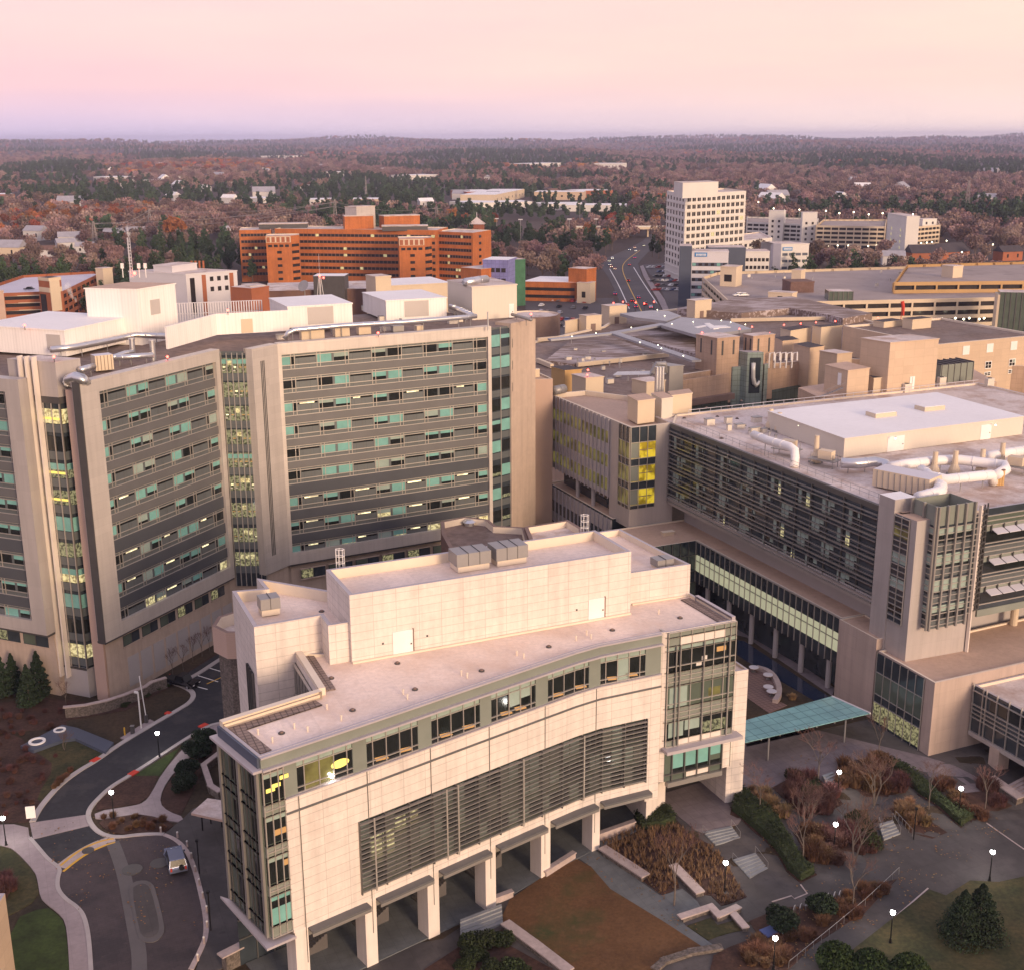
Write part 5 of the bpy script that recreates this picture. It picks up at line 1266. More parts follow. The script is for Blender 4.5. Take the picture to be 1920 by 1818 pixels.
fl = F(W(114.3, 111.2), W(114.3, 85)); g = MB(); g.fb(fl, 0, fl.len, 4.0, 4.6, 0, .3, 'metal_panel_plain'); g.fb(fl, 3, fl.len, 8.6, 10.6, 0, .05, 'glass_dark')
grid(g, fl, 0, fl.len, 4.6, 11.4, [.1, 1.8, 2.4] + [4.2 + k * 2 for k in range(11)], [10.4, 8.5, 7.9, 7.3, 6.7], .06, 'mullion', .09, .2); g.build('screen', low2)
MB().prism([W(118, 86), W(150, 86), W(150, 111), W(118, 111)], .2, 4.2, 'glass_green').build('undercroft', low2)
for vv in (106.5, 100, 94): MB().prism([W(113.9, vv - .9), W(115.8, vv - .9), W(115.8, vv + .7), W(113.9, vv + .7)], 0, 4.25, 'rose_tile').build('pier', low2)
tan = thing('link_block', 'tall windowless tan block at the end of the lit corridor', 'building', (*W(107.9, 123.1), 0))
block(tan, [W(107.9, 123.1), W(112.4, 123.1), W(112.4, 131.2), W(107.9, 131.2)], 0.3, 14.0, 'rose_tile', 'roof_tan', .18, .2, 'cream_coping')
# lit glass corridor and its roof terrace
cor = thing('glass_corridor', 'long two storey glazed corridor with yellow lit upper floor', 'building', (*W(108.4, 131.4), 0))
block(cor, [W(108.4, 131.3), W(113.5, 131.3), W(113.5, 181.5), W(96, 181.5), W(96, 170.2), W(108.4, 170.2)], 6.6, 14.0, 'glass_slate', 'roof_tan', .2, .25, 'cream_coping')
MB().prism([W(110.6, 131.5), W(113.5, 131.5), W(113.5, 181), W(97, 181), W(97, 172.5), W(110.6, 172.5)], .3, 6.6, 'glass_slate').build('lower_wall', cor)
fc = F(W(108.4, 170.2), W(108.4, 131.4)); n = 26; g = MB()
g.fb(fc, 0, fc.len, 8.6, 11.5, .0, .05, 'glass_corridor'); g.fb(fc, 0, fc.len, 10.35, 10.5, .05, .07, 'mullion_dark'); g.build('lit_glazing', cor)
mb = MB()
for k in range(n + 1): mb.fb(fc, fc.len * k / n - .05, fc.len * k / n + .05, 6.6, 14.0, .05, .2, 'mullion')
mb.fb(fc, 0, fc.len, 13.85, 14.02, .0, .25, 'mullion'); mb.build('mullion_grid', cor)
fe = F(W(97, 170.2), W(108.4, 170.2)); mb = MB(); grid(mb, fe, 0, fe.len, 0.5, 14, [fe.len * k / 7 for k in range(8)], [11.5, 8.6, 6.6], .03, 'mullion_dark', .1, .15); mb.fb(fe, 0, fe.len, .5, 6.6, -.3, 0, 'glass_green'); mb.fb(fe, fe.len * .3, fe.len * .55, 5.2, 6.4, .0, .03, 'glass_lit'); mb.build('end_glazing', cor)
for k in range(6): MB().cyl((*fc(3 + k * 6.6, 0, -.7)[:2], .3), .42, 6.4, 'beige_grey', 10).build('column', cor)
x, y = P(1252, 1000, 14); single('roof_hatch', MB().box((x, y, 13.8), (2.2, .9, .6), AZ * 0 + R(23), 'cream_concrete').box((x, y, 14.4), (2.3, 1.0, .06), R(23), 'cream_coping'), 'small cream hatch on the orange terrace roof', 'roof hatch', (x, y, 13.8))
# link block with yellow windows
lk = thing('link_building', 'grey finned link block with yellow lit corner windows', 'building', (*W(101.5, 181.7), 0))
block(lk, [W(101.5, 181.7), W(110.3, 181.7), W(114, 187), W(114, 206), W(109, 214), W(101.2, 214)], 17.5, ZC, 'metal_panel_plain', 'roof_tan', .9, .4, 'cream_coping')
MB().prism([W(101.5, 181.7), W(110.3, 181.7), W(112.6, 189), W(101.5, 189.2)], 13.7, 17.5, 'metal_panel_plain').build('stair_base', lk)
MB().prism([W(103.5, 189.2), W(112, 189.2), W(112, 212), W(103.5, 212)], 13.7, 17.5, 'glass_slate').build('recess_wall', lk)
block(lk, [W(100.8, 186.5), W(113, 186.5), W(113, 213.5), W(100.8, 213.5)], 0, 14.2, 'glass_slate', 'roof_tan', .2, .3, 'cream_coping', 'lower_wall', 'lower_roof')
for vv in (196, 202.5): MB().cyl((*W(101.8, vv), 14), .4, 3.6, 'beige_grey', 10).build('column', lk)
for f, z0, z1, rows in ((F(W(101.3, 214), W(101.4, 189.2)), 17.6, 31.8, (29.6, 25.2, 20.9)), (F(W(100.8, 213.4), W(100.8, 186.6)), 1, 13.8, (11.2, 7))):
	g, m_ = MB(), MB(); n = 16
	g.fb(f, 0, f.len, z0, z1, 0, .08, 'beige_grey')
	for z in rows:
		for k in range(n): g.fb(f, f.len * k / n + .18, f.len * (k + 1) / n - .1, z - 2.2, z, .08, .10, 'glass_olive' if z0 > 10 else 'glass_slate')
	for k in range(n + 1): m_.fb(f, f.len * k / n - .06, f.len * k / n + .06, z0 - .3, z1 + .2, .1, .3, 'coping_grey')
	g.build('glass_wall', lk); m_.build('fin', lk)
for f, s0, s1 in ((F(W(101.5, 185.7), W(101.5, 181.7)), 0, 4.0), (F(W(101.5, 181.7), W(110.3, 181.7)), 0, 5.0)):
	g = MB(); g.fb(f, s0, s1, 17.2, 31.9, 0, .06, 'glass_slate')
	for z in (29.2, 25.0, 20.8):
		g.fb(f, s0, s1, z - 2.9, z, .06, .08, 'glass_olive' if s1 == 4.0 else 'glass_yellow')
		if s1 == 5: g.fb(f, .1, 1.6, z - 2.8, z - .1, .08, .09, 'glass_sage'); g.fb(f, 1.8, 4.4, z - 1.5, z - 1.35, .08, .10, 'brown_fascia')
	grid(g, f, s0, s1, 17.2, 31.9, [s0, s0 + (s1 - s0) / 3, s0 + (s1 - s0) * 2 / 3, s1], [29.2, 26.3, 25, 22.1, 20.8, 17.9], .1, 'mullion', .09, .12); g.build('corner_glazing', lk)
x, y = P(1012, 700, 33); pipe('roof_duct', 'dark open silver drum beside the tan wall', [(1038, 733, 32.9), (1058, 729, 32.9)], .9, 'metal_grey')
tw = thing('tan_wing', 'windowless ribbed tan wing between the tower and the link block', 'building', (*W(92.8, 213), 0))
block(tw, [W(92.2, 213.5), W(100.6, 211.3), W(101.2, 222), W(92.4, 224)], 0, 35.5, 'salmon_wall', 'roof_tan', .3, .3, 'cream_coping')
x, y = P(1003, 704, 35.5); single('roof_box', MB().box((x, y, 35.2), (1.6, 1.0, 1.5), R(20), 'cream_concrete').box((x, y, 36.7), (1.7, 1.1, .08), R(20), 'cream_coping'), 'small cream box on the tan wing roof', 'rooftop unit', (x, y, 35.2))
# clinic roof: big white plant room, ducts
t, fs = rbox('plant_room', 'huge white roofed plant room on the clinic roof', (1440, 771), (1583.75, 822.5), (1920, 781), 34.8, 31.7, 'penthouse_cream', 'roof_white', vents=[('r', .23, .32, 0, .8, 'door'), ('r', .75, .81, 0, .8, 'door')])
for q, lab in (((1652, 778), 'near'), ((1743, 766), 'far')):
	x, y = P(*q, 35); t = thing('roof_skylight', lab + ' of two low skylight hatches on the white plant roof', 'skylight', (x, y, 34.85)); MB().box((x, y, 34.85), (4.4, 2.6, .7), R(23), 'cream_concrete').build('curb', t); MB().box((x, y, 35.55), (4.1, 2.3, .08), R(23), 'roof_white').build('lid', t)
for q, lab in (((1679, 822), 'bright white wall lamp over the left plant room door'), ((1867, 797), 'bright white wall lamp over the right plant room door'), ((1498, 798), 'bright white wall lamp on the west plant room wall')):
	x, y = P(*q, 34.2); single('wall_lamp', MB().ball((x, y, 34.2), .16, 'lamp_warm', 8).box((x, y, 34.36), (.3, .3, .06), 0, 'metal_grey'), lab, 'lamp', (x, y, 34.2))
pipe('roof_duct', 'thick white elbow duct at the near left of the clinic roof', [(1413, 815, 34.3), (1440, 826, 34.3), (1482, 838, 34.3), (1490, 844, 34.1), (1491, 858, 33.0), (1489, 876, 31.7)], .68, 'duct_white', legs=3, zfloor=31.7)
pipe('roof_duct', 'crumpled silver duct in the middle of the clinic roof', [(1577, 868, 33.2), (1605, 869, 33.2), (1640, 865, 33.2), (1660, 870, 33.0), (1668, 886, 32.5)], .78, 'metal_silver', legs=4, zfloor=31.7)
pipe('roof_duct', 'sweeping white duct loop on the clinic roof, front run', [(1728, 880, 33.6), (1745, 893, 33.6), (1775, 899, 33.6), (1830, 893, 33.6), (1858, 890, 33.4), (1862, 905, 32.0)], .74, 'duct_white', legs=5, zfloor=31.7)
pipe('roof_duct', 'sweeping white duct loop on the clinic roof, back run', [(1668, 876, 33.4), (1700, 870, 33.6), (1760, 863, 33.6), (1800, 862, 33.6), (1850, 868, 33.6), (1884, 872, 33.5), (1886, 880, 33.4), (1868, 890, 33.4)], .74, 'duct_white', legs=5, zfloor=31.7)
pipe('roof_duct', 'white duct leaving the clinic roof at the right edge', [(1852, 856, 33.6), (1885, 850, 33.6), (1930, 843, 33.6)], .74, 'duct_white', legs=2, zfloor=31.7)
pipe('roof_duct', 'white curved duct behind the stair tower', [(1722, 934, 33.2), (1760, 924, 33.2), (1764, 912, 33.2), (1748, 905, 33.2), (1735, 905, 33.2)], .95, 'duct_white', legs=2, zfloor=31.7)
x, y = P(1700, 897, 33.4); t = thing('air_handler', 'long ribbed sage grey air handler behind the stair tower', 'rooftop unit', (x, y, 31.7)); MB().box((x, y, 31.9), (8.6, 3.6, 2.5), R(-45), 'cream_concrete', 'grey_white').build('casing', t)
mb = MB(); ca, sa = math.cos(R(-45)), math.sin(R(-45))
for k in range(9): d = (k - 4) * .9; mb.box((x + d * ca, y + d * sa, 31.95), (.1, 3.72, 2.3), R(-45), 'metal_grey')
mb.build('rib', t)
for i, (q, h) in enumerate((((1530, 852), 4.2), ((1461, 795), 3.2), ((1445, 790), 3.4), ((1752, 876), 3.6), ((1790, 874), 3.6), ((1841, 871), 3.6), ((1878, 861), 3.8))):
	x, y = P(*q, 33); t = thing('exhaust_stack', ('pale tapering exhaust stack on the clinic roof'), 'exhaust stack', (x, y, 31.7), 'exhaust stacks on the clinic roof')
	MB().tube([(x, y, 31.8), (x, y, 32.6), (x, y, 33.4), (x, y, 31.8 + h)], [.9, .8, .42, .36], 'cream_concrete', 10).build('stack', t); MB().box((x, y, 31.6), (1.8, 1.4, .4), R(20), 'metal_grey').build('base', t)
for i, q in enumerate(((1545, 870), (1475, 850), (1900, 882))):
	x, y = P(*q, 32); t = thing('steel_platform', ['grey steel grating platform under the silver duct', 'grey steel platform below the white elbow duct', 'grey steel frame platform at the right roof edge'][i], 'platform', (x, y, 31.7)); mb = MB().box((x, y, 32.7), (4.4, 2.4, .12), R(-40), 'metal_grey')
	mb.build('deck', t)
	for dx, dy in ((-1.8, -.9), (1.8, -.9), (-1.8, .9), (1.8, .9)):
		ca, sa = math.cos(R(-40)), math.sin(R(-40)); MB().cyl((x + dx * ca - dy * sa, y + dx * sa + dy * ca, 31.6), .06, 2.2, 'metal_grey', 5).build('leg', t)
	MB().box((x + .3, y, 32.85), (2.2, 1.4, 1.3), R(-40), 'cream_concrete').build('fan_unit', t)
for i in range(3):
	x, y = P(1870 + i * 5, 893, 33); single('ochre_cylinder', MB().cyl((x, y, 31.7), .30, 2.2, 'ochre_wall', 8).cyl((x, y, 33.9), .34, .12, 'brown_fascia', 8), 'upright ochre gas cylinder at the white duct end', 'gas cylinder', (x, y, 31.7), 'ochre cylinders beside the white duct')
# thin guard rails along the clinic roof edge
t = thing('guard_rail', 'thin guard rail along the louvred edge of the clinic roof', 'railing', (*W(111.5, 127), 31.7)); mb, mp = MB(), MB()
for z in (32.2, 32.75): mb.tube([(*W(111.3, 127), z), (*W(111.3, 181), z)], .03, 'metal_grey', 4)
mb.build('rail', t)
for k in range(28): mp.cyl((*W(111.3, 127 + 2 * k), 31.7), .03, 1.05, 'metal_grey', 4)
mp.build('posts', t)
t = thing('guard_rail', 'pale double rail along the back edge of the clinic roof', 'railing', (*W(116, 187), 31.7)); mb = MB()
for z in (32.2, 32.8): mb.tube([(*W(116, 186.4), z), (*W(184, 186.4), z)], .05, 'grey_white', 4)
mb.build('rail', t)
mp = MB()
for k in range(30): mp.cyl((*W(116 + 2.3 * k, 186.4), 31.6), .04, 1.2, 'grey_white', 4)
mp.build('posts', t)
drains([(1283, 784), (1345, 781), (1382, 785), (1353, 822), (1364, 812) if 0 else (1380, 800), (1396, 798), (1270, 770), (1325, 765), (1366, 764), (1390, 752)], 31.7, 'small black roof drain on the pale clinic roof', 'drains on the pale clinic roof')
# plant by the link roof
for a, b, c, zt, lab, m in (((1177, 742), (1196, 752), (1228, 748), 35.6, 'beige box with open parapet beside the yellow windows', 'cream_concrete'), ((1222, 738), (1241, 748), (1262, 745), 35.4, 'middle pale box of the stair head by the link roof', 'penthouse_cream'), ((1253, 735), (1260, 742), (1298, 737), 35.2, 'cream box with vents at the corner of the clinic roof', 'cream_concrete')):
	rbox('roof_block', lab, a, b, c, zt, 31.4, m, 'roof_tan', cat='roof block')
x, y = P(1240, 765, 32.5); t = thing('air_handler', 'tangle of white pipes and stubby stacks on the link roof', 'rooftop unit', (x, y, 31.5)); MB().box((x, y, 31.7), (4, 2, .9), R(20), 'metal_grey').build('skid', t)
MB().tube([(x - 1.5, y, 35), (x - 1.5, y, 33), (x - .6, y - .3, 33), (x + 1.2, y - .3, 33.2), (x + 1.8, y - .5, 32.2)], .38, 'duct_white', 8).build('pipe', t); MB().cyl((x + .6, y + .4, 32.4), .3, 2.0, 'duct_white', 8).build('stack', t)
for i in range(3):
	x, y = P(1231 + i * 5.5, 715, 36); single('exhaust_stack', MB().cyl((x, y, 32), .38, 6.6, 'metal_silver', 10).cyl((x, y, 38.6), .42, .15, 'metal_silver', 10), 'tall round steel stack in the trio behind the link roof', 'exhaust stack', (x, y, 32), 'trio of steel stacks behind the link roof')
# glass canopy, pool garden
cv = [P(1392, 1392, 5.5), P(1388, 1352, 5.5), P(1560, 1304, 5.5), P(1632, 1336, 5.5)]
cn = thing('glass_canopy', 'turquoise gridded glass canopy between the cream building and the tan block', 'canopy', (*cv[0], 2))
MB().prism(cv, 5.4, 5.5, 'teal_glass_roof').build('glass_roof', cn)
mb = MB()
for k in range(8):
	p, q = [(lerp(cv[0][j], cv[3][j], k / 7), lerp(cv[1][j], cv[2][j], k / 7)) for k in ()] if 0 else ((lerp(cv[0][0], cv[3][0], k / 7), lerp(cv[0][1], cv[3][1], k / 7)), (lerp(cv[1][0], cv[2][0], k / 7), lerp(cv[1][1], cv[2][1], k / 7)))
	mb.bar((*p, 5.3), (*q, 5.3), .12, .2, 'metal_grey')
mb.bar((*cv[3], 5.45), (*cv[2], 5.45), .25, .22, 'grey_white'); mb.build('frame', cn)
for k in (.2, .8):
	p = (lerp(cv[0][0], cv[3][0], k) , lerp(cv[0][1], cv[3][1], k)); MB().cyl((*p, ground_z(*p)), .12, 5.3 - ground_z(*p), 'metal_grey', 8).build('column', cn)
spatch('water', [(1382, 1200), (1396, 1203), (1520, 1285), (1560, 1310), (1530, 1316), (1400, 1240), (1382, 1228)], 'water_pool', .14)
spatch('footpath', [(1380, 1170), (1395, 1172), (1565, 1290), (1560, 1305), (1400, 1195), (1380, 1190)], 'paving_plaza', .13)
zc = zoom(1200, 960, 4.132)
spatch('patio', [zc(*q) for q in ((800, 1215), (900, 1220), (990, 1250), (1060, 1320), (1085, 1400), (1060, 1470), (1100, 1480), (1140, 1500), (1000, 1560), (800, 1420))], 'paving_brick', .16)
l = smoothline([G(*zc(*q))[:2] for q in ((900, 1222), (985, 1245), (1045, 1300), (1078, 1380), (1075, 1440), (1045, 1485))], 2)
t = thing('curved_bench', 'pale curved stone bench round the courtyard patio', 'bench', (*l[0], 1)); patch(MB(), ribbon(l, .8), 'stone_cap', .75).build('seat', t)
tb0 = thing('patio_table', 'x', 'table'); MB().cyl((0, 0, .72), .75, .06, 'grey_white', 14).build('tabletop', tb0); MB().cyl((0, 0, 0), .07, .72, 'metal_grey', 6).build('leg', tb0); MB().cyl((0, 0, 0), .35, .05, 'metal_grey', 10).build('foot', tb0)
for q in ((880, 1240), (990, 1298), (992, 1392), (1018, 1427)):
	x, y, z = G(*zc(*q)); place(tb0, USED, (x, y, z + .15), 0, 1, 'round white patio table by the curved bench', 'patio tables in the courtyard')
# low brown brick octagons behind and beside the cream building
def octagon(name, label, cxy, r, z0, z1, m, top, rim=.9, rot=.39, n=8):
	pl = [(cxy[0] + r * math.cos(2 * math.pi * k / n + rot), cxy[1] + r * math.sin(2 * math.pi * k / n + rot)) for k in range(n)]
	t = thing(name, label, 'building', (*cxy, z0)); block(t, pl, z0, z1, m, top, rim, .5, 'brown_fascia'); return t, pl
cx, cy = P(437, 1172, 20)
t, pl = octagon('brick_turret', 'rough brown stone turret with octagonal collar beside the cream building', (cx + 1.2, cy + 1.5), 3.6, 0, 16.5, 'stone_rubble', 'roof_pale', .2)
pl2 = [(cx + 1.2 + 4.2 * math.cos(2 * math.pi * k / 8 + .39), cy + 1.5 + 4.2 * math.sin(2 * math.pi * k / 8 + .39)) for k in range(8)]
block(t, pl2, 16.4, 20, 'salmon_wall', 'roof_pale', 1.6, .5, 'brown_fascia', 'collar', 'collar_roof')
hz = 22.0
ob = thing('brick_annex', 'brown brick annex with faceted flat roofs behind the cream penthouse', 'building', (*P(830, 990, hz), 0))
o1 = [P(*q, hz) for q in ((826, 977), (870, 968), (915, 973), (930, 985), (985, 988), (1000, 1040), (900, 1060), (850, 1040), (828, 1000))]
block(ob, o1, 0, hz, 'brick_brown', 'roof_gravel', 1.0, .6, 'brown_fascia')
o2 = [P(*q, hz + .6) for q in ((983, 987), (1065, 974), (1092, 990), (1095, 1010), (1000, 1030))]
block(ob, o2, 0, hz + .6, 'brick_brown', 'roof_pale', 1.0, .6, 'brown_fascia', 'east_wall', 'east_roof')
x, y = P(880, 984, hz - 1); single('roof_fan', MB().cyl((x, y, hz - 1), .8, .6, 'metal_silver', 10).cyl((x, y, hz - .4), 1.1, .35, 'metal_silver', 10, .5), 'squat silver roof fan on the brown annex', 'roof fan', (x, y, hz - 1))
# open shelter and beige corner building at bottom left
sv = [P(*z6(*q), 3.4) for q in ((1375, 665), (1495, 558), (1700, 590), (1690, 735))]
t = thing('porch_canopy', 'flat pinkish porch canopy on thin posts west of the cream building', 'canopy', (*sv[0], 0)); MB().prism(sv, 3.1, 3.4, 'salmon_wall', 'roof_pale').build('roof', t)
for q in ((1460, 795), (1520, 745), (1600, 770)):
	x, y, z = G(*z6(*q)); MB().cyl((x, y, z), .09, 3.2, 'black_metal', 6).build('post', t)
sv = [P(*z6(*q), 10) for q in ((-300, 1240), (0, 1238), (38, 1243), (100, 1800), (-300, 1800))]
ca_ = P(*z6(36, 1243), 10)
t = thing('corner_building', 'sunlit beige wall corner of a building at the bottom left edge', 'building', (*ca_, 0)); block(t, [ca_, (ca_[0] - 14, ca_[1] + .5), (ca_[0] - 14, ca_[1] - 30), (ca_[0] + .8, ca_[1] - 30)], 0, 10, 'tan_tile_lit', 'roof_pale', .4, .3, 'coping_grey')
# ------------------------------------------------------------ the old hospital's wide brown roofs
r3, r4 = zoom(1000, 560, 4), zoom(1440, 560, 4)
f6, f7, f8 = zoom(0, 230, 2.743), zoom(400, 300, 2.743), zoom(1060, 300, 2.2326); f5 = zoom(0, 500, 5.486)
def streak(name, c1_, c2_, ang, lo=.50, hi=.60):
	m = MAT[name]; nt = m.node_tree; b = nt.nodes['Principled BSDF']
	geo = nd(nt, 'ShaderNodeNewGeometry'); mp = nd(nt, 'ShaderNodeMapping'); mp.inputs['Rotation'].default_value = (0, 0, ang); mp.inputs['Scale'].default_value = (.16, 1.5, 1)
	n = nd(nt, 'ShaderNodeTexNoise'); n.inputs['Scale'].default_value = 1.0; n.inputs['Detail'].default_value = 6; n.inputs['Roughness'].default_value = .6
	big = nd(nt, 'ShaderNodeTexNoise'); big.inputs['Scale'].default_value = .045; big.inputs['Detail'].default_value = 2
	nt.links.new(geo.outputs['Position'], mp.inputs[0]); nt.links.new(mp.outputs[0], n.inputs['Vector']); nt.links.new(geo.outputs['Position'], big.inputs['Vector'])
	ad_ = nd(nt, 'ShaderNodeMath', operation='MULTIPLY_ADD'); ad_.inputs[1].default_value = .6; nt.links.new(big.outputs['Fac'], ad_.inputs[0]); nt.links.new(n.outputs['Fac'], ad_.inputs[2])
	r = nd(nt, 'ShaderNodeValToRGB'); e = r.color_ramp.elements; e[0].position = lo + .30; e[0].color = (*c1_, 1); e[1].position = hi + .30; e[1].color = (*c2_, 1)
	nt.links.new(ad_.outputs[0], r.inputs[0]); nt.links.new(r.outputs[0], b.inputs['Base Color'])
streak('roof_streaked', (.20, .145, .122), (.50, .43, .43), R(38), .50, .61)
old = thing('old_hospital', 'sprawling brown gravel roofed hospital block behind the clinic', 'building', (*P(1245, 708, 26), 0))
ZO = 26.0
op = [P(*q, ZO) for q in ((940, 668), (1000, 640), (1130, 612), (1165, 590), (1330, 572), (1470, 566), (1640, 603), (1930, 640), (2000, 690), (1560, 672), (1365, 690), (1245, 708), (1180, 745), (1060, 735), (1030, 716), (985, 706))]
block(old, op, 0, ZO, 'tan_tile', 'roof_gravel', .5, .8, 'cream_coping')
ra = [P(*q, ZO) for q in (r3(90, 470), r3(270, 330), r3(560, 285), r3(930, 420), r3(560, 470), r3(300, 500))]
MB().prism(ra, ZO - .6, ZO + .25, 'roof_streaked').build('streaked_roof', old)
ra = [P(*q, ZO) for q in (r3(660, 265), r3(960, 225), r3(1210, 300), r3(1215, 420))]; MB().prism(ra, ZO - .6, ZO + .2, 'roof_streaked').build('streaked_roof', old)
ra = [P(*q, ZO) for q in (r3(1080, 110), r3(1490, 40), r4(180, 20), r4(780, 150), r4(560, 190), r4(450, 160), r4(160, 110), r3(1720, 130), r3(1560, 150))]; MB().prism(ra, ZO - .6, ZO + 1.6, 'roof_streaked').build('streaked_roof', old)
mb = MB()
for a, b in (((r3(330, 505)), r3(1010, 430)), (r3(30, 470), r3(140, 515)), (r3(30, 318), r3(230, 300)), (r3(1080, 92), r3(1900, 35)), (r3(1480, 170), r3(2200, 155))):
	A_, B_ = P(*a, ZO), P(*b, ZO); mb.bar((*A_, ZO + .3), (*B_, ZO + .3), .9, 1.0, 'cream_concrete')
mb.build('parapet', old)
fo = F(P(*r3(980, 640), ZO), P(*r3(1460, 570), ZO)); g = MB(); g.fb(fo, 0, fo.len, 21.6, 26.3, .05, .35, 'tan_tile'); g.fb(fo, -4, fo.len + 1, 20.2, 21.6, .1, 1.6, 'brown_fascia'); g.fb(fo, 0, fo.len, 4, 20.2, .05, .3, 'curtain_teal'); g.build('front_wall', old); g = MB()
fo2 = F(P(*r4(0, 600), ZO - 3), P(*r4(440, 520), ZO - 3)); g.fb(fo2, 0, fo2.len, 20, 25.5, .05, .3, 'tan_tile'); g.fb(fo2, 0, fo2.len, 8, 20, .05, .3, 'curtain_teal'); g.build('front_wall', old)
hp = thing('helipad', 'grey steel helipad deck with white cross and ramps on the brown roofs', 'helipad', (*P(1330, 605, 29.5), 26))
for poly in ((r3(650, 112), r3(880, 90), r3(1010, 92), r3(1110, 130), r3(1000, 170), r3(760, 140)), (r3(960, 200), r3(1110, 140), r3(1480, 170), r3(1640, 228), r3(1410, 258), r3(1230, 275))):
	MB().prism([P(*q, 29.5) for q in poly], 28.7, 29.5, 'helipad_deck').build('deck', hp)
for i, (a, b, w_) in enumerate(((r3(980, 195), r3(600, 262), 3.0), (r3(600, 262), r3(120, 310), 2.2), (r3(600, 258), r3(1225, 470), 2.6))):
	A_, B_ = P(*a, 29), P(*b, 28.4); MB().bar((*A_, 29.0), (*B_, 28.4), w_, .5, 'helipad_deck').build('ramp', hp)
mb = MB()
for poly in ((r3(1205, 215), r3(1310, 195), r3(1350, 200), r3(1230, 222)), (r3(1300, 208), r3(1440, 205), r3(1480, 218), r3(1330, 228)), (r3(1280, 190), r3(1320, 188), r3(1390, 228), r3(1350, 232))): mb.prism([P(*q, 29.5) for q in poly], 29.45, 29.56 + .01 * len(mb.f), 'paint_white')
mb.build('cross_marking', hp)
for i, q in enumerate(((930, 85), (1410, 165), (735, 218), (470, 260), (290, 285), (800, 330), (935, 350), (960, 375), (1125, 430), (1040, 190), (1200, 175), (1480, 178), (1590, 195), (985, 130))):
	x, y = P(*r3(*q), 29.8); single('deck_light', MB().ball((x, y, 29.8), .15, 'lamp_warm', 6).cyl((x, y, 29.3), .1, .4, 'metal_grey', 5), 'small warm light on the edge of the helipad and its ramps', 'light', (x, y, 29.3), 'lights along the helipad and ramps')
for i, q in enumerate((r3(1265, 258), r3(1640, 215), r3(1545, 230), r4(120, 200), r4(245, 190), r4(360, 180), r4(505, 172), r4(825, 148), r4(722, 258), r4(1050, 232), r3(405, 575), r3(410, 538), r4(12, 262))):
	beacon(q, 32 if i not in (0, 1, 2) else 34.3, 'small red beacon on the beige roof blocks of the old hospital', 'red beacons on the old hospital', 2.0)
# wind mast with red sock behind the roofs
x, y = P(*r4(1003, 75), 34); t = thing('windsock', 'orange red windsock on a mast above the brown roofs', 'windsock', (x, y, 26)); MB().cyl((x, y, 26), .10, 10, 'paint_red', 6).build('mast', t); MB().tube([(x, y, 36), (x + .3, y - .3, 34.6), (x + .5, y - .4, 32)], [.55, .45, .25], 'paint_red', 8).build('sock', t)
def oldbox(label, a, b, c, zt, m, roof='roof_pale', zb=20, f=r3, slots=0, name='roof_block', cat='roof block', doors=()):
	t, fs = rbox(name, label, f(*a), f(*b), f(*c), zt, zb, m, roof, cat=cat)
	if slots:
		mb = MB()
		for k in range(slots):
			for w_ in fs.values(): s = w_.len * (k + .5) / slots; mb.fb(w_, s - .28, s + .28, zt - 4.2, zt - .7, .0, .03, 'metal_dark')
		mb.build('slot', t)
	for side, s, w_, h_ in doors:
		q = fs[side]; MB().fb(q, q.len * s, q.len * s + w_, zb if zb > 24 else 26, (zb if zb > 24 else 26) + h_, 0, .05, 'brown_fascia').build('door', t)
	return t, fs
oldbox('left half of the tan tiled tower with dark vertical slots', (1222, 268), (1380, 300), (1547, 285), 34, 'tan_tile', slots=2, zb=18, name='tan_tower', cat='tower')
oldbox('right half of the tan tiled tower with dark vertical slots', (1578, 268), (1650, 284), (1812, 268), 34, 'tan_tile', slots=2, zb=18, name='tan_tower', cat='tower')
t = thing('glass_atrium', 'pale green gridded glass turret with a white hook shaped sculpture', 'atrium', (*P(*r3(1600, 560), 24), 14))
for a, b, c, zt in (((1535, 390), (1608, 405), (1728, 402), 30.5), ((1455, 503), (1495, 513), (1575, 508), 26.8), ((1725, 490), (1735, 495), (1762, 488), 27.2)):
	A_, B_, C_ = (P(*r3(*q), zt) for q in (a, b, c)); MB().prism(para(A_, B_, C_), 10, zt, 'glass_atrium', 'coping_grey').build('glass_wall', t)
A_, B_ = P(*r3(1608, 405), 30.5), P(*r3(1728, 402), 30.5); fa = F(A_, B_); mb = MB(); mb.fb(fa, .6, fa.len - .6, 20.5, 29.2, 0, .05, 'glass_slate'); mb.build('panel', t)
L_ = fa.len; sw_ = [(.35, 28.0, .55), (.36, 26.2, .5), (.38, 24.4, .5), (.46, 23.0, .55), (.58, 22.4, .5), (.70, 22.9, .4), (.78, 23.6, .2)]
MB().tube([fa(L_ * s, z, .5) for s, z, r in sw_], [r for _, _, r in sw_], 'sculpt_white', 10).build('sculpture', t, smooth=True)
for a in (((95, 225), (170, 243), (325, 218), 31.5, 'ochre lit box left of its pair beyond the tan tower'), ((335, 206), (400, 217), (558, 203), 32.3, 'ochre lit box right of its pair beyond the tan tower'), ((790, 166), (870, 178), (1010, 162), 34, 'left ochre block of the rear pair near the windsock'), ((1012, 148), (1085, 160), (1228, 147), 35, 'right ochre block of the rear pair near the windsock')):
	oldbox(a[4], a[0], a[1], a[2], a[3], 'cream_concrete', 'roof_dark', f=r4)
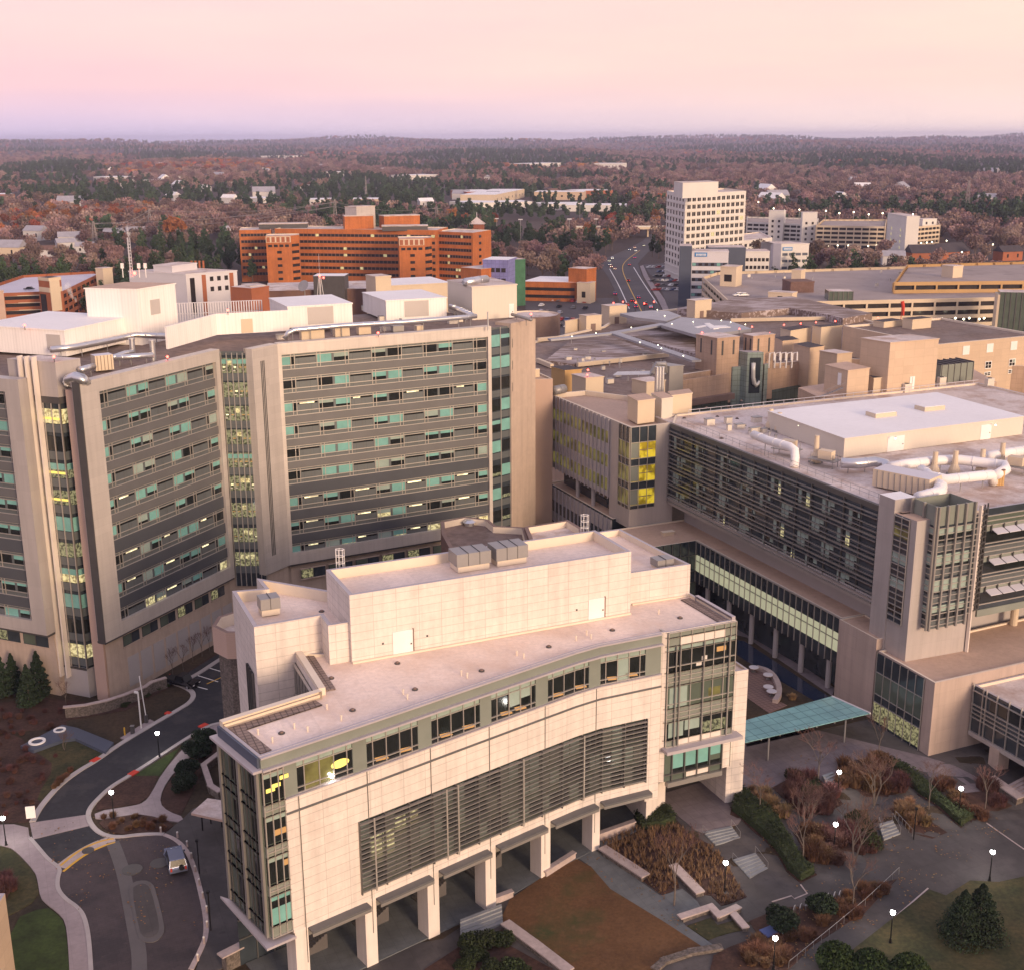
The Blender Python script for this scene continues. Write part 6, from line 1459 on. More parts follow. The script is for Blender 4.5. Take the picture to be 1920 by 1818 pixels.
for a in (((48, 292), (110, 320), (232, 308), 30, 'low dark topped box behind the pipes', 'tan_tile_lit', 'roof_dark'), ((193, 342), (315, 372), (422, 357), 30, 'dark topped tan box in front of the ochre pair', 'tan_tile_lit', 'roof_dark'), ((388, 392), (520, 415), (632, 405), 30.5, 'tan box with pale roof beside the big tiled block', 'tan_tile_lit', 'roof_pale')):
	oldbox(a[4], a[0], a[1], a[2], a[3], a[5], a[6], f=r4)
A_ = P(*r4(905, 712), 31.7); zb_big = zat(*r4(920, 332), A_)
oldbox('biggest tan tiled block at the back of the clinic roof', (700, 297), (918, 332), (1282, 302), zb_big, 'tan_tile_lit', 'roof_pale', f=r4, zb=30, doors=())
d_ = F(P(*r4(918, 332), zb_big), P(*r4(1282, 302), zb_big)); t = thing('service_door', 'white double door at the foot of the biggest tan block', 'door', (*d_(d_.len * .5, 31.7), )); MB().fb(d_, d_.len * .46, d_.len * .56, 31.7, 34.6, .02, .10, 'paint_white').build('leaf', t); MB().fb(d_, d_.len * .505, d_.len * .512, 31.7, 34.5, .10, .13, 'metal_grey').build('gap', t)
A_ = P(*r4(595, 738), 31.7); zb_s = zat(*r4(600, 541), A_)
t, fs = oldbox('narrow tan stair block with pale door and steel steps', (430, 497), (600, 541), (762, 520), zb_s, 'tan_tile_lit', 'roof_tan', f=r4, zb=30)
q = fs['l']; MB().fb(q, q.len * .60, q.len * .75, 33.6, 36.0, .02, .1, 'paint_white').build('door', t)
x, y = P(*r4(500, 720), 32); st_ = thing('steel_stair', 'grey steel stair up to the door of the narrow tan block', 'steps', (x, y, 31.7)); mb = MB()
for k in range(10): mb.box((x - 3 + k * .42, y - 1.0 - k * .1, 31.8 + k * .2), (.45, 1.4, .08), R(-15), 'metal_grey')
mb.build('treads', st_); MB().bar((x - 3, y - 1.7, 32.9), (x + 1.2, y - 2.7, 34.9), .06, .06, 'metal_grey').build('handrail', st_)
bk_ = [W(147, 187.4), W(190, 187.4), W(200, 208), W(150, 200)]; MB().prism(bk_, 20, 31.66, 'tan_tile', 'roof_tan').build('rear_roof', clinic)
t, fs = oldbox('small white door box between the two tan tiled blocks', (762, 580), (795, 598), (868, 592), 34.6, 'cream_concrete', 'roof_dark', f=r4, zb=31.0)
# long tan building at right with white window frames
fr = F(P(*r4(1275, 345), 33), P(*r4(2050, 272), 33)); t = thing('long_tan_building', 'long tan building with white framed windows at the right edge', 'building', (*fr.a, 0))
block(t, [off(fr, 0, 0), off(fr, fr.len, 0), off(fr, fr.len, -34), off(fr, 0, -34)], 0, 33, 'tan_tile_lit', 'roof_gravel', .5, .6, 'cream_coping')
for k in range(4):
	s = fr.hit(*r4(1480 + 177 * k, 440))[0]
	for z0, z1, m_ in ((30.0, 31.9, 'paint_white'), (26.0, 27.6, 'window_dark'), (24.2, 25.0, 'window_dark')):
		w = MB(); w.fb(fr, s - 1.05, s + 1.05, z0 - .12, z1 + .12, .02, .10, 'paint_white')
		if m_ != 'paint_white':
			for j in range(2):
				w.fb(fr, s - .9 + j * .95, s - .1 + j * .95, z0 + .05, (z0 + z1) / 2 - .05, .10, .12, m_); w.fb(fr, s - .9 + j * .95, s - .1 + j * .95, (z0 + z1) / 2 + .05, z1 - .05, .10, .12, m_ if (k + j) % 3 else 'glass_shade')
		w.build('window', t)
x, y = P(*r4(1350, 560), 33); t = thing('glass_shed', 'small green glass enclosure beside the long tan building', 'shed', (x, y, 31)); MB().box((x, y, 30), (9, 5, 5.4), R(25), 'glass_sage', 'roof_dark').build('wall', t); mb = MB(); ca, sa = math.cos(R(25)), math.sin(R(25))
for k in range(6): d = (k - 2.5) * 1.7; mb.box((x + d * ca, y + d * sa, 30), (.15, 5.15, 5.6), R(25), 'metal_dark')
mb.build('mullion', t)
for q, lab in ((r4(1300, 632), 'left condenser fan box by the green glass shed'), (r4(1040, 682), 'grey condenser box by the white double door'), (r4(1660, 640), 'white bent pipe unit near the long tan building')):
	x, y = P(*q, 32.2); t = thing('condenser', lab, 'rooftop unit', (x, y, 31.6)); MB().box((x, y, 31.66), (1.6, 1.0, 1.7), R(20), 'penthouse_cream').build('casing', t); MB().cyl((x, y, 33.36), .4, .12, 'metal_dark', 10).build('fan', t)
for a in (((135, 512), (237, 540), (362, 530), 31, 'ochre sided box at the left of the old roofs', 'ochre_wall', 'roof_dark'), ((290, 568), (394, 597), (527, 585), 31.5, 'cream cube with two red beacons in front of the ochre box', 'cream_concrete', 'roof_pale'), ((740, 602), (850, 627), (990, 612), 30.5, 'pale box with fan behind the steel stacks', 'cream_concrete', 'roof_pale'), ((910, 492), (1022, 510), (1127, 503), 30.5, 'grey metal plant box on the brown roof', 'metal_grey', 'metal_grey')):
	oldbox(a[4], a[0], a[1], a[2], a[3], a[5], a[6], zb=18)
for a in (((512, 48), (572, 60), (702, 50), 31, 'cream box with brown door nearest the avenue'), ((345, 122), (398, 132), (512, 124), 30, 'cream box with brown door at the rear left roof edge'), ((1153, 8), (1215, 18), (1338, 6), 31, 'cream box with door below the parking deck corner')):
	oldbox(a[4], a[0], a[1], a[2], a[3], 'cream_concrete', 'roof_pale', zb=25, doors=(('r', .3, 1.6, 2.6),))
oldbox('low pale annex beside the rear left cream box', (235, 168), (240, 172), (350, 152), 28.6, 'cream_concrete', 'roof_tan', zb=24)
t, fs = oldbox('stepped brown turret with yellow lit window strip', (455, 735), (592, 775), (775, 720), 27.5, 'brown_fascia', 'roof_gravel', zb=24.6)
q = fs['r']; w = MB(); w.fb(q, .2, q.len - .2, 22, 24.6, -.3, .0, 'glass_yellow'); grid(w, q, .2, q.len - .2, 22, 24.6, [q.len * k / 6 for k in range(1, 6)], [23.3], .0, 'mullion_dark', .15, .1); w.build('window_strip', t)
q = fs['l']; w = MB(); w.fb(q, .2, q.len - .2, 22, 24.6, -.3, 0, 'glass_yellow'); w.build('window_strip', t)
x, y = P(*r3(830, 560), 29); t = thing('roof_pipework', 'grey pipe rack left of the grey plant box on the brown roof', 'pipe rack', (x, y, 26)); mb = MB()
for k in range(5): mb.tube([(x - 7 + k * .3, y + k * .9, 28.6), (x + 5, y + k * .9, 28.8)], .12, 'metal_silver', 6)
mb.build('pipes', t); MB().tube([(x + 2, y, 29), (x + 3, y, 31), (x + 4.5, y + .5, 31), (x + 5, y + 1, 29)], .8, 'metal_grey', 8).build('fan_duct', t)
x, y = P(*r4(100, 460), 28); t = thing('roof_pipework', 'tangle of white pipes beside the low dark topped box', 'pipe rack', (x, y, 26))
for k in range(5): MB().tube([(x - 3 + k * 1.4, y, 26), (x - 3 + k * 1.4, y - .4, 29.6), (x - 2 + k * 1.4, y - .8, 30), (x - 2 + k * 1.4, y - 1, 28)], .2, 'duct_white', 7).build('pipe', t)
rw = thing('turret_store', 'dark glazed drum shaped pavilion right of the tall tower', 'building', (*P(1020, 630, 20), 0)); cx, cy = P(1000, 600, 22)
block(rw, [(cx + 9 * math.cos(2 * math.pi * k / 14), cy + 9 * math.sin(2 * math.pi * k / 14)) for k in range(14)], 0, 24, 'brown_fascia', 'roof_pale', .5, .5, 'brown_fascia')
# ------------------------------------------------------------ buildings farther off
def win_rows(parent, f, s0, s1, rows, n, w_, h_, m='window_dark', d=.12, name='window', band=None, single_mesh=False, lit=0):
	big = MB()
	for z in rows:
		if band: big.fb(f, s0, s1, z - .1, z + h_ + .1, .0, .04, band)
		for k in range(n):
			a = lerp(s0, s1, (k + .5) / n)
			mm = 'glass_lit' if lit and rt.random() < lit else m
			if single_mesh: big.fb(f, a - w_ / 2, a + w_ / 2, z, z + h_, .04, .07, mm)
			else: MB().fb(f, a - w_ / 2, a + w_ / 2, z, z + h_, .02, .07, mm).build(name, parent)
	if big.f: tag(big.build(name if not band or single_mesh else 'window_band', parent), kind='stuff' if single_mesh else None)
# orange brick building: storeys of ribbon windows
ob_ = thing('brick_hospital', 'long orange brick building with ribbon windows and two projecting bays', 'building', (*P(451, 432, 30), 0))
def brick_wing(a, b, zt, depth, name, rows, n, side=0):
	A_, B_ = P(*a, zt), P(*b, zt); f = F(A_, B_)
	block(ob_, [off(f, 0, 0), off(f, f.len, 0), off(f, f.len + side, -depth), off(f, side, -depth)], 0, zt, 'brick_orange', 'roof_pale', .4, .5, 'cream_concrete', name, name.replace('wall', 'roof'))
	for z in rows:
		w = MB(); w.fb(f, .8, f.len - .8, z, z + 1.7, .0, .05, 'roof_brown')
		for k in range(n): a_ = lerp(.8, f.len - .8, k / n); w.fb(f, a_ + .25, a_ + (f.len - 1.6) / n - .25, z + .15, z + 1.6, .05, .08, 'window_dark' if rt.random() < .93 else 'glass_lit')
		w.build('window_band', ob_)
	return f
rows = [26.2 - 3.75 * k for k in range(7)]
brick_wing((448, 432), (508, 431), 30, 24, 'wing_wall', rows, 9)
fm_ = brick_wing((515, 429), (818, 432), 30.6, 26, 'main_wall', rows, 40)
fr_ = brick_wing((816, 434), (886, 437), 29.6, 24, 'wing_wall', rows, 13, -3.5)
f2_ = F(off(fr_, fr_.len, 0), off(fr_, fr_.len - 3.5, -24)); 
for z in rows: MB().fb(f2_, 8, 11, z, z + 1.5, .02, .08, 'window_dark').build('end_window', ob_)
for a, b in (((498, 443), (560, 442)), ((748, 448), (811, 447))):
	zt = 28.5; A_, B_ = P(*a, zt), P(*b, zt); f = F(A_, B_)
	block(ob_, [off(f, 0, 0), off(f, f.len * .75, 0), off(f, f.len, -5), off(f, f.len, -16), off(f, 0, -16)], 0, zt, 'brick_orange', 'roof_pale', .4, .5, 'cream_concrete', 'bay_wall', 'bay_roof')
	mb = MB(); mb.fb(f, 0, f.len * .75, 24.8, 28.2, .02, .06, 'cream_concrete')
	for k in range(5): mb.fb(f, f.len * .75 * (k + .12) / 5, f.len * .75 * (k + .8) / 5, 25.0, 27.8, .06, .1, 'brick_rust')
	mb.build('crown_panel', ob_)
	for k in range(4): MB().fb(f, f.len * (.06 + .17 * k), f.len * (.18 + .17 * k), 22.2, 23.6, .02, .08, 'window_dark').build('bay_window', ob_)
	for k in range(6): MB().fb(f, f.len * .32, f.len * .46, 18.6 - 3.75 * k, 20.1 - 3.75 * k, .02, .08, 'window_dark').build('bay_window', ob_)
	fs_ = F(off(f, f.len * .75, 0), off(f, f.len, -5))
	for k in range(7): MB().fb(fs_, .6, fs_.len - .4, 22.2 - 3.75 * k, 23.8 - 3.75 * k, .02, .08, 'window_dark').build('bay_window', ob_)
for a, b, zt, m, lab in (((646, 405), (700, 404), 38, 'brick_orange', 'left orange rooftop block on the brick building'), ((720, 405), (787, 403), 37.5, 'brick_orange', 'right orange rooftop block on the brick building'), ((668, 388), (703, 386), 43, 'metal_panel', 'pale cooling tower above the orange rooftop block'), ((485, 420), (575, 419), 33, 'metal_dark', 'dark low penthouse on the left of the brick building'), ((650, 421), (690, 420), 33, 'metal_grey', 'grey tank housing on the brick building roof'), ((716, 424), (802, 423), 33, 'metal_dark', 'dark green low penthouse on the right of the brick building')):
	f = F(P(*a, zt), P(*b, zt)); t = thing('roof_block', lab, 'roof block', (*f.a, 30)); zb = 30.0
	b_ = MB().prism([off(f, 0, 0), off(f, f.len, 0), off(f, f.len, -10), off(f, 0, -10)], zb, zt - .4, m); b_.build('wall', t); MB().prism([off(f, -.2, .2), off(f, f.len + .2, .2), off(f, f.len + .2, -10.2), off(f, -.2, -10.2)], zt - .4, zt, 'roof_pale').build('roof', t)
def simple(name, label, a, b, zt, depth, m, roof='roof_pale', zb=0, rows=(), n=0, w_=1.4, h_=1.5, wm='window_dark', cat='building', eave=0, single_mesh=False, side=0, lit=0):
	"""a distant building from the two ends of its front roofline"""
	f = F(P(*a, zt), P(*b, zt)); t = thing(name, label, cat, (*f.a, zb)); s_ = side
	pl = [off(f, 0, 0), off(f, f.len, 0), off(f, f.len + s_, -depth), off(f, s_, -depth)]
	MB().prism(pl, zb, zt - .5, m).build('wall', t); MB().prism(inset(pl if area2(pl) > 0 else pl[::-1], -.15 - eave), zt - .5, zt, m if not eave else roof, roof).build('roof', t)
	if n: win_rows(t, f, .8, f.len - .8, rows, n, w_, h_, wm, single_mesh=single_mesh, lit=lit)
	return t, f
# white and grey laboratory left of it, deck, small blocks
t, f = simple('laboratory', 'white and grey laboratory with dark vertical window strip', (348, 514), (444, 507), 24, 30, 'grey_white', 'roof_pale', side=-14)
win_rows(t, f, f.len * .42, f.len * .85, (20, 15.5), 3, 1.7, 2)
mb = MB(); mb.fb(f, f.len * .07, f.len * .16, 6, 22, .03, .1, 'window_dark'); mb.build('strip_window', t)
mb = MB(); mb.fb(f, f.len * .30, f.len * .38, 4, 23, .03, .1, 'brick_rust'); mb.fb(f, f.len * .74 + 2.5, f.len * .82 + 2.5, 4, 23, .03, .1, 'brick_rust'); mb.build('brick_strip', t)
simple('laboratory_wing', 'pale grey stair wing at the left of the laboratory', (287, 497), (322, 499), 27, 16, 'grey_white')
for i in range(4):
	x, y = P(*f6(985 + i * 20, 722), 26); single('red_stack', MB().cyl((x, y, 22), .5, 4.6, 'brick_rust', 8).cyl((x, y, 26.6), .6, .3, 'brick_rust', 8), 'rust red exhaust stack in the row on the laboratory roof', 'exhaust stack', (x, y, 22), 'rust red stacks on the laboratory')
simple('low_shed', 'long low white building with dark window band before the laboratory', (331, 553), (433, 549), 12, 12, 'grey_white', 'roof_white', rows=(7,), n=2, w_=11, h_=1.8)
simple('brick_annex', 'small orange brick block beside a cream box', (433, 538), (471, 541), 24, 10, 'brick_rust', 'roof_pale')
simple('cream_annex', 'small cream box with three round vents beside the brick block', (469, 537), (499, 535), 24.2, 10, 'cream_concrete', 'roof_pale')
simple('plant_shed', 'dark grey flat plant shed in front of the orange building', (587, 518), (645, 518), 26, 10, 'metal_dark', 'roof_white')
simple('curved_hall', 'pale low hall with cream wall behind the tower roof', (730, 536), (845, 530), 22, 26, 'cream_concrete', 'roof_white')
simple('cream_block', 'small ochre cream block between pale roofs', (704, 519), (733, 517), 27, 9, 'cream_concrete', 'roof_pale')
simple('rear_roof', 'long pale flat roof with clutter behind the tower', (500, 546), (700, 541), 20, 30, 'roof_brown', 'roof_pale')
x, y = P(571, 538, 24); t = thing('satellite_dish', 'grey satellite dish behind the tower roof', 'dish', (x, y, 20)); MB().cyl((x, y, 20), .2, 3.2, 'metal_grey', 6).build('post', t); MB().tube([(x, y, 24), (x - .4, y - .8, 24.5)], [.6, 2.4], 'metal_grey', 14).build('bowl', t)
x, y = P(600, 535, 26); t = thing('aerial_mast', 'red and white lattice mast with beacons behind the tower roof', 'mast', (x, y, 20)); mb = MB()
for k in range(4): a = math.pi / 2 * k; mb.tube([(x + 1.4 * math.cos(a), y + 1.4 * math.sin(a), 20), (x + .4 * math.cos(a), y + .4 * math.sin(a), 29)], .10, 'paint_white', 4)
mb.cyl((x, y, 29), .06, 9, 'grey_white', 4); mb.build('lattice', t); MB().ball((x, y, 29.6), .5, 'beacon_red').build('beacon', t); MB().ball((x + 1.5, y, 28.8), .4, 'beacon_red').build('beacon', t)
# red brick and wrapped buildings right of it
simple('wrapped_building', 'building wrapped in lavender sheeting with green netted scaffold', (905, 487), (952, 488), 24, 16, 'blue_wrap', 'roof_white', rows=(18, 13, 8), n=4, w_=2.2, h_=2)
simple('netted_scaffold', 'narrow ochre and green netted end of the wrapped building', (952, 488), (985, 486), 23, 10, 'green_net', 'roof_pale')
simple('brick_annex', 'orange brick annex below the wrapped building', (902, 505), (948, 500), 20, 14, 'brick_orange', 'roof_pale', rows=(12, 7), n=3, w_=2, h_=1.6)
simple('brick_school', 'long low orange brick school with pale roof beside the avenue', (980, 528), (1080, 530), 10, 26, 'brick_orange', 'roof_white', rows=(5.5, 1.8), n=14, w_=2.2, h_=1.6, side=4)
simple('brick_school', 'small orange brick tower block at the end of the low school', (1066, 503), (1100, 505), 17, 10, 'brick_orange', 'roof_pale')
simple('cream_annex', 'cream stair block at the corner of the low brick school', (1082, 530), (1107, 531), 10.5, 8, 'cream_concrete', 'roof_pale', rows=(3,), n=1, w_=2, h_=3)
# cupola building behind the orange block
t, f = simple('cupola_pavilion', 'small brick pavilion with pyramid roof and finial behind the orange building', (880, 421), (906, 421), 16, 9, 'brick_rust', 'roof_pale', rows=(10,), n=1, w_=3, h_=2.5)
pl = [off(f, -1, 1), off(f, f.len + 1, 1), off(f, f.len + 1, -10), off(f, -1, -10)]; cx = sum(p[0] for p in pl) / 4; cy = sum(p[1] for p in pl) / 4
MB().add([(*p, 16) for p in pl] + [(cx, cy, 21.5)], [(0, 1, 4), (1, 2, 4), (2, 3, 4), (3, 0, 4)], 'roof_pale').cyl((cx, cy, 21), .3, 4, 'grey_white', 6).build('pyramid_roof', t)
# white office tower
A_, B_, C_ = P(*f8(425, 130), 50), P(*f8(503, 143), 50), P(*f8(757, 130), 50); pl = para(A_, B_, C_)
wt = thing('office_tower', 'tall white office tower with square dark windows in rows', 'building', (*B_, 0)); block(wt, pl, 0, 50, 'white_concrete', 'roof_pale', .8, .6, 'grey_white')
fl_, fr_ = F(A_, B_), F(B_, C_); big = MB()
for r in range(10):
	z = 45.6 - r * 4.1
	for k in range(12 if r < 8 else 4 if r == 8 else 0): w = MB(); s = lerp(1.2, fr_.len - 1.2, (k + .5) / 12); w.fb(fr_, s - 1.45, s + 1.45, z, z + 2.2, .0, .06, 'window_dark' if rt.random() < .95 else 'glass_lit'); w.fb(fr_, s - .07, s + .07, z, z + 2.2, .06, .1, 'white_concrete'); w.build('window', wt)
	for k in range(12 if r > 8 else 4 if r < 8 else 8) if r >= 8 else (): s = lerp(1.2, fr_.len - 1.2, (k + (4.5 if r == 8 else .5)) / 12); big.fb(fr_, s - 1.45, s + 1.45, z, z + 2.2, .0, .06, 'window_dark')
	for k in range(6): w = big; s = lerp(1, fl_.len - 1, (k + .5) / 6); w.fb(fl_, s - 1.2, s + 1.2, z, z + 2.2, .0, .06, 'window_dark')
tag(big.build('window', wt), kind='stuff')
w = MB()
for r in range(11):
	z = 43.9 - r * 4.1
	for f in (fl_, fr_): w.fb(f, 0, f.len, z + .2, z + .5, 0, .35, 'white_concrete')
w.build('ledge', wt)
rbox('roof_block', 'white square penthouse on top of the office tower', f8(455, 92), f8(492, 97), f8(641, 92), 57.5, 49.5, 'white_concrete', 'roof_pale', cat='roof block')
A_, B_, C_ = P(*f8(620, 322), 15), P(*f8(660, 348), 15), P(*f8(866, 325), 15); t = thing('office_annex', 'lower white office annex with dark windows before the office tower', 'building', (*B_, 0)); block(t, para(A_, B_, C_), 0, 15, 'white_concrete', 'roof_pale', .6, .6, 'grey_white')
f = F(B_, C_); win_rows(t, f, 1, f.len - 1, (10.6, 6), 10, 3.0, 2.0)
A_, B_, C_ = P(*f8(525, 340), 14), P(*f8(640, 352), 14), P(*f8(665, 345), 14); MB().prism(para(A_, B_, C_), 0, 14, 'white_concrete', 'roof_pale').build('link_wall', t)
for k in range(3):
	x, y = P(*f8(590 + k * 25, 325), 17); MB().cyl((x, y, 14.5), 1.6, 2.5, 'grey_white', 10).build('cooling_fan', t)
# hotels with blue signs
t, f = simple('hotel', 'grey striped hotel with blue sign and slate end wall', f8(530, 383), f8(684, 384), 27, 14, 'grey_white', 'roof_pale')
for k in range(6): z = 21.5 - k * 3.7; w = MB(); w.fb(f, .3, f.len - .3, z - 1.7, z, .02, .06, 'slate_cladding'); [w.fb(f, f.len * (j + .15) / 6, f.len * (j + .7) / 6, z - 1.5, z - .2, .06, .09, 'window_dark' if (j + k) % 4 else 'glass_blind') for j in range(6)]; w.build('window_band', t)
MB().prism([off(f, -6, .4), off(f, 0, .4), off(f, 0, -14), off(f, -6, -14)], 0, 29.5, 'slate_cladding', 'roof_pale').build('end_wall', t)
w = MB(); w.fb(f, f.len * .08, f.len * .42, 24.4, 26.4, .05, .3, 'sign_blue'); sg_ = w.build('sign', t); w = MB()
for k in range(8): w.fb(f, f.len * (.12 + .035 * k), f.len * (.14 + .035 * k), 24.9 if k % 3 else 24.8, 25.9, .3, .36, 'paint_white')
w.build('lettering', sg_)
t, f = simple('hotel', 'slate and white hotel wing in the middle of the three', f8(755, 383), f8(856, 383), 24, 14, 'white_concrete', 'roof_pale')
for k in range(5): z = 20.5 - k * 3.9; w = MB(); [w.fb(f, f.len * (j + .12) / 6, f.len * (j + .85) / 6, z - 1.7, z, .02, .07, 'window_dark') for j in range(6)]; w.build('window_band', t)
MB().prism([off(f, -19, .6), off(f, 0, .6), off(f, 0, -14), off(f, -19, -14)], 0, 26, 'slate_cladding', 'roof_pale').build('end_wall', t)
t, f = simple('hotel', 'plain white hotel box with small blue sign', f8(905, 352), f8(1021, 350), 25, 16, 'white_concrete', 'roof_pale', side=-6)
for k in range(5): z = 20 - k * 3.6; w = MB(); [w.fb(f, f.len * (.05 + j * .24), f.len * (.24 + j * .24), z - 1.4, z, .02, .07, 'slate_cladding') for j in range(4)]; w.build('window_band', t)
w = MB(); w.fb(f, f.len * .05, f.len * .40, 21.3, 23.2, .05, .3, 'sign_blue'); sg_ = w.build('sign', t); w = MB()
for k in range(8): w.fb(f, f.len * (.09 + .036 * k), f.len * (.11 + .036 * k), 21.8, 22.8, .3, .36, 'paint_white')
w.build('lettering', sg_)
A_ = P(*f8(872, 350), 25); MB().prism([A_, off(f, 0, 0), off(f, -6, -16), (A_[0] - 2, A_[1] + 14)], 0, 25, 'grey_white', 'roof_pale').build('side_wall', t)
# parking decks
def deck(name, label, pts, zt, levels, m, roof='deck_concrete', h=3.2, bay=9.0, zb=0):
	pl = [P(*q, zt) for q in pts]; t = thing(name, label, 'parking deck', (*pl[0], zb)); MB().prism(inset(pl if area2(pl) > 0 else pl[::-1], 1.0), zb, zt - 1.1, 'window_dark', roof).build('core', t)
	if area2(pl) < 0: pl = pl[::-1]
	w, cl = MB(), MB()
	for a, b in zip(pl, pl[1:] + pl[:1]):
		f = F(a, b)
		for k in range(levels): z = zt - k * h; w.fb(f, 0, f.len, z - 1.35, z + .1, -.5, 0, m)
		n = max(1, int(f.len / bay))
		for k in range(n + 1): s = f.len * k / n; cl.fb(f, s - .35, s + .35, zb, zt - .2, -.45, -.02, m)
	w.build('parapet', t); cl.build('column', t); return t, pl
deck('parking_deck', 'wide ochre concrete parking deck with flat roof in the middle distance', [(1317, 520), (1373, 572), (1540, 566), (1880, 558), (1960, 558), (1960, 505), (1700, 500), (1345, 511)], 19.5, 6, 'cream_concrete')
deck('parking_deck', 'upper sloping ochre level on the wide parking deck', [(1676, 530), (1960, 527), (1960, 490), (1700, 497)], 23, 2, 'ochre_concrete', zb=19)
deck('parking_deck', 'far brown parking deck with square openings beside the office tower', [f8(1050, 275), f8(1340, 280), f8(1345, 250), f8(1080, 250)], 17, 5, 'cream_concrete', bay=5)
deck('parking_deck', 'right part of the far parking deck past the white stair tower', [f8(1425, 285), f8(1570, 272), f8(1560, 255), f8(1430, 262)], 17, 5, 'cream_concrete', bay=5)
deck('parking_deck', 'left part of the far parking deck behind the orange trees', [f8(760, 260), f8(1050, 272), f8(1060, 245), f8(760, 238)], 16, 5, 'white_concrete', bay=5)
for a, b, zt, lab in ((f8(853, 212), f8(915, 213), 26, 'white stair tower at the left of the far deck'), (f8(994, 220), f8(1056, 220), 26, 'white stair tower in the middle of the far deck'), (f8(1350, 222), f8(1430, 236), 28, 'large white lit stair tower on the far deck'), (f8(1497, 248), f8(1556, 246), 21, 'white stair head at the right end of the far deck')):
	t, f = simple('stair_tower', lab, a, b, zt, 9, 'white_concrete', cat='tower', rows=(5, 9, 13, 17), n=2, w_=1.6, h_=1.8, wm='glass_lit' if zt == 28 else 'window_dark')
t, f = simple('stair_tower', 'cream stair tower on the corner of the wide deck', f8(650, 445), f8(716, 448), 27, 8, 'cream_concrete', cat='tower', rows=(20.5,), n=1, w_=3.4, h_=3.0)
simple('stair_tower', 'brown brick stair tower on the wide deck', f8(944, 511), f8(1042, 509), 23, 10, 'brick_brown', 'roof_brown', cat='tower')
simple('lift_house', 'small cream lift house with brown door on the wide deck', f8(850, 552), f8(950, 558), 21.5, 6, 'cream_concrete', zb=15, rows=(17,), n=1, w_=2, h_=3, cat='roof block')
simple('lift_house', 'small cream lift house at the far left of the deck roof', f8(948, 460), f8(988, 462), 23, 6, 'cream_concrete', zb=18, cat='roof block')
simple('lift_house', 'small cream lift house high on the right of the deck roof', f8(1578, 440), f8(1625, 445), 27, 6, 'cream_concrete', zb=20, cat='roof block')
f = F(P(*f8(1102, 550), 22), P(*f8(1203, 550), 22)); t = thing('glass_stair', 'green glass stair tower with splayed white struts on the wide deck', 'tower', (*f.a, 0)); MB().prism([off(f, 0, 1), off(f, f.len, 1), off(f, f.len, -7), off(f, 0, -7)], 0, 22, 'glass_green', 'roof_pale').build('wall', t)
w = MB()
for k in range(6): w.fb(f, f.len * k / 5 - .15, f.len * k / 5 + .15, 0, 22, 1, 1.2, 'mullion_dark')
w.build('mullion', t); w = MB()
for k in range(9): a = (k - 4) / 4; p = f(f.len / 2 + a * 1.5, 14, 1.5); q = f(f.len / 2 + a * f.len * .55, 8.5, 6.0 - abs(a)); w.bar(p, q, .45, .3, 'grey_white')
w.build('strut', t)
f = F(P(1876, 548, 25), P(1960, 550, 25)); t = thing('glass_stair', 'dark green glass stair tower at the right edge', 'tower', (*f.a, 0)); MB().prism([off(f, 0, 0), off(f, f.len, 0), off(f, f.len, -9), off(f, 0, -9)], 0, 25, 'glass_green', 'roof_pale').build('wall', t); w = MB()
for k in range(9): w.fb(f, f.len * k / 8 - .15, f.len * k / 8 + .15, 0, 25, .0, .2, 'mullion_dark')
w.build('mullion', t)
MB().prism([off(f, -.8, .3), off(f, 0, .3), off(f, 0, -9), off(f, -.8, -9)], 0, 24, 'cream_concrete').build('end_wall', t)
for i, q in enumerate([(642, 582), (670, 578), (1448, 585), (1530, 585)] + [(r_[0], r_[1]) for r_ in ()]):
	pass
lightsq = [f8(1570, 662), f8(1600, 668), f8(1625, 660), f8(1660, 664), f8(1683, 660), f8(1725, 664), f8(1745, 660), f8(1785, 660), f8(1065, 588), f8(1220, 592), f8(1448, 600), f8(1225, 632)]
for q in lightsq:
	x, y = P(*q, 13); single('deck_lamp', MB().ball((x, y - 2, 13), .45, 'lamp_warm', 6).cyl((x, y - 2, 13.4), .2, .3, 'metal_grey', 5), 'small white lamp on the front of the wide parking deck', 'lamp', (x, y - 2, 13), 'lamps on the wide parking deck')
for i, q in enumerate([f8(x_, y_) for x_, y_ in ((872, 205), (918, 214), (980, 210), (1091, 215), (1147, 225), (1207, 220), (1270, 230), (1328, 225), (1455, 230), (808, 178))]):
	x, y = P(*q, 24); t = thing('deck_light_pole', 'thin pole with a white lamp on the far parking deck roof', 'lamp', (x, y, 16), 'pole lamps on the far parking deck'); MB().cyl((x, y, 16), .18, 8, 'metal_grey', 5).build('post', t); MB().ball((x, y, 24.2), .65, 'lamp_warm', 6).build('lamp', t)
for i, q in enumerate([f8(x_, y_) for x_, y_ in ((1056, 358), (1100, 362), (1140, 360), (1184, 360), (1225, 362), (1268, 362), (1302, 360), (1380, 358), (1400, 352), (1432, 382), (1490, 350), (1513, 348), (1535, 346), (1596, 340), (1762, 352), (1790, 356), (1722, 432), (1740, 440), (1874, 440), (1660, 388), (1700, 415), (1810, 180), (1905, 300))]):
	x, y = P(*q, 6); t = thing('street_lamp', 'small lit street lamp in the streets round the far parking deck', 'lamp', (x, y, 0), 'lit lamps round the far parking deck'); MB().cyl((x, y, 0), .14, 6, 'metal_grey', 5).build('post', t); MB().ball((x, y, 6.2), .55, 'lamp_warm', 6).build('globe', t)
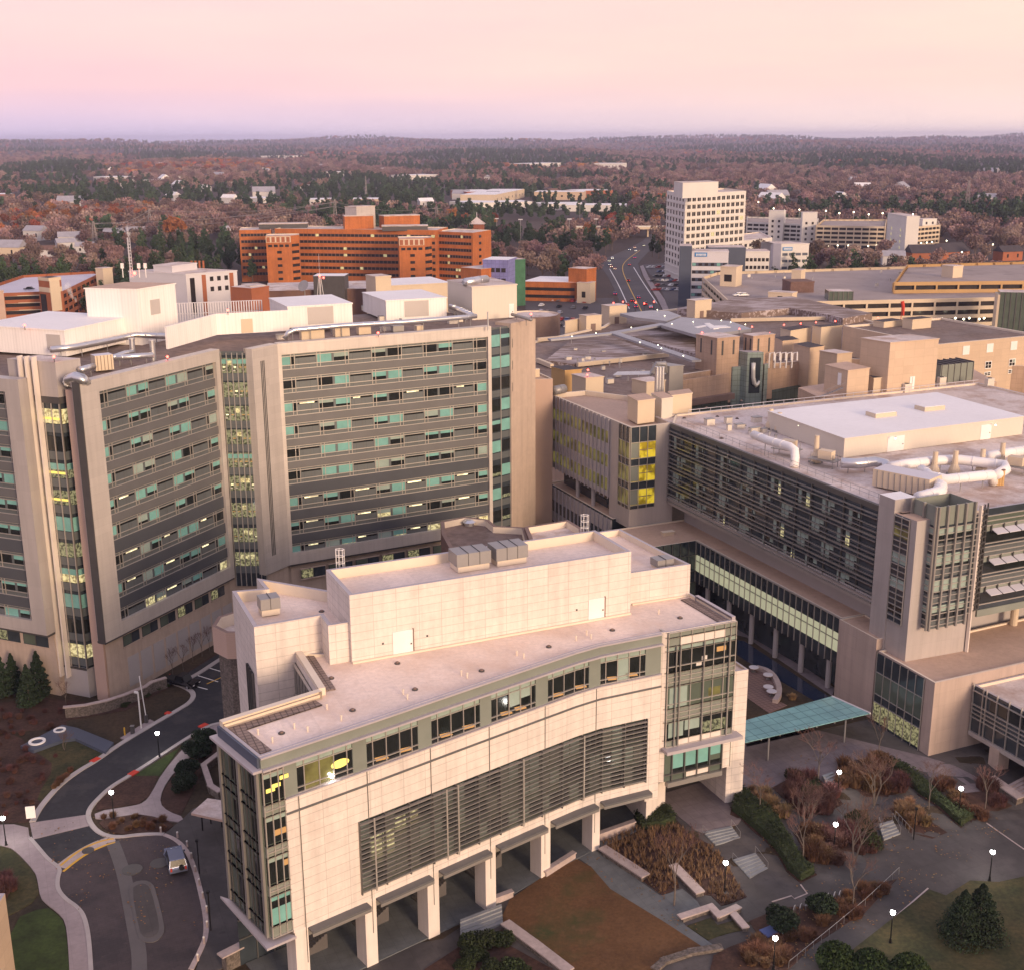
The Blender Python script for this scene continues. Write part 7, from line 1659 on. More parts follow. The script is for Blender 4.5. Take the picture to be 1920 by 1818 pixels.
# left parking deck with orange banding
t, pl = deck('parking_deck', 'orange banded parking deck with pale roof at the left edge', [f5(30, 278), f5(405, 262), f5(640, 262), f5(1050, 62), f5(970, 50), f5(230, 92), f5(-100, 200), f5(-100, 280)], 16, 5, 'brick_rust', 'deck_snowy')
w = MB(); f = F(P(*f5(-100, 280), 16), P(*f5(405, 264), 16))
for k in range(5): w.fb(f, 0, f.len, 16 - k * 3.2 - 1.5, 16 - k * 3.2 - 1.15, .01, .2, 'cream_concrete')
w.build('cream_band', t)
A_, B_, C_ = P(*f5(390, 112), 24), P(*f5(500, 125), 24), P(*f5(625, 110), 24); t = thing('stair_tower', 'brick and cream stair tower on the left parking deck', 'tower', (*B_, 0)); MB().prism(para(A_, B_, C_), 0, 24, 'brick_rust', 'roof_dark').build('wall', t); f = F(A_, B_); g_ = F(B_, C_); w = MB()
for z0, z1 in ((18, 20), (22.8, 24.2)): w.fb(f, 0, f.len, z0, z1, 0, .1, 'cream_concrete'); w.fb(g_, 0, g_.len, z0, z1, 0, .1, 'cream_concrete')
w.fb(g_, 0, g_.len * .8, 10, 23, .1, .4, 'cream_concrete'); w.build('cream_panel', t); w = MB(); w.fb(f, .6, f.len * .6, 2, 17, 0, .1, 'window_dark'); w.fb(g_, g_.len * .2, g_.len * .7, 5, 9.5, .1, .3, 'window_dark'); w.build('window', t)
simple('cream_block', 'cream lift house at the right end of the left parking deck', f5(980, 15), f5(1055, 20), 21, 6, 'cream_concrete', cat='roof block', zb=10)
simple('edge_building', 'narrow pink building end at the very left edge', (-40, 548), (6, 545), 26, 12, 'salmon_wall', 'roof_pale')
x, y = P(135, 570, 20); cl_ = MB(); rs = random.Random(2)
for k in range(9): cl_.ball((x + .35 * k - 1.5 + rs.uniform(-.3, .3), y + rs.uniform(-1, 1), 21 - k * .0 + (8 - k) * .75), .5 + .16 * (8 - k) * .6, 'steam', 8)
single('steam_plume', cl_, 'small white steam plume rising left of the tallest white block', 'steam', (x, y, 20))
# light industrial sheds, houses, towers far off
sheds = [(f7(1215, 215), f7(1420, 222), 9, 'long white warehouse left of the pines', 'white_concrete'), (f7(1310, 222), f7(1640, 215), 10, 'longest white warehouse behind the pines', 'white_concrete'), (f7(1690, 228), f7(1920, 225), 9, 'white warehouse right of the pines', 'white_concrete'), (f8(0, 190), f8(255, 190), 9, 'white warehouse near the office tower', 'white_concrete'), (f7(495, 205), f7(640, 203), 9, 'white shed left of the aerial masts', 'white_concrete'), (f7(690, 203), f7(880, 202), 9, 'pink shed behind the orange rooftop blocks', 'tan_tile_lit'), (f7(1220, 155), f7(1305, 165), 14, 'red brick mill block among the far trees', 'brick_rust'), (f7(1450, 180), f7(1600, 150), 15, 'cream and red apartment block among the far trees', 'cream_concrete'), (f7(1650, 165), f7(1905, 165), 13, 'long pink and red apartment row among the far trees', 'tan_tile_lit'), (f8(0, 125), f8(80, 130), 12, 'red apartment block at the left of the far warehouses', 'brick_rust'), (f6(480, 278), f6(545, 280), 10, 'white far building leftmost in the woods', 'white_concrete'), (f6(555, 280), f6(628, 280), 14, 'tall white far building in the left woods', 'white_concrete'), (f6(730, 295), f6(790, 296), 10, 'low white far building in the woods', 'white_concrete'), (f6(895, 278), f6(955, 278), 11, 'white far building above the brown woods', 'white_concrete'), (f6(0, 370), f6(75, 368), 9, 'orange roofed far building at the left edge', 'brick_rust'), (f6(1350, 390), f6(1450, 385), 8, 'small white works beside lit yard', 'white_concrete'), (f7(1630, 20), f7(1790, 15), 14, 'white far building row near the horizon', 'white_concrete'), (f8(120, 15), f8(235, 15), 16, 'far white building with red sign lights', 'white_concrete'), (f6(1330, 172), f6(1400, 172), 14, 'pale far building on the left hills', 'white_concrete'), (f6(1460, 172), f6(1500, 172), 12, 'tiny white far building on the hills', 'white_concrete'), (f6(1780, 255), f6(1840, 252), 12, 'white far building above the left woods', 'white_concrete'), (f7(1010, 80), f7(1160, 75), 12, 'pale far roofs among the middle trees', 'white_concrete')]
for a, b, h, lab, m in sheds:
	xy = P(*a, 10); zz = hills(*xy); h *= .8; simple('warehouse', lab, a, b, zz + h, 26 + math.hypot(*xy) * .012, m, 'roof_white', zb=zz - 3, rows=(zz + h * .35,), n=8, w_=2.6, h_=h * .22, single_mesh=False if 0 else True)
def house(q, w_, d_, h_, az, lab, wall='house_white', roof='house_roof', grp=None):
	x, y = P(*q, 0); z0 = hills(x, y); t = thing('house', lab, 'house', (x, y, z0), grp); h_ += z0; MB().box((x, y, z0 - .5), (w_, d_, h_ - z0 + .5), az, wall).build('wall', t)
	ca, sa = math.cos(az), math.sin(az); T = lambda a, b, z: (x + a * ca - b * sa, y + a * sa + b * ca, z); e = .5; rh = d_ * .38
	MB().add([T(-w_ / 2 - e, -d_ / 2 - e, h_), T(w_ / 2 + e, -d_ / 2 - e, h_), T(w_ / 2 + e, d_ / 2 + e, h_), T(-w_ / 2 - e, d_ / 2 + e, h_), T(-w_ / 2 - e, 0, h_ + rh), T(w_ / 2 + e, 0, h_ + rh)], [(0, 1, 5, 4), (2, 3, 4, 5), (3, 0, 4), (1, 2, 5), (0, 3, 2, 1)], roof).build('roof', t)
	for k in (-.25, .25):
		a = k * w_; MB().add([T(a - .7, -d_ / 2 - .04, lerp(z0, h_, .35)), T(a + .7, -d_ / 2 - .04, lerp(z0, h_, .35)), T(a + .7, -d_ / 2 - .04, lerp(z0, h_, .75)), T(a - .7, -d_ / 2 - .04, lerp(z0, h_, .75))], [(0, 1, 2, 3)], 'window_dark').build('window', t)
for i, (q, w_, h_, lab) in enumerate(((f6(190, 605), 18, 8, 'white gabled house highest on the left'), (f6(360, 625), 17, 6, 'pale house with grey gable near the pylon'), (f6(50, 690), 22, 7, 'beige house at the left edge of the woods'), (f6(340, 650), 14, 5, 'low grey roofed house below the gabled house'), (f6(235, 690), 13, 5, 'small house with rust roof by the green pines'), (f6(590, 610), 16, 7, 'brown house half hidden in autumn trees'), (f6(700, 600), 15, 7, 'grey house left of the orange tree'), (f6(935, 600), 10, 6, 'white gable among the orange trees'), (f6(1190, 600), 10, 9, 'house with pale blue pyramid roof left of the brick building'), (f6(440, 670), 13, 5, 'small white house between pine and pylon'), (f8(1370, 440), 14, 6, 'small white gabled house below the far deck'), (f8(1600, 420), 24, 6, 'dark hipped brick house at right'), (f8(1500, 425), 22, 6, 'long dark roofed house beside the hipped house'), (f8(1760, 185), 22, 7, 'pale house by the lit lamp far right'), (f8(1850, 420), 16, 6, 'brown gabled house at the right edge'), (f8(1230, 430), 14, 5, 'grey roofed house behind the wide deck'))):
	house(q, w_, w_ * .62, h_, R(-20 + (i * 37) % 60), lab, 'house_white' if i not in (2, 5, 11, 12, 14) else ('cream_concrete' if i == 2 else 'brick_rust'), 'house_roof' if i not in (4, 11, 12, 14) else ('roof_brown' if i == 4 else 'roof_dark'))
rs_ = random.Random(12)
for i in range(34):
	q = (rs_.choice([rs_.uniform(10, 640), rs_.uniform(10, 1200), rs_.uniform(1420, 1900)]), rs_.uniform(315, 392)); w_ = rs_.uniform(16, 34); house(q, w_, w_ * .6, rs_.uniform(6, 9), R(rs_.uniform(0, 180)), 'small pale roofed house half hidden in the far woods', 'house_white', rs_.choice(['house_roof', 'roof_white', 'roof_brown']), 'houses half hidden in the far woods')
def lattice(q, qt, lab, w_=3.0, cat='pylon', guyed=False):
	x, y = P(*q, 0); h = zat(*qt, (x, y)); t = thing('lattice_tower' if not guyed else 'radio_mast', lab, cat, (x, y, 0)); mb = MB(); n = 9
	for k in range(4):
		a = math.pi / 4 + math.pi / 2 * k; mb.tube([(x + w_ * math.cos(a), y + w_ * math.sin(a), 0), (x + w_ * .22 * math.cos(a), y + w_ * .22 * math.sin(a), h)], .22, 'wire', 4)
	for j in range(n):
		z0, z1 = h * j / n, h * (j + 1) / n; r0, r1 = lerp(w_, w_ * .22, j / n), lerp(w_, w_ * .22, (j + 1) / n)
		for k in range(4): a, b = math.pi / 4 + math.pi / 2 * k, math.pi / 4 + math.pi / 2 * (k + 1); mb.tube([(x + r0 * math.cos(a), y + r0 * math.sin(a), z0), (x + r1 * math.cos(b), y + r1 * math.sin(b), z1)], .14, 'wire', 3)
	mb.build('lattice', t)
	if not guyed: MB().bar((x - 4, y, h * .9), (x + 4, y, h * .9), .4, .4, 'wire').build('crossarm', t)
	return (x, y, h)
py = [lattice(f6(492, 650), f6(487, 508), 'grey lattice pylon left of the orange tree'), lattice(f6(775, 560), f6(772, 445), 'grey lattice pylon above the orange tree'), lattice(f6(1727, 540), f6(1724, 400), 'lattice pylon behind the orange building'), lattice(f7(1150, 350), f7(1148, 240), 'lattice pylon right of the rooftop blocks'), lattice(f7(1212, 345), f7(1212, 285), 'small lattice pylon near the pyramid roof')]
wl = thing('power_line', 'sagging power lines between the lattice pylons in the left woods', 'power line', py[0])
for a, b in ((0, 1), (1, 2), (0, 2), (2, 3)):
	for dz in (0, -4): p, q = py[a], py[b]; MB().tube([(lerp(p[0], q[0], k / 8), lerp(p[1], q[1], k / 8), lerp(p[2], q[2], k / 8) * .93 + dz - 5 * math.sin(math.pi * k / 8)) for k in range(9)], .16, 'wire', 3).build('wire', wl)
lattice(f8(1677, 240), f8(1686, 85), 'tall lattice radio mast in the right woods', 4, 'mast', True); lattice(f6(1885, 420), f6(1885, 275), 'tall aerial mast behind the rooftop blocks', 2, 'mast', True); lattice(f7(1030, 280), f7(1027, 232), 'short aerial mast on the right orange block', 1.5, 'mast', True)
for q, qt in ((f7(1580, 450), f7(1580, 310)), (f7(1830, 450), f7(1830, 308)), (f7(1458, 370), f7(1458, 305)), (f8(60, 290), f8(60, 185)), (f8(128, 330), f8(132, 250)), (f8(15, 330), f8(17, 250))):
	x, y = P(*q, 0); h = zat(*qt, (x, y)); t = thing('floodlight_pole', 'tall thin floodlight pole beside the avenue woods', 'pole', (x, y, 0), 'floodlight poles by the avenue'); MB().cyl((x, y, 0), .25, h, 'metal_grey', 5).build('post', t); MB().box((x, y, h), (3.4, .4, .8), 0, 'grey_white').build('head', t)
# roads and lots
def flat(name, pts, m, z=.12, pieces='structure'):
	pl = [P(*q, 0) for q in pts]; return tag(MB().prism(pl, -.4, z, m).build(name), kind=pieces)
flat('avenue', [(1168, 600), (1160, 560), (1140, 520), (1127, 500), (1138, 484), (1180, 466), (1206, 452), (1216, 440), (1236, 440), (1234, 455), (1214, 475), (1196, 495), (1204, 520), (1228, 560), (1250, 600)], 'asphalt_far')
for off_, m in ((0, 'paint_yellow'), (.25, 'paint_white'), (-.25, 'paint_white')):
	pass
for pts, m in (([(1203, 585), (1180, 540), (1165, 505), (1172, 490), (1200, 470)], 'paint_yellow'), ([(1232, 570), (1205, 530), (1188, 502)], 'paint_white'), ([(1180, 580), (1160, 535), (1143, 505)], 'paint_white')):
	l = smoothline([P(*q, 0) for q in pts], 2); tag(patch(MB(), ribbon(l, .5), m, .17, 8, False, lambda x, y: 0.0).build('lane_line'), kind='structure')
flat('pavement', [(1232, 560), (1207, 520), (1200, 500), (1206, 498), (1216, 520), (1246, 562), (1262, 600), (1252, 600)], 'concrete_walk', .2)
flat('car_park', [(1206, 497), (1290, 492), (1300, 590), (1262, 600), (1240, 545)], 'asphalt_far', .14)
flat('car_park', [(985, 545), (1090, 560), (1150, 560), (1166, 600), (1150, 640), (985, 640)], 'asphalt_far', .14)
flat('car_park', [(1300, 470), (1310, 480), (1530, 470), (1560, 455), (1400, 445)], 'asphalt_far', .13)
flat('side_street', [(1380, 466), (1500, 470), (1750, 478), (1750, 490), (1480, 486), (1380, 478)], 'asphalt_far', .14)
flat('grass_verge', [(1510, 432), (1760, 440), (1790, 465), (1500, 462)], 'lawn_brown', .10)
x0, y0 = P(*f8(270, 285), 8); x1, y1 = P(*f8(425, 285), 8); t = thing('flyover', 'concrete flyover bridge crossing the avenue', 'bridge', (x0, y0, 0))
fb_ = F((x0 - 60, y0), (x1 + 10, y1)); MB().fb(fb_, 0, fb_.len, 6.8, 8.6, -14, 0, 'cream_concrete').build('deck', t); MB().fb(fb_, 0, fb_.len, 8.6, 9.8, -.4, 0, 'white_concrete').build('parapet', t)
for k in range(6): MB().fb(fb_, fb_.len * (k + .5) / 6 - .6, fb_.len * (k + .5) / 6 + .6, 0, 6.8, -9, -6, 'cream_concrete').build('pier', t)
# small fittings over the wide roofs
def clutter(pts, z, n, seed, what, grp):
	rs_ = random.Random(seed); pl = [P(*q, z) for q in pts]; x0, x1 = min(p[0] for p in pl), max(p[0] for p in pl); y0, y1 = min(p[1] for p in pl), max(p[1] for p in pl); k = 0
	while k < n:
		x, y = rs_.uniform(x0, x1), rs_.uniform(y0, y1)
		if not inside(x, y, pl): continue
		k += 1; h = rs_.uniform(.5, 1.3); s = rs_.uniform(.5, 1.1)
		if rs_.random() < .5: nm, mb = 'vent_pipe', MB().cyl((x, y, z - .3), .16 * s + .06, h + .3, 'metal_silver', 7).cyl((x, y, z + h), .26 * s + .06, .18, 'metal_grey', 7)
		else: nm, mb = 'roof_hatch', MB().box((x, y, z - .3), (1.5 * s, 1.1 * s, h * .8 + .3), AZ * 0 + R(23), 'penthouse_cream').box((x, y, z + h * .8), (1.6 * s, 1.2 * s, .08), R(23), 'metal_grey')
		single(nm, mb, ('small silver vent pipe' if nm == 'vent_pipe' else 'small pale hatch box') + ' on ' + what, 'roof vent' if nm == 'vent_pipe' else 'roof hatch', (x, y, z), ('vents' if nm == 'vent_pipe' else 'hatches') + ' on ' + grp)
clutter([r3(60, 460), r3(300, 330), r3(900, 430), r3(1210, 480), r3(700, 700), r3(300, 520)], 26, 26, 1, 'the wide brown gravel roofs', 'the brown roofs')
clutter([(330, 650), (400, 628), (505, 632), (540, 640), (880, 612), (900, 600), (700, 570), (640, 590), (430, 600)], 47.9, 22, 2, 'the dark tower roof between the white boxes', 'the tower roof')
clutter([(1290, 790), (1420, 780), (1460, 830), (1590, 880), (1640, 915), (1500, 850)], 31.7, 12, 3, 'the pale clinic roof by the louvred edge', 'the clinic roof')
clutter([(1400, 525), (1680, 540), (1880, 550), (1700, 505), (1380, 515)], 19.2, 14, 4, 'the wide parking deck roof', 'the parking deck')
# ------------------------------------------------------------ vegetation
def cards(mb, n, sampler, size, m, rs, flat=.5):
	"""n leaf clump faces at points given by sampler"""
	for _ in range(n):
		c, s = sampler(), size * rs.uniform(.6, 1.35)
		a, b = rs.uniform(0, 6.283), math.acos(rs.uniform(-1, 1)); nz = Vector((math.sin(b) * math.cos(a), math.sin(b) * math.sin(a), abs(math.cos(b)) * flat + .15)).normalized()
		t = nz.orthogonal().normalized(); t.rotate(Matrix.Rotation(rs.uniform(0, 6.28), 3, nz)); u = nz.cross(t); c = Vector(c)
		k = rs.uniform(.5, .9)
		mb.add([c - t * s - u * s * k * .4, c + t * s * .2 - u * s * k, c + t * s + u * s * k * .3, c - t * s * .1 + u * s * k], [(0, 1, 2, 3)], m)
def crown_sampler(rs, clumps):
	tot = [c[3] ** 3 for c in clumps]
	def f():
		c = rs.choices(clumps, tot)[0]
		while 1:
			p = [rs.uniform(-1, 1) for _ in range(3)]; d = sum(x * x for x in p)
			if d < 1 and d > rs.random() * .7: break
		return (c[0] + p[0] * c[3], c[1] + p[1] * c[3], c[2] + p[2] * c[3] * .8)
	return f
def make_tree(name, kind, h, n, seed, size=.9):
	rs = random.Random(seed); t = thing(name, 'x', 'tree'); tr, cr = MB(), MB()
	if kind == 'pine':
		tr.tube([(0, 0, -.5), (.1, 0, h * .4), (0, .1, h * .92)], [h * .018, h * .013, h * .004], 'bark', 6)
		cl = []
		for k in range(11):
			q = .36 + .62 * k / 10; r = h * .19 * (1.08 - q) ** .6 * rs.uniform(.7, 1.2) + .3; a = rs.uniform(0, 6.28); cl.append((math.cos(a) * r * .6, math.sin(a) * r * .6, h * q, r * .75))
		m_ = 'leaf_pine'
	else:
		tr.tube([(0, 0, -.5), (.1, .1, h * .25), (.0, .2, h * .55), (.1, 0, h * .8)], [h * .022, h * .016, h * .010, h * .004], 'bark', 6)
		cl = [(0, 0, h * .66, h * .26)]
		for k in range(8):
			a = k * 2.4 + rs.random(); r = h * rs.uniform(.14, .30); z = h * rs.uniform(.45, .84)
			cl.append((math.cos(a) * r, math.sin(a) * r, z, h * rs.uniform(.11, .19)))
			tr.tube([(0, 0, h * .3), (math.cos(a) * r * .6, math.sin(a) * r * .6, z * .8), (math.cos(a) * r, math.sin(a) * r, z)], [h * .010, h * .006, h * .002], 'bark', 4)
		m_ = {'bare': 'leaf_brown', 'rust': 'leaf_rust', 'mauve': 'leaf_brown', 'red': 'leaf_rust'}[kind]
	cards(cr, n, crown_sampler(rs, cl), size, m_, rs)
	tr.build('trunk', t); cr.build('crown', t); return t
PROT = {'bare': [make_tree('bare_tree', 'bare', 15, 900, 21 + k, .50) for k in range(3)], 'rust': [make_tree('autumn_tree', 'rust', 14, 900, 31 + k, .52) for k in range(2)], 'pine': [make_tree('pine_tree', 'pine', 17, 800, 41 + k, .55) for k in range(3)]}
TL = {'bare': ('bare mauve brown tree in the woods round the hospital', 'bare trees in the woods'), 'rust': ('rust orange autumn tree in the woods round the hospital', 'autumn trees in the woods'), 'pine': ('dark green pine tree in the woods round the hospital', 'pine trees in the woods')}
BLD = []
for o in list(bpy.data.objects):
	if o.type == 'MESH' and o.parent and o.name[:8] != 'base_pan' and o.name.split('.')[0].endswith(('wall', 'core')):
		off_ = OFF.get(o.name, (0, 0, 0)); xs_ = [v.co.x for v in o.data.vertices]; ys_ = [v.co.y for v in o.data.vertices]
		BLD.append((min(xs_) + off_[0] - 3, max(xs_) + off_[0] + 3, min(ys_) + off_[1] - 3 - (.11 * off_[1] if o.parent['category'] == 'house' else .07 * off_[1] if (o.parent['category'] == 'building' and off_[1] > 1100) else 0), max(ys_) + off_[1] + 3))
BLD = np.array(BLD)
road = [P(*q, 0) for q in ((1150, 640), (1110, 500), (1175, 455), (1215, 436), (1245, 436), (1230, 470), (1215, 490), (1300, 488), (1300, 600), (1262, 640))]
lot2 = [P(*q, 0) for q in ((980, 540), (1165, 545), (1165, 640), (980, 640))]
lot3 = [P(*q, 0) for q in ((1290, 440), (1560, 452), (1790, 462), (1800, 492), (1290, 492))]
clear = [P(*q, 0) for q in ((930, 415), (1110, 415), (1120, 440), (930, 450))]
def free(x, y): return not ((y < 712 and 425 < proj(x, y, 8)[0] < 1000) or np.any((BLD[:, 0] < x) & (BLD[:, 1] > x) & (BLD[:, 2] < y) & (BLD[:, 3] > y)) or inside(x, y, road) or inside(x, y, lot2) or inside(x, y, lot3) or inside(x, y, clear))
def kind_at(x, y, rs):
	n = math.sin(x / 130 + 2) + math.sin(y / 210 + x / 300) + .8 * math.sin(x / 47 + y / 71) + .6 * math.sin(y / 33)
	n += rs.uniform(-.7, .7)
	if n > .0: return 'pine'
	if math.sin(x / 90 + 1) + math.sin(y / 140 - 1) + rs.uniform(-1, 1) > 1.6: return 'rust'
	return 'bare'
rs = random.Random(99)
spots = []
y = 330.0
while y < 1500:
	st = 11 + y * .0058; x = -y * .47
	while x < y * .50:
		px_, py_ = x + rs.uniform(-.5, .5) * st, y + rs.uniform(-.5, .5) * st
		if free(px_, py_) and not (y < 430 and x > 0) and rs.random() < .90: spots.append((px_, py_, kind_at(px_, py_, rs)))
		x += st
	y += st
spots.sort(key=lambda p: p[1])
def is_hidden(x, y):
	"""screened by the near buildings"""
	px_, py_ = proj(x, y, 12)
	return (px_ < 1010 and py_ > 560) or (px_ > 1010 and py_ > 560) or px_ < -40 or px_ > 1960
vis = [s for s in spots if not is_hidden(s[0], s[1])]
# the ones that show largest get an object each, up to 290 of a kind; the rest belong to the woodland
cnt = {'bare': 0, 'rust': 0, 'pine': 0}; rest = []
for x, y, k in vis:
	if cnt[k] >= 250: rest.append((x, y, k)); continue
	cnt[k] += 1
	place(PROT[k][cnt[k] % len(PROT[k])], USED, (x, y, 0), rs.uniform(0, 6.28), rs.uniform(.70, 1.25), *TL[k])
# special trees that stand out
for q, k, s, lab in ((f6(900, 640), 'rust', 1.9, 'broad bright orange tree left of the brick building'), (f6(590, 530), 'rust', 1.5, 'dark red rounded tree above the white houses'), (f8(960, 340), 'rust', 1.1, 'orange tree in front of the far parking deck'), (f8(230, 330), 'pine', 1.5, 'tall dark green tree beside the avenue'), (f8(170, 300), 'pine', 1.3, 'green tree left of the avenue trees')):
	x, y = P(*q, 0); place(PROT[k][0], USED, (x, y, 0), 1.0, s, lab, 'landmark trees')
# woodland to the horizon: one mass, grown from the same crowns
pts = {'bare': [], 'rust': [], 'pine': []}
for x, y, k in rest: pts[k].append((x, y, 0.0, rs.uniform(.75, 1.25)))
y = 1500.0
while y < 15500:
	st = 16 + y * .0062; x = -y * .50
	while x < y * .53:
		px_, py_ = x + rs.uniform(-.5, .5) * st, y + rs.uniform(-.5, .5) * st
		if (y > 4200 or free(px_, py_)): pts[kind_at(px_ * .6, py_ * .35, rs)].append((px_, py_, hills(px_, py_), rs.uniform(.8, 1.25) * (1 + (y - 1500) * .00007)))
		x += st
	y += st * (1.0 if y < 6000 else 1.5)
me = bpy.data.meshes.new('woodland'); wo = bpy.data.objects.new('woodland', me); COL.objects.link(wo)
verts, sc_, kd_ = [], [], []
KN = ['bare', 'rust', 'pine']
for i, k in enumerate(KN):
	for p in pts[k]: verts.append(p[:3]); sc_.append(p[3]); kd_.append(i)
me.from_pydata(verts, [], [])
a = me.attributes.new('size', 'FLOAT', 'POINT'); a.data.foreach_set('value', sc_)
a = me.attributes.new('kind_index', 'INT', 'POINT'); a.data.foreach_set('value', kd_)
stock = bpy.data.collections.new('tree_stock')
def lump(kind, h, n, seed, size):
	rs_ = random.Random(seed); mb = MB()
	if kind == 'pine': cl = [(rs_.uniform(-.14, .14) * h, rs_.uniform(-.14, .14) * h, h * q, h * .20 * (1.1 - q * .7)) for q in (.35, .5, .62, .75, .88)]
	else: cl = [(0, 0, h * .5, h * .36)] + [(math.cos(k * 1.3) * h * .3, math.sin(k * 1.3) * h * .3, h * rs_.uniform(.35, .75), h * rs_.uniform(.16, .26)) for k in range(5)]
	cards(mb, n, crown_sampler(rs_, cl), size, {'bare': 'leaf_brown', 'rust': 'leaf_rust', 'pine': 'leaf_pine'}[kind], rs_)
	o = mb.build('tree_' + kind); COL.objects.unlink(o); stock.objects.link(o); return o
for i, k in enumerate(KN): lump(k, 15 if k != 'pine' else 17, 300, 60 + i, 1.0).name = 'stock_%d_%s' % (i, k)
ng = bpy.data.node_groups.new('grow_woodland', 'GeometryNodeTree')
ng.interface.new_socket('Geometry', in_out='INPUT', socket_type='NodeSocketGeometry'); ng.interface.new_socket('Geometry', in_out='OUTPUT', socket_type='NodeSocketGeometry')
gi, go = ng.nodes.new('NodeGroupInput'), ng.nodes.new('NodeGroupOutput')
ip = ng.nodes.new('GeometryNodeInstanceOnPoints'); ci = ng.nodes.new('GeometryNodeCollectionInfo'); ci.inputs['Collection'].default_value = stock; ci.inputs['Separate Children'].default_value = True; ci.inputs['Reset Children'].default_value = True
na = ng.nodes.new('GeometryNodeInputNamedAttribute'); na.data_type = 'FLOAT'; na.inputs['Name'].default_value = 'size'
nk = ng.nodes.new('GeometryNodeInputNamedAttribute'); nk.data_type = 'INT'; nk.inputs['Name'].default_value = 'kind_index'
rv = ng.nodes.new('FunctionNodeRandomValue'); rv.data_type = 'FLOAT_VECTOR'; rv.inputs[0].default_value = (0, 0, 0); rv.inputs[1].default_value = (0, 0, 6.283)
Lk = ng.links.new
Lk(gi.outputs[0], ip.inputs['Points']); Lk(ci.outputs[0], ip.inputs['Instance']); ip.inputs['Pick Instance'].default_value = True
Lk([o for o in nk.outputs if o.enabled and o.name == 'Attribute'][0], ip.inputs['Instance Index']); Lk([o for o in na.outputs if o.enabled and o.name == 'Attribute'][0], ip.inputs['Scale']); Lk(rv.outputs[0], ip.inputs['Rotation']); Lk(ip.outputs[0], go.inputs[0])
wo.modifiers.new('grow', 'NODES').node_group = ng
tag(wo, kind='stuff')
# bare garden trees in the court: real limbs and twigs
def garden_tree(name, h, seed, stems=1, spread=.55):
	rs_ = random.Random(seed); t = thing(name, 'x', 'tree'); tk, tw = MB(), MB()
	def grow(p, d, L_, r, lev):
		q = p + d * L_; mid = p.lerp(q, .5) + Vector((rs_.uniform(-1, 1), rs_.uniform(-1, 1), 0)) * L_ * .05
		(tk if lev < 2 else tw).tube([p, mid, q], [r, r * .85, r * .68], 'bark_pale' if lev < 3 else 'twig', 5 if lev < 2 else 3, cap=False)
		if lev >= 5: return
		for _ in range(3 if lev < 4 else 2 + (rs_.random() < .5)):
			a = rs_.uniform(0, 6.283); s = spread * rs_.uniform(.6, 1.2) * (1 + lev * .12)
			nd_ = (d + Vector((math.cos(a) * s, math.sin(a) * s, .12 + rs_.uniform(-.15, .2)))).normalized(); st_ = rs_.uniform(.55, 1.0)
			grow(p + d * L_ * (st_ if lev else rs_.uniform(.75, 1.0)), nd_, L_ * rs_.uniform(.55, .78), max(.012, r * .58), lev + 1)
	for s in range(stems):
		a = s * 2.1; d = Vector((math.cos(a) * .22 * (stems > 1), math.sin(a) * .22 * (stems > 1), 1)).normalized()
		grow(Vector((0, 0, -.1)), d, h * (.34 if stems == 1 else .36), h * .0095, 0)
	tk.build('trunk', t); tw.build('crown', t); return t
GT = [garden_tree('bare_tree', 9, 5), garden_tree('bare_tree', 8, 8, 3, .5), garden_tree('bare_tree', 9, 12, 1, .42)]
for q, i, s, lab in ((c3(155, 550), 0, .95, 'bare tree at the head of the long hedge by the cream pier'), (c3(545, 345), 0, 1.1, 'wide bare tree behind the mounded bed on the plaza'), (c3(435, 640), 1, .85, 'many stemmed pale sapling left in the court garden'), (c3(500, 600), 1, .75, 'pale multi stemmed sapling next to the dark mound'), (c3(950, 180), 2, .85, 'slim bare tree at the top of the rust bed'), (c3(920, 500), 1, 1.15, 'tall bare birch in the middle of the court'), (c3(1285, 520), 0, .95, 'bare tree in the right hand hedge'), (c3(1660, 520), 2, .85, 'small bare tree by the entrance plaza steps'), (c3(440, 880), 0, 1.0, 'bare tree rising from the near end of the long hedge'), (c3(790, 880), 1, 1.2, 'large multi stemmed bare tree in front of the middle steps'), (c3(775, 1190), 2, .95, 'bare tree beside the lower round shrub'), (c2(1365, 1310), 2, 1.30, 'tall slender bare tree planted in the pale walkway'), (z5(480, 1330), 2, .6, 'thin bare sapling in the mulch left of the curved wall'), (z6(465, 215), 1, .42, 'small bare shrub in the crook of the dark slab')):
	x, y, z = G(*q); place(GT[i], USED, (x, y, z), rs.uniform(0, 6.28), s, lab, 'bare garden trees')
for i, q in enumerate(((1245, 1100), (1320, 1060), (1390, 1000), (1455, 960), (1510, 920))):
	x, y, z = G(*z5(*q)); place(GT[2], USED, (x, y, z), i * 1.7, .62, 'thin bare street tree in the mulch strip along the tower base', 'bare trees along the tower base')
def shrub(name, r, h, n, seed, m, size=.22):
	rs_ = random.Random(seed); t = thing(name, 'x', 'shrub'); cl = [(0, 0, h * .5, min(r, h * .55))] + [(math.cos(k * 1.1) * r * .55, math.sin(k * 1.1) * r * .55, h * rs_.uniform(.3, .65), r * rs_.uniform(.35, .55)) for k in range(6)]
	mb = MB(); cards(mb, n, crown_sampler(rs_, cl), size, m, rs_); mb.build('foliage', t); MB().cyl((0, 0, -.2), .08, h * .5, 'bark', 5).build('stem', t); return t
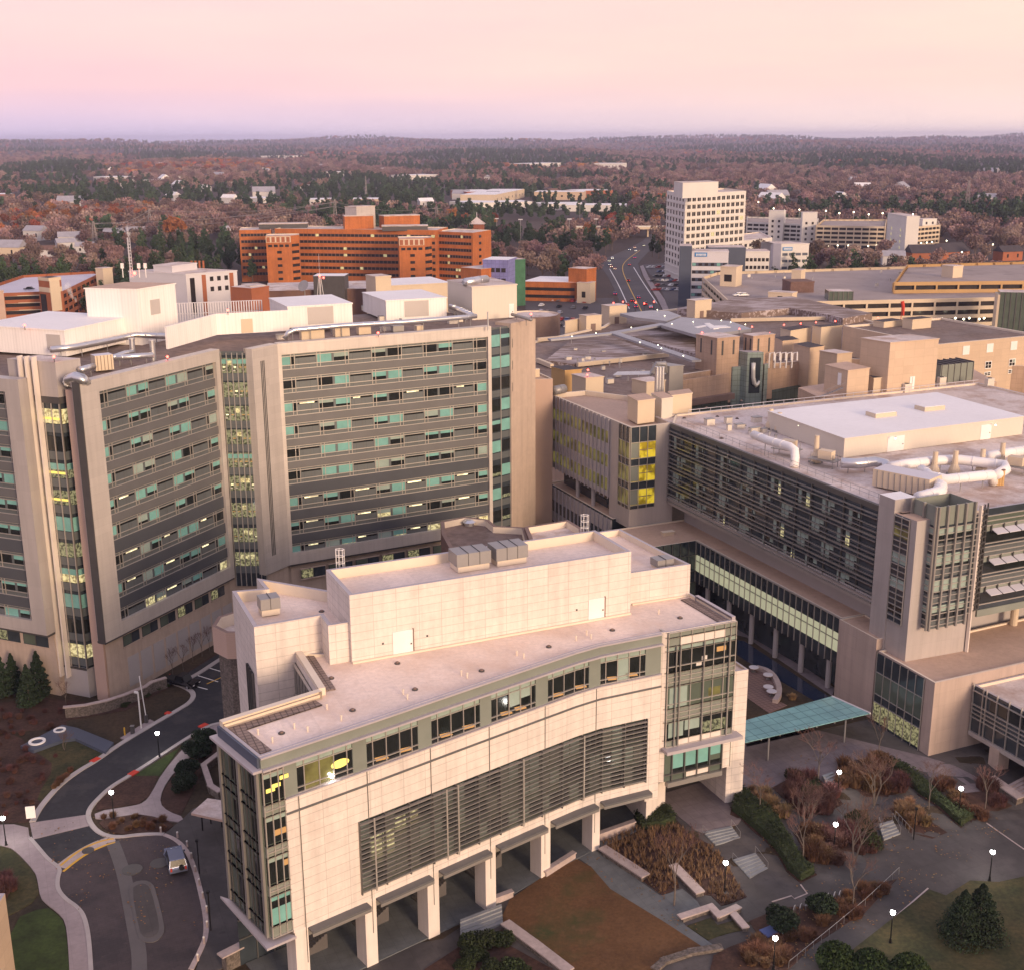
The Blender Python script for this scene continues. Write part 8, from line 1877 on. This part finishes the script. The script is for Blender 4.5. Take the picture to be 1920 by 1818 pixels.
def tuft(name, r, h, n, seed, m, w_=.05):
	rs_ = random.Random(seed); t = thing(name, 'x', 'shrub'); mb = MB()
	for _ in range(n):
		a, b = rs_.uniform(0, 6.283), rs_.uniform(0, 6.283); q = r * .55 * rs_.random() ** .5; x, y = q * math.cos(a), q * math.sin(a); l_ = r * rs_.uniform(.1, .75); z = h * rs_.uniform(.55, 1.05) * (1 - .35 * q / r)
		tx, ty = -math.sin(b) * w_, math.cos(b) * w_; mx_, my_ = x + math.cos(b) * l_ * .35, y + math.sin(b) * l_ * .35
		mb.add([(x - tx, y - ty, 0), (x + tx, y + ty, 0), (mx_ + tx, my_ + ty, z * .7), (mx_ - tx, my_ - ty, z * .7), (x + math.cos(b) * l_, y + math.sin(b) * l_, z)], [(0, 1, 2, 3), (3, 2, 4)], m)
	mb.build('foliage', t); return t
SH = {'rust': tuft('grass_shrub', 1.2, 1.4, 420, 1, 'rust_shrub'), 'straw': tuft('grass_shrub', 1.1, 1.3, 420, 2, 'straw_grass'), 'red': tuft('red_shrub', 1.5, 1.7, 420, 3, 'red_shrub', .03), 'green': shrub('evergreen_shrub', 1.6, 2.2, 3000, 4, 'evergreen', .12), 'box': shrub('clipped_shrub', 1.2, 1.2, 1500, 6, 'hedge_green', .11)}
def scatter(poly, f, key, n, lab, grp, s0=.6, s1=1.2, seed=0):
	rs_ = random.Random(seed); pl = plan(Z(f, *poly)); x0, x1 = min(p[0] for p in pl), max(p[0] for p in pl); y0, y1 = min(p[1] for p in pl), max(p[1] for p in pl); k = 0; tries = 0
	while k < n and tries < 4000:
		tries += 1; x, y = rs_.uniform(x0, x1), rs_.uniform(y0, y1)
		if inside(x, y, pl): place(SH[key], USED, (x, y, ground_z(x, y) + .1), rs_.uniform(0, 6.28), rs_.uniform(s0, s1), lab, grp); k += 1
B3 = {'bed1': ((240, 380), (400, 300), (560, 330), (640, 400), (715, 490), (560, 570), (470, 590), (370, 500)), 'bed2': ((690, 240), (830, 190), (960, 190), (1060, 260), (1150, 390), (1000, 450), (870, 440), (700, 370)), 'bed3': ((1020, 520), (1160, 490), (1290, 600), (1300, 680), (1160, 680)), 'bed4': ((590, 680), (760, 590), (900, 680), (980, 770), (880, 810), (640, 900), (590, 800))}
scatter(((70, 380), (150, 400), (250, 480), (360, 610), (310, 640), (180, 520)), c3, 'straw', 16, 'orange ornamental grass clump behind the long dark hedge', 'ornamental grasses behind the hedge', seed=1)
scatter(((380, 680), (500, 670), (590, 720), (650, 830), (600, 890), (480, 880)), c3, 'rust', 18, 'rust grass clump by the near end of the long hedge', 'rust grasses by the hedge end', seed=2)
scatter(B3['bed1'], c3, 'red', 16, 'dark red shrub in the mounded bed below the plaza', 'dark red shrubs in the mounded bed', seed=3)
scatter(((350, 310), (520, 320), (570, 420), (480, 430)), c3, 'box', 9, 'clipped green mound at the top of the red shrub bed', 'clipped mounds in the mounded bed', seed=4)
scatter(B3['bed2'], c3, 'rust', 28, 'rust grass clump in the large bed between the lamps', 'rust grasses in the large bed', seed=5)
scatter(((830, 300), (1000, 280), (1140, 390), (1000, 440), (870, 420)), c3, 'red', 14, 'dark red shrub at the low side of the large rust bed', 'red shrubs in the large rust bed', seed=6)
scatter(B3['bed3'], c3, 'straw', 16, 'golden grass clump beside the black signal pillar', 'golden grasses by the pillar', seed=7)
scatter(B3['bed4'], c3, 'red', 16, 'red twigged shrub left of the middle steps', 'red shrubs left of the middle steps', seed=8)
scatter(((720, 600), (850, 590), (900, 680), (980, 770), (880, 800)), c3, 'box', 9, 'small clipped shrub left of the middle steps', 'clipped shrubs left of the middle steps', seed=9)
scatter(((1300, 320), (1420, 370), (1640, 590), (1590, 600), (1420, 470)), c3, 'rust', 12, 'rust grass clump along the entrance plaza edge', 'rust grasses at the entrance plaza', seed=10)
scatter(((700, 1090), (1070, 990), (870, 1200), (700, 1300)), c3, 'rust', 18, 'rust grass clump beside the long handrail', 'rust grasses beside the handrail', .5, .9, seed=11)
scatter(((300, 1400), (480, 1300), (640, 1260), (500, 1430), (350, 1580), (0, 1590), (20, 1450)), c3, 'rust', 26, 'rust grass clump in the lowest planting strip', 'rust grasses in the lowest strip', .5, 1.0, seed=12)
scatter(((0, 1560), (220, 1480), (240, 1560), (560, 1735), (300, 1800), (-200, 1800)), c2, 'box', 12, 'dark green shrub in the bed at the foot of the arcade steps', 'dark shrubs at the foot of the arcade', seed=13)
scatter(((1590, 330), (1900, 480), (1950, 560), (1700, 500)), c3, 'red', 6, 'red shrub beside the right hand stair wall', 'red shrubs by the stair wall', seed=14)
scatter(((720, 700), (900, 690), (1040, 690), (1230, 745), (1180, 800), (1000, 800), (860, 810), (760, 780)), z6, 'rust', 22, 'low rust plant in the lens shaped bed by the crosswalk', 'low plants in the lens shaped bed', .3, .6, seed=15)
scatter(((820, 1300), (950, 1260), (1190, 1140), (1210, 1180), (900, 1330)), z5, 'box', 16, 'low dark shrub in the strip above the curved wall', 'low shrubs above the curved wall', .3, .6, seed=16)
scatter(((420, 440), (650, 260), (560, 330), (330, 560)), z6, 'rust', 14, 'low rust groundcover plant beside the drive', 'rust groundcover beside the drive', .3, .55, seed=17)
scatter(((-60, 1330), (330, 1270), (760, 1320), (470, 1400), (480, 1480), (100, 1560), (-60, 1560)), z5, 'red', 26, 'low dark red plant on the mulch bank below the tower', 'low plants on the mulch bank', .25, .5, seed=19)
scatter(((-40, -20), (140, 120), (420, 270), (260, 600), (0, 700)), z6, 'red', 34, 'low red groundcover plant in the mulch left of the drive', 'red groundcover left of the drive', .25, .5, seed=20)
scatter(((-80, 1100), (90, 1110), (100, 1290), (-60, 1380)), z6, 'red', 10, 'dark shrub on the lawn above the beige corner building', 'dark shrubs above the corner building', .6, 1.0, seed=18)
for q, s, lab in ((c3(310, 1330), 1.25, 'big round dark evergreen left of the bike racks'), (c3(575, 1220), 1.15, 'big round dark evergreen right of the bike racks'), (z6(1330, 500), 1.2, 'lowest grey green evergreen by the garden wall'), (z6(1345, 400), 1.1, 'middle grey green evergreen by the garden wall'), (z6(1430, 270), 1.3, 'tall grey green evergreen by the garden wall'), (z6(1490, 180), 1.2, 'topmost grey green evergreen by the curved footpath'), (zc(1180, 1450), .8, 'yellow green shrub at the corner of the pool garden')):
	x, y, z = G(*q); place(SH['green'] if 'yellow' not in lab else SH['straw'], USED, (x, y, z), rs.uniform(0, 6.28), s, lab, None)
def hedge(label, poly, f, h, m='hedge_green', n=1.0, size=.11):
	pl = plan(Z(f, *poly)); c = (sum(p[0] for p in pl) / len(pl), sum(p[1] for p in pl) / len(pl)); t = thing('clipped_hedge', label, 'hedge', (*c, ground_z(*c))); rs_ = random.Random(len(label)); mb = MB()
	core_ = inset(pl if area2(pl) > 0 else pl[::-1], .25); patch(MB(), core_, m, h - .2, 2.0).build('core', t)
	x0, x1 = min(p[0] for p in pl), max(p[0] for p in pl); y0, y1 = min(p[1] for p in pl), max(p[1] for p in pl); k = 0; N = int(abs(area2(pl)) / 2 * 60 * n)
	def smp():
		while 1:
			x, y = rs_.uniform(x0, x1), rs_.uniform(y0, y1)
			if inside(x, y, pl): break
		e = not inside(x, y, core_); return (x, y, ground_z(x, y) + (rs_.uniform(.05, h) if e else h + rs_.uniform(-.25, .12)))
	cards(mb, N, smp, size, m, rs_, .9); mb.build('foliage', t)
hedge('long dark clipped hedge running down beside the lower steps', ((0, 400), (60, 420), (150, 500), (280, 590), (330, 690), (400, 800), (450, 890), (540, 960), (430, 1015), (330, 930), (300, 870), (180, 720), (40, 600), (-40, 540)), c3, 1.3)
hedge('dark clipped hedge at the corner of the arcade by the red standpipe', ((1085, 740), (1110, 715), (1320, 672), (1345, 690), (1390, 760), (1300, 800), (1140, 820)), c2, 1.3)
hedge('dark hedge along the entrance plaza under the right lamp', ((960, 170), (1100, 230), (1260, 340), (1400, 480), (1600, 590), (1500, 650), (1380, 540), (1200, 420), (1040, 260)), c3, 1.0)
def conifer(h, r, seed, m, n):
	rs_ = random.Random(seed); t = thing('conifer', 'x', 'tree'); mb = MB()
	def smp():
		q = rs_.random() ** 1.3; a = rs_.uniform(0, 6.28); rr_ = r * (1 - q) ** .8 * (.55 + .45 * rs_.random()) * (1 + .25 * math.sin(q * 40 + a * 2)); return (math.cos(a) * rr_, math.sin(a) * rr_, h * (.06 + .94 * q))
	cards(mb, n, smp, .16, m, rs_, .35); mb.build('crown', t); MB().tube([(0, 0, -.2), (0, 0, h * .9)], [.16, .03], 'bark', 6).build('trunk', t); return t
CN = [conifer(6.5, 1.7, 3, 'evergreen', 3600), conifer(9.5, 3.9, 4, 'evergreen', 9500)]
for q, i, s, lab in ((z5(10, 1250), 0, 1.15, 'leftmost small conifer at the foot of the tower'), (z5(105, 1210), 0, .95, 'second small conifer from the left below the tower'), (z5(215, 1310), 0, 1.0, 'nearest small conifer in front of the tower base'), (z5(290, 1240), 0, 1.1, 'tallest small conifer nearest the tower corner'), (c3(1500, 1390), 1, .62, 'left of the two big dark evergreens at lower right'), (c3(1615, 1370), 1, .66, 'right of the two big dark evergreens at lower right')):
	x, y, z = G(*q); place(CN[i], USED, (x, y, z), rs.uniform(0, 6), s, lab, None)
pb = shrub('pine_bush', 2.2, 3.4, 6000, 9, 'pine_bright', .14)
for q, s, lab in ((c3(660, 1620), 1.05, 'bright green pine crown at the bottom edge, left one'), (c3(890, 1660), 1.0, 'bright green pine crown at the bottom edge, right one'), (c3(1150, 1690), 1.0, 'small bright green pine crown at the bottom edge')):
	x, y, z = G(*q); place(pb, USED, (x, y, z), 0, s, lab, None, 'tree')
# dry grass meadow on the bank: a mass of blades
def blades(name, polys, f, dens, h, m, seed):
	rs_ = random.Random(seed); mb = MB()
	for poly in polys:
		pl = plan(Z(f, *poly)); x0, x1 = min(p[0] for p in pl), max(p[0] for p in pl); y0, y1 = min(p[1] for p in pl), max(p[1] for p in pl)
		for _ in range(int((x1 - x0) * (y1 - y0) * dens)):
			x, y = rs_.uniform(x0, x1), rs_.uniform(y0, y1)
			if not inside(x, y, pl): continue
			z = ground_z(x, y) + .1; hh = h * rs_.uniform(.5, 1.2)
			for _ in range(7):
				a = rs_.uniform(0, 6.28); l_ = rs_.uniform(.15, .45); w_ = .05; tx, ty = -math.sin(a) * w_, math.cos(a) * w_
				mb.add([(x - tx, y - ty, z), (x + tx, y + ty, z), (x + math.cos(a) * l_, y + math.sin(a) * l_, z + hh)], [(0, 1, 2)], m)
	tag(mb.build(name), kind='stuff')
blades('dry_grass', [((830, 905), (1090, 800), (1330, 760), (1460, 840), (1640, 930), (1700, 1020), (1790, 1180), (1840, 1250), (1690, 1300), (1610, 1235), (1530, 1225), (1375, 1075), (1400, 1180), (1290, 1230), (1130, 1110))], c2, 6.0, .75, 'straw_grass', 5)
# ------------------------------------------------------------ vehicles
def car(name, L_, W_, H_, m, parts=True, van=False, label='x', pick=False):
	t = thing(name, label, 'car')
	hb, hr = H_ * .52, H_
	prof = [(-L_ / 2, .35), (-L_ / 2 + .05, hb * .95), (-L_ * .28, hb), (-L_ * .12, hr * .97), (L_ * .20 if not van else L_ * .42, hr), (L_ * .40 if not van else L_ * .48, hb * 1.02), (L_ / 2, hb * .92), (L_ / 2, .35)]
	if pick: prof = [(-L_ / 2, .4), (-L_ / 2 + .05, hb), (-L_ * .24, hb * 1.04), (-L_ * .14, hr), (L_ * .06, hr), (L_ * .12, hb * 1.04), (L_ / 2, hb), (L_ / 2, .4)]
	b = MB(); n = len(prof); tin = lambda z: W_ / 2 * (1 if z <= hb * 1.03 else .84)
	vs = [(x, -tin(z), z) for x, z in prof] + [(x, tin(z), z) for x, z in prof]
	b.add(vs, [(i, (i + 1) % n, n + (i + 1) % n, n + i)[::-1] for i in range(n)], m)
	for s in (0, n):
		k = 1 if s else -1
		idx = list(range(n)); b.face([vs[s + i] for i in idx], m) if 0 else b.add([vs[s + i] for i in (0, 1, 2, 5, 6, 7)], [(0, 1, 2, 3, 4, 5) if s == 0 else (5, 4, 3, 2, 1, 0)], m); b.add([vs[s + i] for i in (2, 3, 4, 5)], [(0, 1, 2, 3) if s == 0 else (3, 2, 1, 0)], m)
	bo = b.build('body', t)
	if not parts: return t
	bv = bo.modifiers.new('soft', 'BEVEL'); bv.width = .07; bv.segments = 2; bv.limit_method = 'ANGLE'
	g = MB()
	for a, c_ in ((2, 3), (4, 5)):
		(x0, z0), (x1, z1) = prof[a], prof[c_]; w0, w1 = tin(z0) * .92, tin(z1) * .92; o = (.02 if a == 4 else -.02)
		p = lambda x, z, k, w: (x + o, k * w, z + .025)
		q = [(lerp(x0, x1, .1), lerp(z0, z1, .1)), (lerp(x0, x1, .9), lerp(z0, z1, .9))]
		wq = [lerp(W_ * .46, W_ * .40, .1), W_ * .40] if a == 2 else [W_ * .39, W_ * .44]
		g.add([p(*q[0], -1, wq[0]), p(*q[0], 1, wq[0]), p(*q[1], 1, wq[1]), p(*q[1], -1, wq[1])], [(0, 1, 2, 3)], 'car_glass')
	for k in (-1, 1):
		P_ = lambda x, z: (x, k * (lerp(W_ / 2, W_ / 2 * .84, (z - hb) / (hr - hb)) + .015), z)
		x0, x1 = prof[2][0] + .35, prof[5][0] - .25
		g.add([P_(x0, hb * 1.06), P_(x1, hb * 1.06), P_(prof[4][0] - .15, hr * .93), P_(prof[3][0] + .15, hr * .93)], [(0, 1, 2, 3)], 'car_glass')
	g.build('glass', t)
	for x in (-L_ * .31, L_ * .31):
		for k in (-1, 1):
			w = MB().tube([(x, k * (W_ / 2 - .2), .34), (x, k * (W_ / 2 + .02), .34)], .34, 'tyre', 14).build('wheel', t); MB().tube([(x, k * (W_ / 2 + .01), .34), (x, k * (W_ / 2 + .035), .34)], .2, 'car_silver', 10).build('rim', w)
	for k in (-1, 1):
		MB().box((-L_ / 2 + .02, k * W_ * .36, hb * .66), (.1, .32, .16), 0, 'white_concrete').build('headlight', t); MB().box((L_ / 2 - .02, k * W_ * .4, hb * .66), (.1, .2, .4), 0, 'paint_red').build('tail_light', t)
		MB().box((prof[2][0] + .5, k * (W_ / 2 + .12), hb), (.14, .2, .16), 0, m).build('mirror', t)
	return t
van = car('parked_van', 4.9, 2.0, 1.85, 'van_blue', van=True, label='blue grey minivan parked on the turning circle')
x, y, z = G(*z6(1268, 1040)); fx, fy, _ = G(*z6(1255, 940)); ex, ey, _ = G(*z6(1295, 1085)); van.location = (x, y, z + .12); van.rotation_euler = (0, 0, math.atan2(ey - fy, ex - fx)); van['category'] = 'van'
MB_x = MB().tube([(2.47, 0.35, .95), (2.62, .35, .95)], .30, 'tyre', 12); MB_x.build('spare_wheel', van)
pk = car('parked_pickup', 5.6, 2.0, 1.85, 'car_black', pick=True, label='black pickup truck parked at the end of the stalls by the tower')
x, y, z = G(*z5(1310, 1170)); fx, fy, _ = G(*z5(1215, 1150)); ex, ey, _ = G(*z5(1420, 1190)); pk.location = (x, y, z + .1); pk.rotation_euler = (0, 0, math.atan2(ey - fy, ex - fx) + math.pi); pk['category'] = 'truck'
bed = MB().box((1.6, 0, .98), (2.0, 1.6, .06), 0, 'tyre'); bed.build('truck_bed', pk)
CARS = {m: car('far_car', 4.6, 1.9, 1.5, m, parts=False) for m in ('car_white', 'car_silver', 'car_red', 'car_black', 'car_blue', 'car_grey')}
cname = {'car_white': 'white', 'car_silver': 'silver', 'car_red': 'red', 'car_black': 'black', 'car_blue': 'blue', 'car_grey': 'grey'}
# glazing belongs on the far cars too
for m, c_ in CARS.items():
	g = MB(); g.box((.15, 0, .82), (2.3, 1.8, .46), 0, 'car_glass'); g.build('glass', c_)
def parked(q, m, az, lab, grp, lights=None):
	x, y = P(*q, .14); c_ = place(CARS[m], USED, (x, y, .15), az, 1, '%s %s' % (cname[m], lab), '%s %s' % (cname[m], grp), 'car')
	if lights:
		ca, sa = math.cos(az), math.sin(az)
		for k in (-.6, .6):
			ex = 2.4 if lights == 'brake_red' else -2.4; MB().ball((0, 0, 0), .22, lights, 6).build('tail_light' if lights == 'brake_red' else 'headlight', None) if 0 else None
			o = MB().ball((ex, k, .75), .16, lights, 6); oo = o.build('tail_light' if lights == 'brake_red' else 'headlight'); oo.parent = c_
cl = list(CARS); rs2 = random.Random(4)
for i in range(46):
	r_, c_ = divmod(i, 8); q = (1218 + c_ * 8.5 + r_ * 2, 503 + r_ * 8.5)
	if rs2.random() < .82: parked(q, rs2.choice(cl), R(20) + (math.pi if rs2.random() < .5 else 0), 'car parked in the lot right of the avenue', 'cars in the lot right of the avenue')
for i in range(60):
	r_, c_ = divmod(i, 12); q = (1002 + c_ * 12 + rs2.uniform(-2, 2), 562 + r_ * 12 + c_ * .8)
	if rs2.random() < .62: parked(q, rs2.choice(cl), R(70), 'car parked in the lot left of the avenue', 'cars in the lot left of the avenue')
adir = math.atan2(P(1165, 505)[1] - P(1203, 585)[1], P(1165, 505)[0] - P(1203, 585)[0])
for i, (q, k) in enumerate((((1142, 491), 0), ((1148, 486), 0), ((1180, 470), 0), ((1190, 466), 0), ((1192, 472), 0), ((1207, 462), 0), ((1143, 498), 0), ((1146, 502), 0), ((1153, 553), 1), ((1178, 528), 1), ((1190, 485), 1), ((1197, 560), 1), ((1210, 572), 1), ((1185, 566), 1), ((1220, 578), 1), ((1176, 574), 1), ((1192, 577), 1), ((1153, 506), 0), ((1180, 498), 1), ((1226, 450), 0))):
	parked(q, rs2.choice(cl), adir + (math.pi if not k else 0) + math.pi, 'car driving %s along the avenue' % ('toward the hospital with headlights on' if not k else 'away with red tail lights'), 'cars %s along the avenue' % ('coming' if not k else 'going'), 'lamp_warm' if not k else 'brake_red')
for q in ((1192, 577), (1208, 579), (1226, 576), (1150, 578), (1168, 576)):
	x, y = P(q[0], q[1] - 8, 6); t = thing('traffic_signal', 'red traffic signal at the avenue crossing behind the roofs', 'traffic light', (x, y, 0), 'red signals at the avenue crossing'); MB().cyl((x, y, 0), .14, 6, 'metal_dark', 5).build('post', t); MB().box((x, y, 5.4), (.5, .4, 1.4), 0, 'black_metal').build('housing', t); MB().ball((x, y - .3, 6.4), .38, 'beacon_red', 6).build('lamp', t)
for q in ((f8(725, 565)), (f8(745, 566))):
	x, y = P(*q, 19); place(CARS['car_white'], USED, (x, y, 18.45), R(10), 1, 'white car parked on the wide deck roof by the lift house', 'white cars on the wide deck', 'car')
x, y = P(*f5(300, 240), 15); place(CARS['car_black'], USED, (x, y, 14.95), R(5), 1, 'black car alone on the pale roof of the left deck', None, 'car')
for m, c_ in CARS.items():
	if not USED.get(c_.name):
		for ch in list(c_.children): bpy.data.objects.remove(ch)
		bpy.data.objects.remove(c_)
# fallen leaves drifting over the court paving and walks
rs_ = random.Random(77); mb = MB()
for poly, f, n in ((((60, 300), (700, 60), (1640, 560), (1920, 600), (1300, 1050), (430, 1080), (0, 600)), c3, 2600), (((100, 1250), (700, 1080), (1080, 960), (1290, 1060), (500, 1590), (0, 1590)), c3, 1500), (((720, 985), (900, 970), (1340, 1225), (1560, 1350), (1640, 1580), (1300, 1420)), c2, 700), (((230, 740), (640, 680), (1180, 830), (1480, 1500), (600, 1500), (430, 1200)), z6, 900)):
	pl = plan(Z(f, *poly)); x0, x1 = min(p[0] for p in pl), max(p[0] for p in pl); y0, y1 = min(p[1] for p in pl), max(p[1] for p in pl)
	for _ in range(n):
		x, y = rs_.uniform(x0, x1), rs_.uniform(y0, y1)
		if math.sin(x * .9) + math.sin(y * 1.1 + x * .3) + rs_.uniform(-1.2, 1.2) < .3 or not inside(x, y, pl): continue
		s, a, z = rs_.uniform(.06, .17), rs_.uniform(0, 6.28), ground_z(x, y) + .19; c_, d_ = math.cos(a) * s, math.sin(a) * s
		mb.add([(x - c_, y - d_, z), (x + d_ * .6, y - c_ * .6, z + .02), (x + c_, y + d_, z), (x - d_ * .6, y + c_ * .6, z + .02)], [(0, 1, 2, 3)], rs_.choice(['rust_shrub', 'straw_grass', 'leaf_rust']))
tag(mb.build('leaf_litter'), kind='stuff')
# ------------------------------------------------------------ sky, sun, camera
SUN_EL, SUN_AZ = R(11), R(146)      # low in the south-east, behind the camera's right shoulder
w = bpy.data.worlds.new('World'); scene.world = w; w.use_nodes = True
nt = w.node_tree; nt.nodes.clear(); L = nt.links
out = nd(nt, 'ShaderNodeOutputWorld'); bg = nd(nt, 'ShaderNodeBackground'); L.new(bg.outputs[0], out.inputs[0])
sky = nd(nt, 'ShaderNodeTexSky'); sky.sky_type = 'NISHITA'; sky.sun_disc = False
sky.sun_elevation = SUN_EL; sky.sun_rotation = SUN_AZ; sky.air_density = 1.4; sky.dust_density = 3.0; sky.ozone_density = 2.0
tc = nd(nt, 'ShaderNodeTexCoord'); sp = nd(nt, 'ShaderNodeSeparateXYZ'); L.new(tc.outputs['Generated'], sp.inputs[0])
def wramp(fac, stops):
	r = nd(nt, 'ShaderNodeValToRGB'); L.new(fac, r.inputs[0]); e = r.color_ramp.elements
	while len(e) < len(stops): e.new(.5)
	for i, (p, c) in enumerate(stops): e[i].position = p; e[i].color = (*c, 1)
	return r.outputs[0]
# thin high cloud veil coloured by the low sun: pink overhead, peach to the east, lavender along the western horizon
zr = nd(nt, 'ShaderNodeMapRange'); zr.inputs[1].default_value = 0; zr.inputs[2].default_value = 1; L.new(sp.outputs['Z'], zr.inputs[0])
west = wramp(zr.outputs[0], [(0, (.74, .66, .94)), (.012, (.80, .64, .84)), (.04, (.97, .62, .67)), (.07, (.92, .585, .615)), (.105, (.80, .545, .585)), (.3, (.70, .56, .64)), (1, (.57, .52, .65))])
east = wramp(zr.outputs[0], [(0, (1.05, .86, .84)), (.012, (1.06, .82, .76)), (.04, (1.0, .71, .63)), (.07, (.98, .68, .60)), (.105, (.94, .665, .575)), (.3, (.80, .62, .60)), (1, (.57, .52, .65))])
xr = nd(nt, 'ShaderNodeMapRange'); xr.interpolation_type = 'SMOOTHSTEP'; xr.inputs[1].default_value = -.42; xr.inputs[2].default_value = .42; L.new(sp.outputs['X'], xr.inputs[0])
mx = nd(nt, 'ShaderNodeMix', data_type='RGBA'); L.new(xr.outputs[0], mx.inputs[0]); L.new(west, mx.inputs[6]); L.new(east, mx.inputs[7])
mpn = nd(nt, 'ShaderNodeMapping'); mpn.inputs['Scale'].default_value = (2.2, 2.2, 16); L.new(tc.outputs['Generated'], mpn.inputs[0])
ns = nd(nt, 'ShaderNodeTexNoise'); ns.inputs['Scale'].default_value = 1.6; ns.inputs['Detail'].default_value = 5; L.new(mpn.outputs[0], ns.inputs['Vector'])
cl = wramp(ns.outputs['Fac'], [(.3, (.88, .89, .96)), (.7, (1.05, 1.03, 1.0))])
mu = nd(nt, 'ShaderNodeMix', data_type='RGBA', blend_type='MULTIPLY'); mu.inputs[0].default_value = 1; L.new(mx.outputs[2], mu.inputs[6]); L.new(cl, mu.inputs[7])
SKY_K, VEIL_K = .035, .735
s1 = nd(nt, 'ShaderNodeMix', data_type='RGBA', blend_type='MULTIPLY'); s1.inputs[0].default_value = 1; s1.inputs[7].default_value = (SKY_K,) * 3 + (1,); L.new(sky.outputs[0], s1.inputs[6])
s2 = nd(nt, 'ShaderNodeMix', data_type='RGBA', blend_type='MULTIPLY'); s2.inputs[0].default_value = 1; s2.inputs[7].default_value = (VEIL_K,) * 3 + (1,); L.new(mu.outputs[2], s2.inputs[6])
ad = nd(nt, 'ShaderNodeMix', data_type='RGBA', blend_type='ADD'); ad.inputs[0].default_value = 1; L.new(s1.outputs[2], ad.inputs[6]); L.new(s2.outputs[2], ad.inputs[7])
L.new(ad.outputs[2], bg.inputs[0]); bg.inputs[1].default_value = 1.0
sd = bpy.data.lights.new('sun', 'SUN'); sd.energy = 2.15; sd.angle = R(14); sd.color = (1, .71, .47)
so = bpy.data.objects.new('sun', sd); COL.objects.link(so)
dv = Vector((math.sin(SUN_AZ) * math.cos(SUN_EL), math.cos(SUN_AZ) * math.cos(SUN_EL), math.sin(SUN_EL)))
so.rotation_euler = dv.to_track_quat('Z', 'Y').to_euler(); so.location = (60, -80, 150)
HAZE = True
if HAZE:
	hb = MB().prism([(-16500, -1000), (16500, -1000), (16500, 20000), (-16500, 20000)], -3.5, 162, 'mulch')
	ho = tag(hb.build('haze'), kind='stuff'); ho.data.materials.clear()
	hm = bpy.data.materials.new('haze_air'); hm.use_nodes = True; hn = hm.node_tree; hn.nodes.clear()
	o_ = nd(hn, 'ShaderNodeOutputMaterial'); v_ = nd(hn, 'ShaderNodeVolumePrincipled'); hn.links.new(v_.outputs[0], o_.inputs['Volume'])
	v_.inputs['Color'].default_value = (.68, .69, 1.0, 1); v_.inputs['Density'].default_value = 6.6e-5; v_.inputs['Anisotropy'].default_value = 0
	ho.data.materials.append(hm)
cd = bpy.data.cameras.new('camera'); co = bpy.data.objects.new('camera', cd); COL.objects.link(co)
cd.sensor_fit = 'HORIZONTAL'; cd.sensor_width = 36; cd.lens = 36 * FOC / 1920; cd.clip_end = 60000; cd.clip_start = 1
M = Matrix(((_r[0], _u[0], -_f[0], 0), (_r[1], _u[1], -_f[1], 0), (_r[2], _u[2], -_f[2], CAMZ), (0, 0, 0, 1)))
co.matrix_world = M
scene.camera = co
scene.view_settings.view_transform = 'Standard'; scene.view_settings.look = 'None'
scene.view_settings.exposure = .56; scene.view_settings.gamma = 1
cy = scene.cycles
cy.max_bounces = 6; cy.diffuse_bounces = 3; cy.glossy_bounces = 2; cy.transmission_bounces = 3; cy.volume_bounces = 0; cy.transparent_max_bounces = 8
cy.use_denoising = True
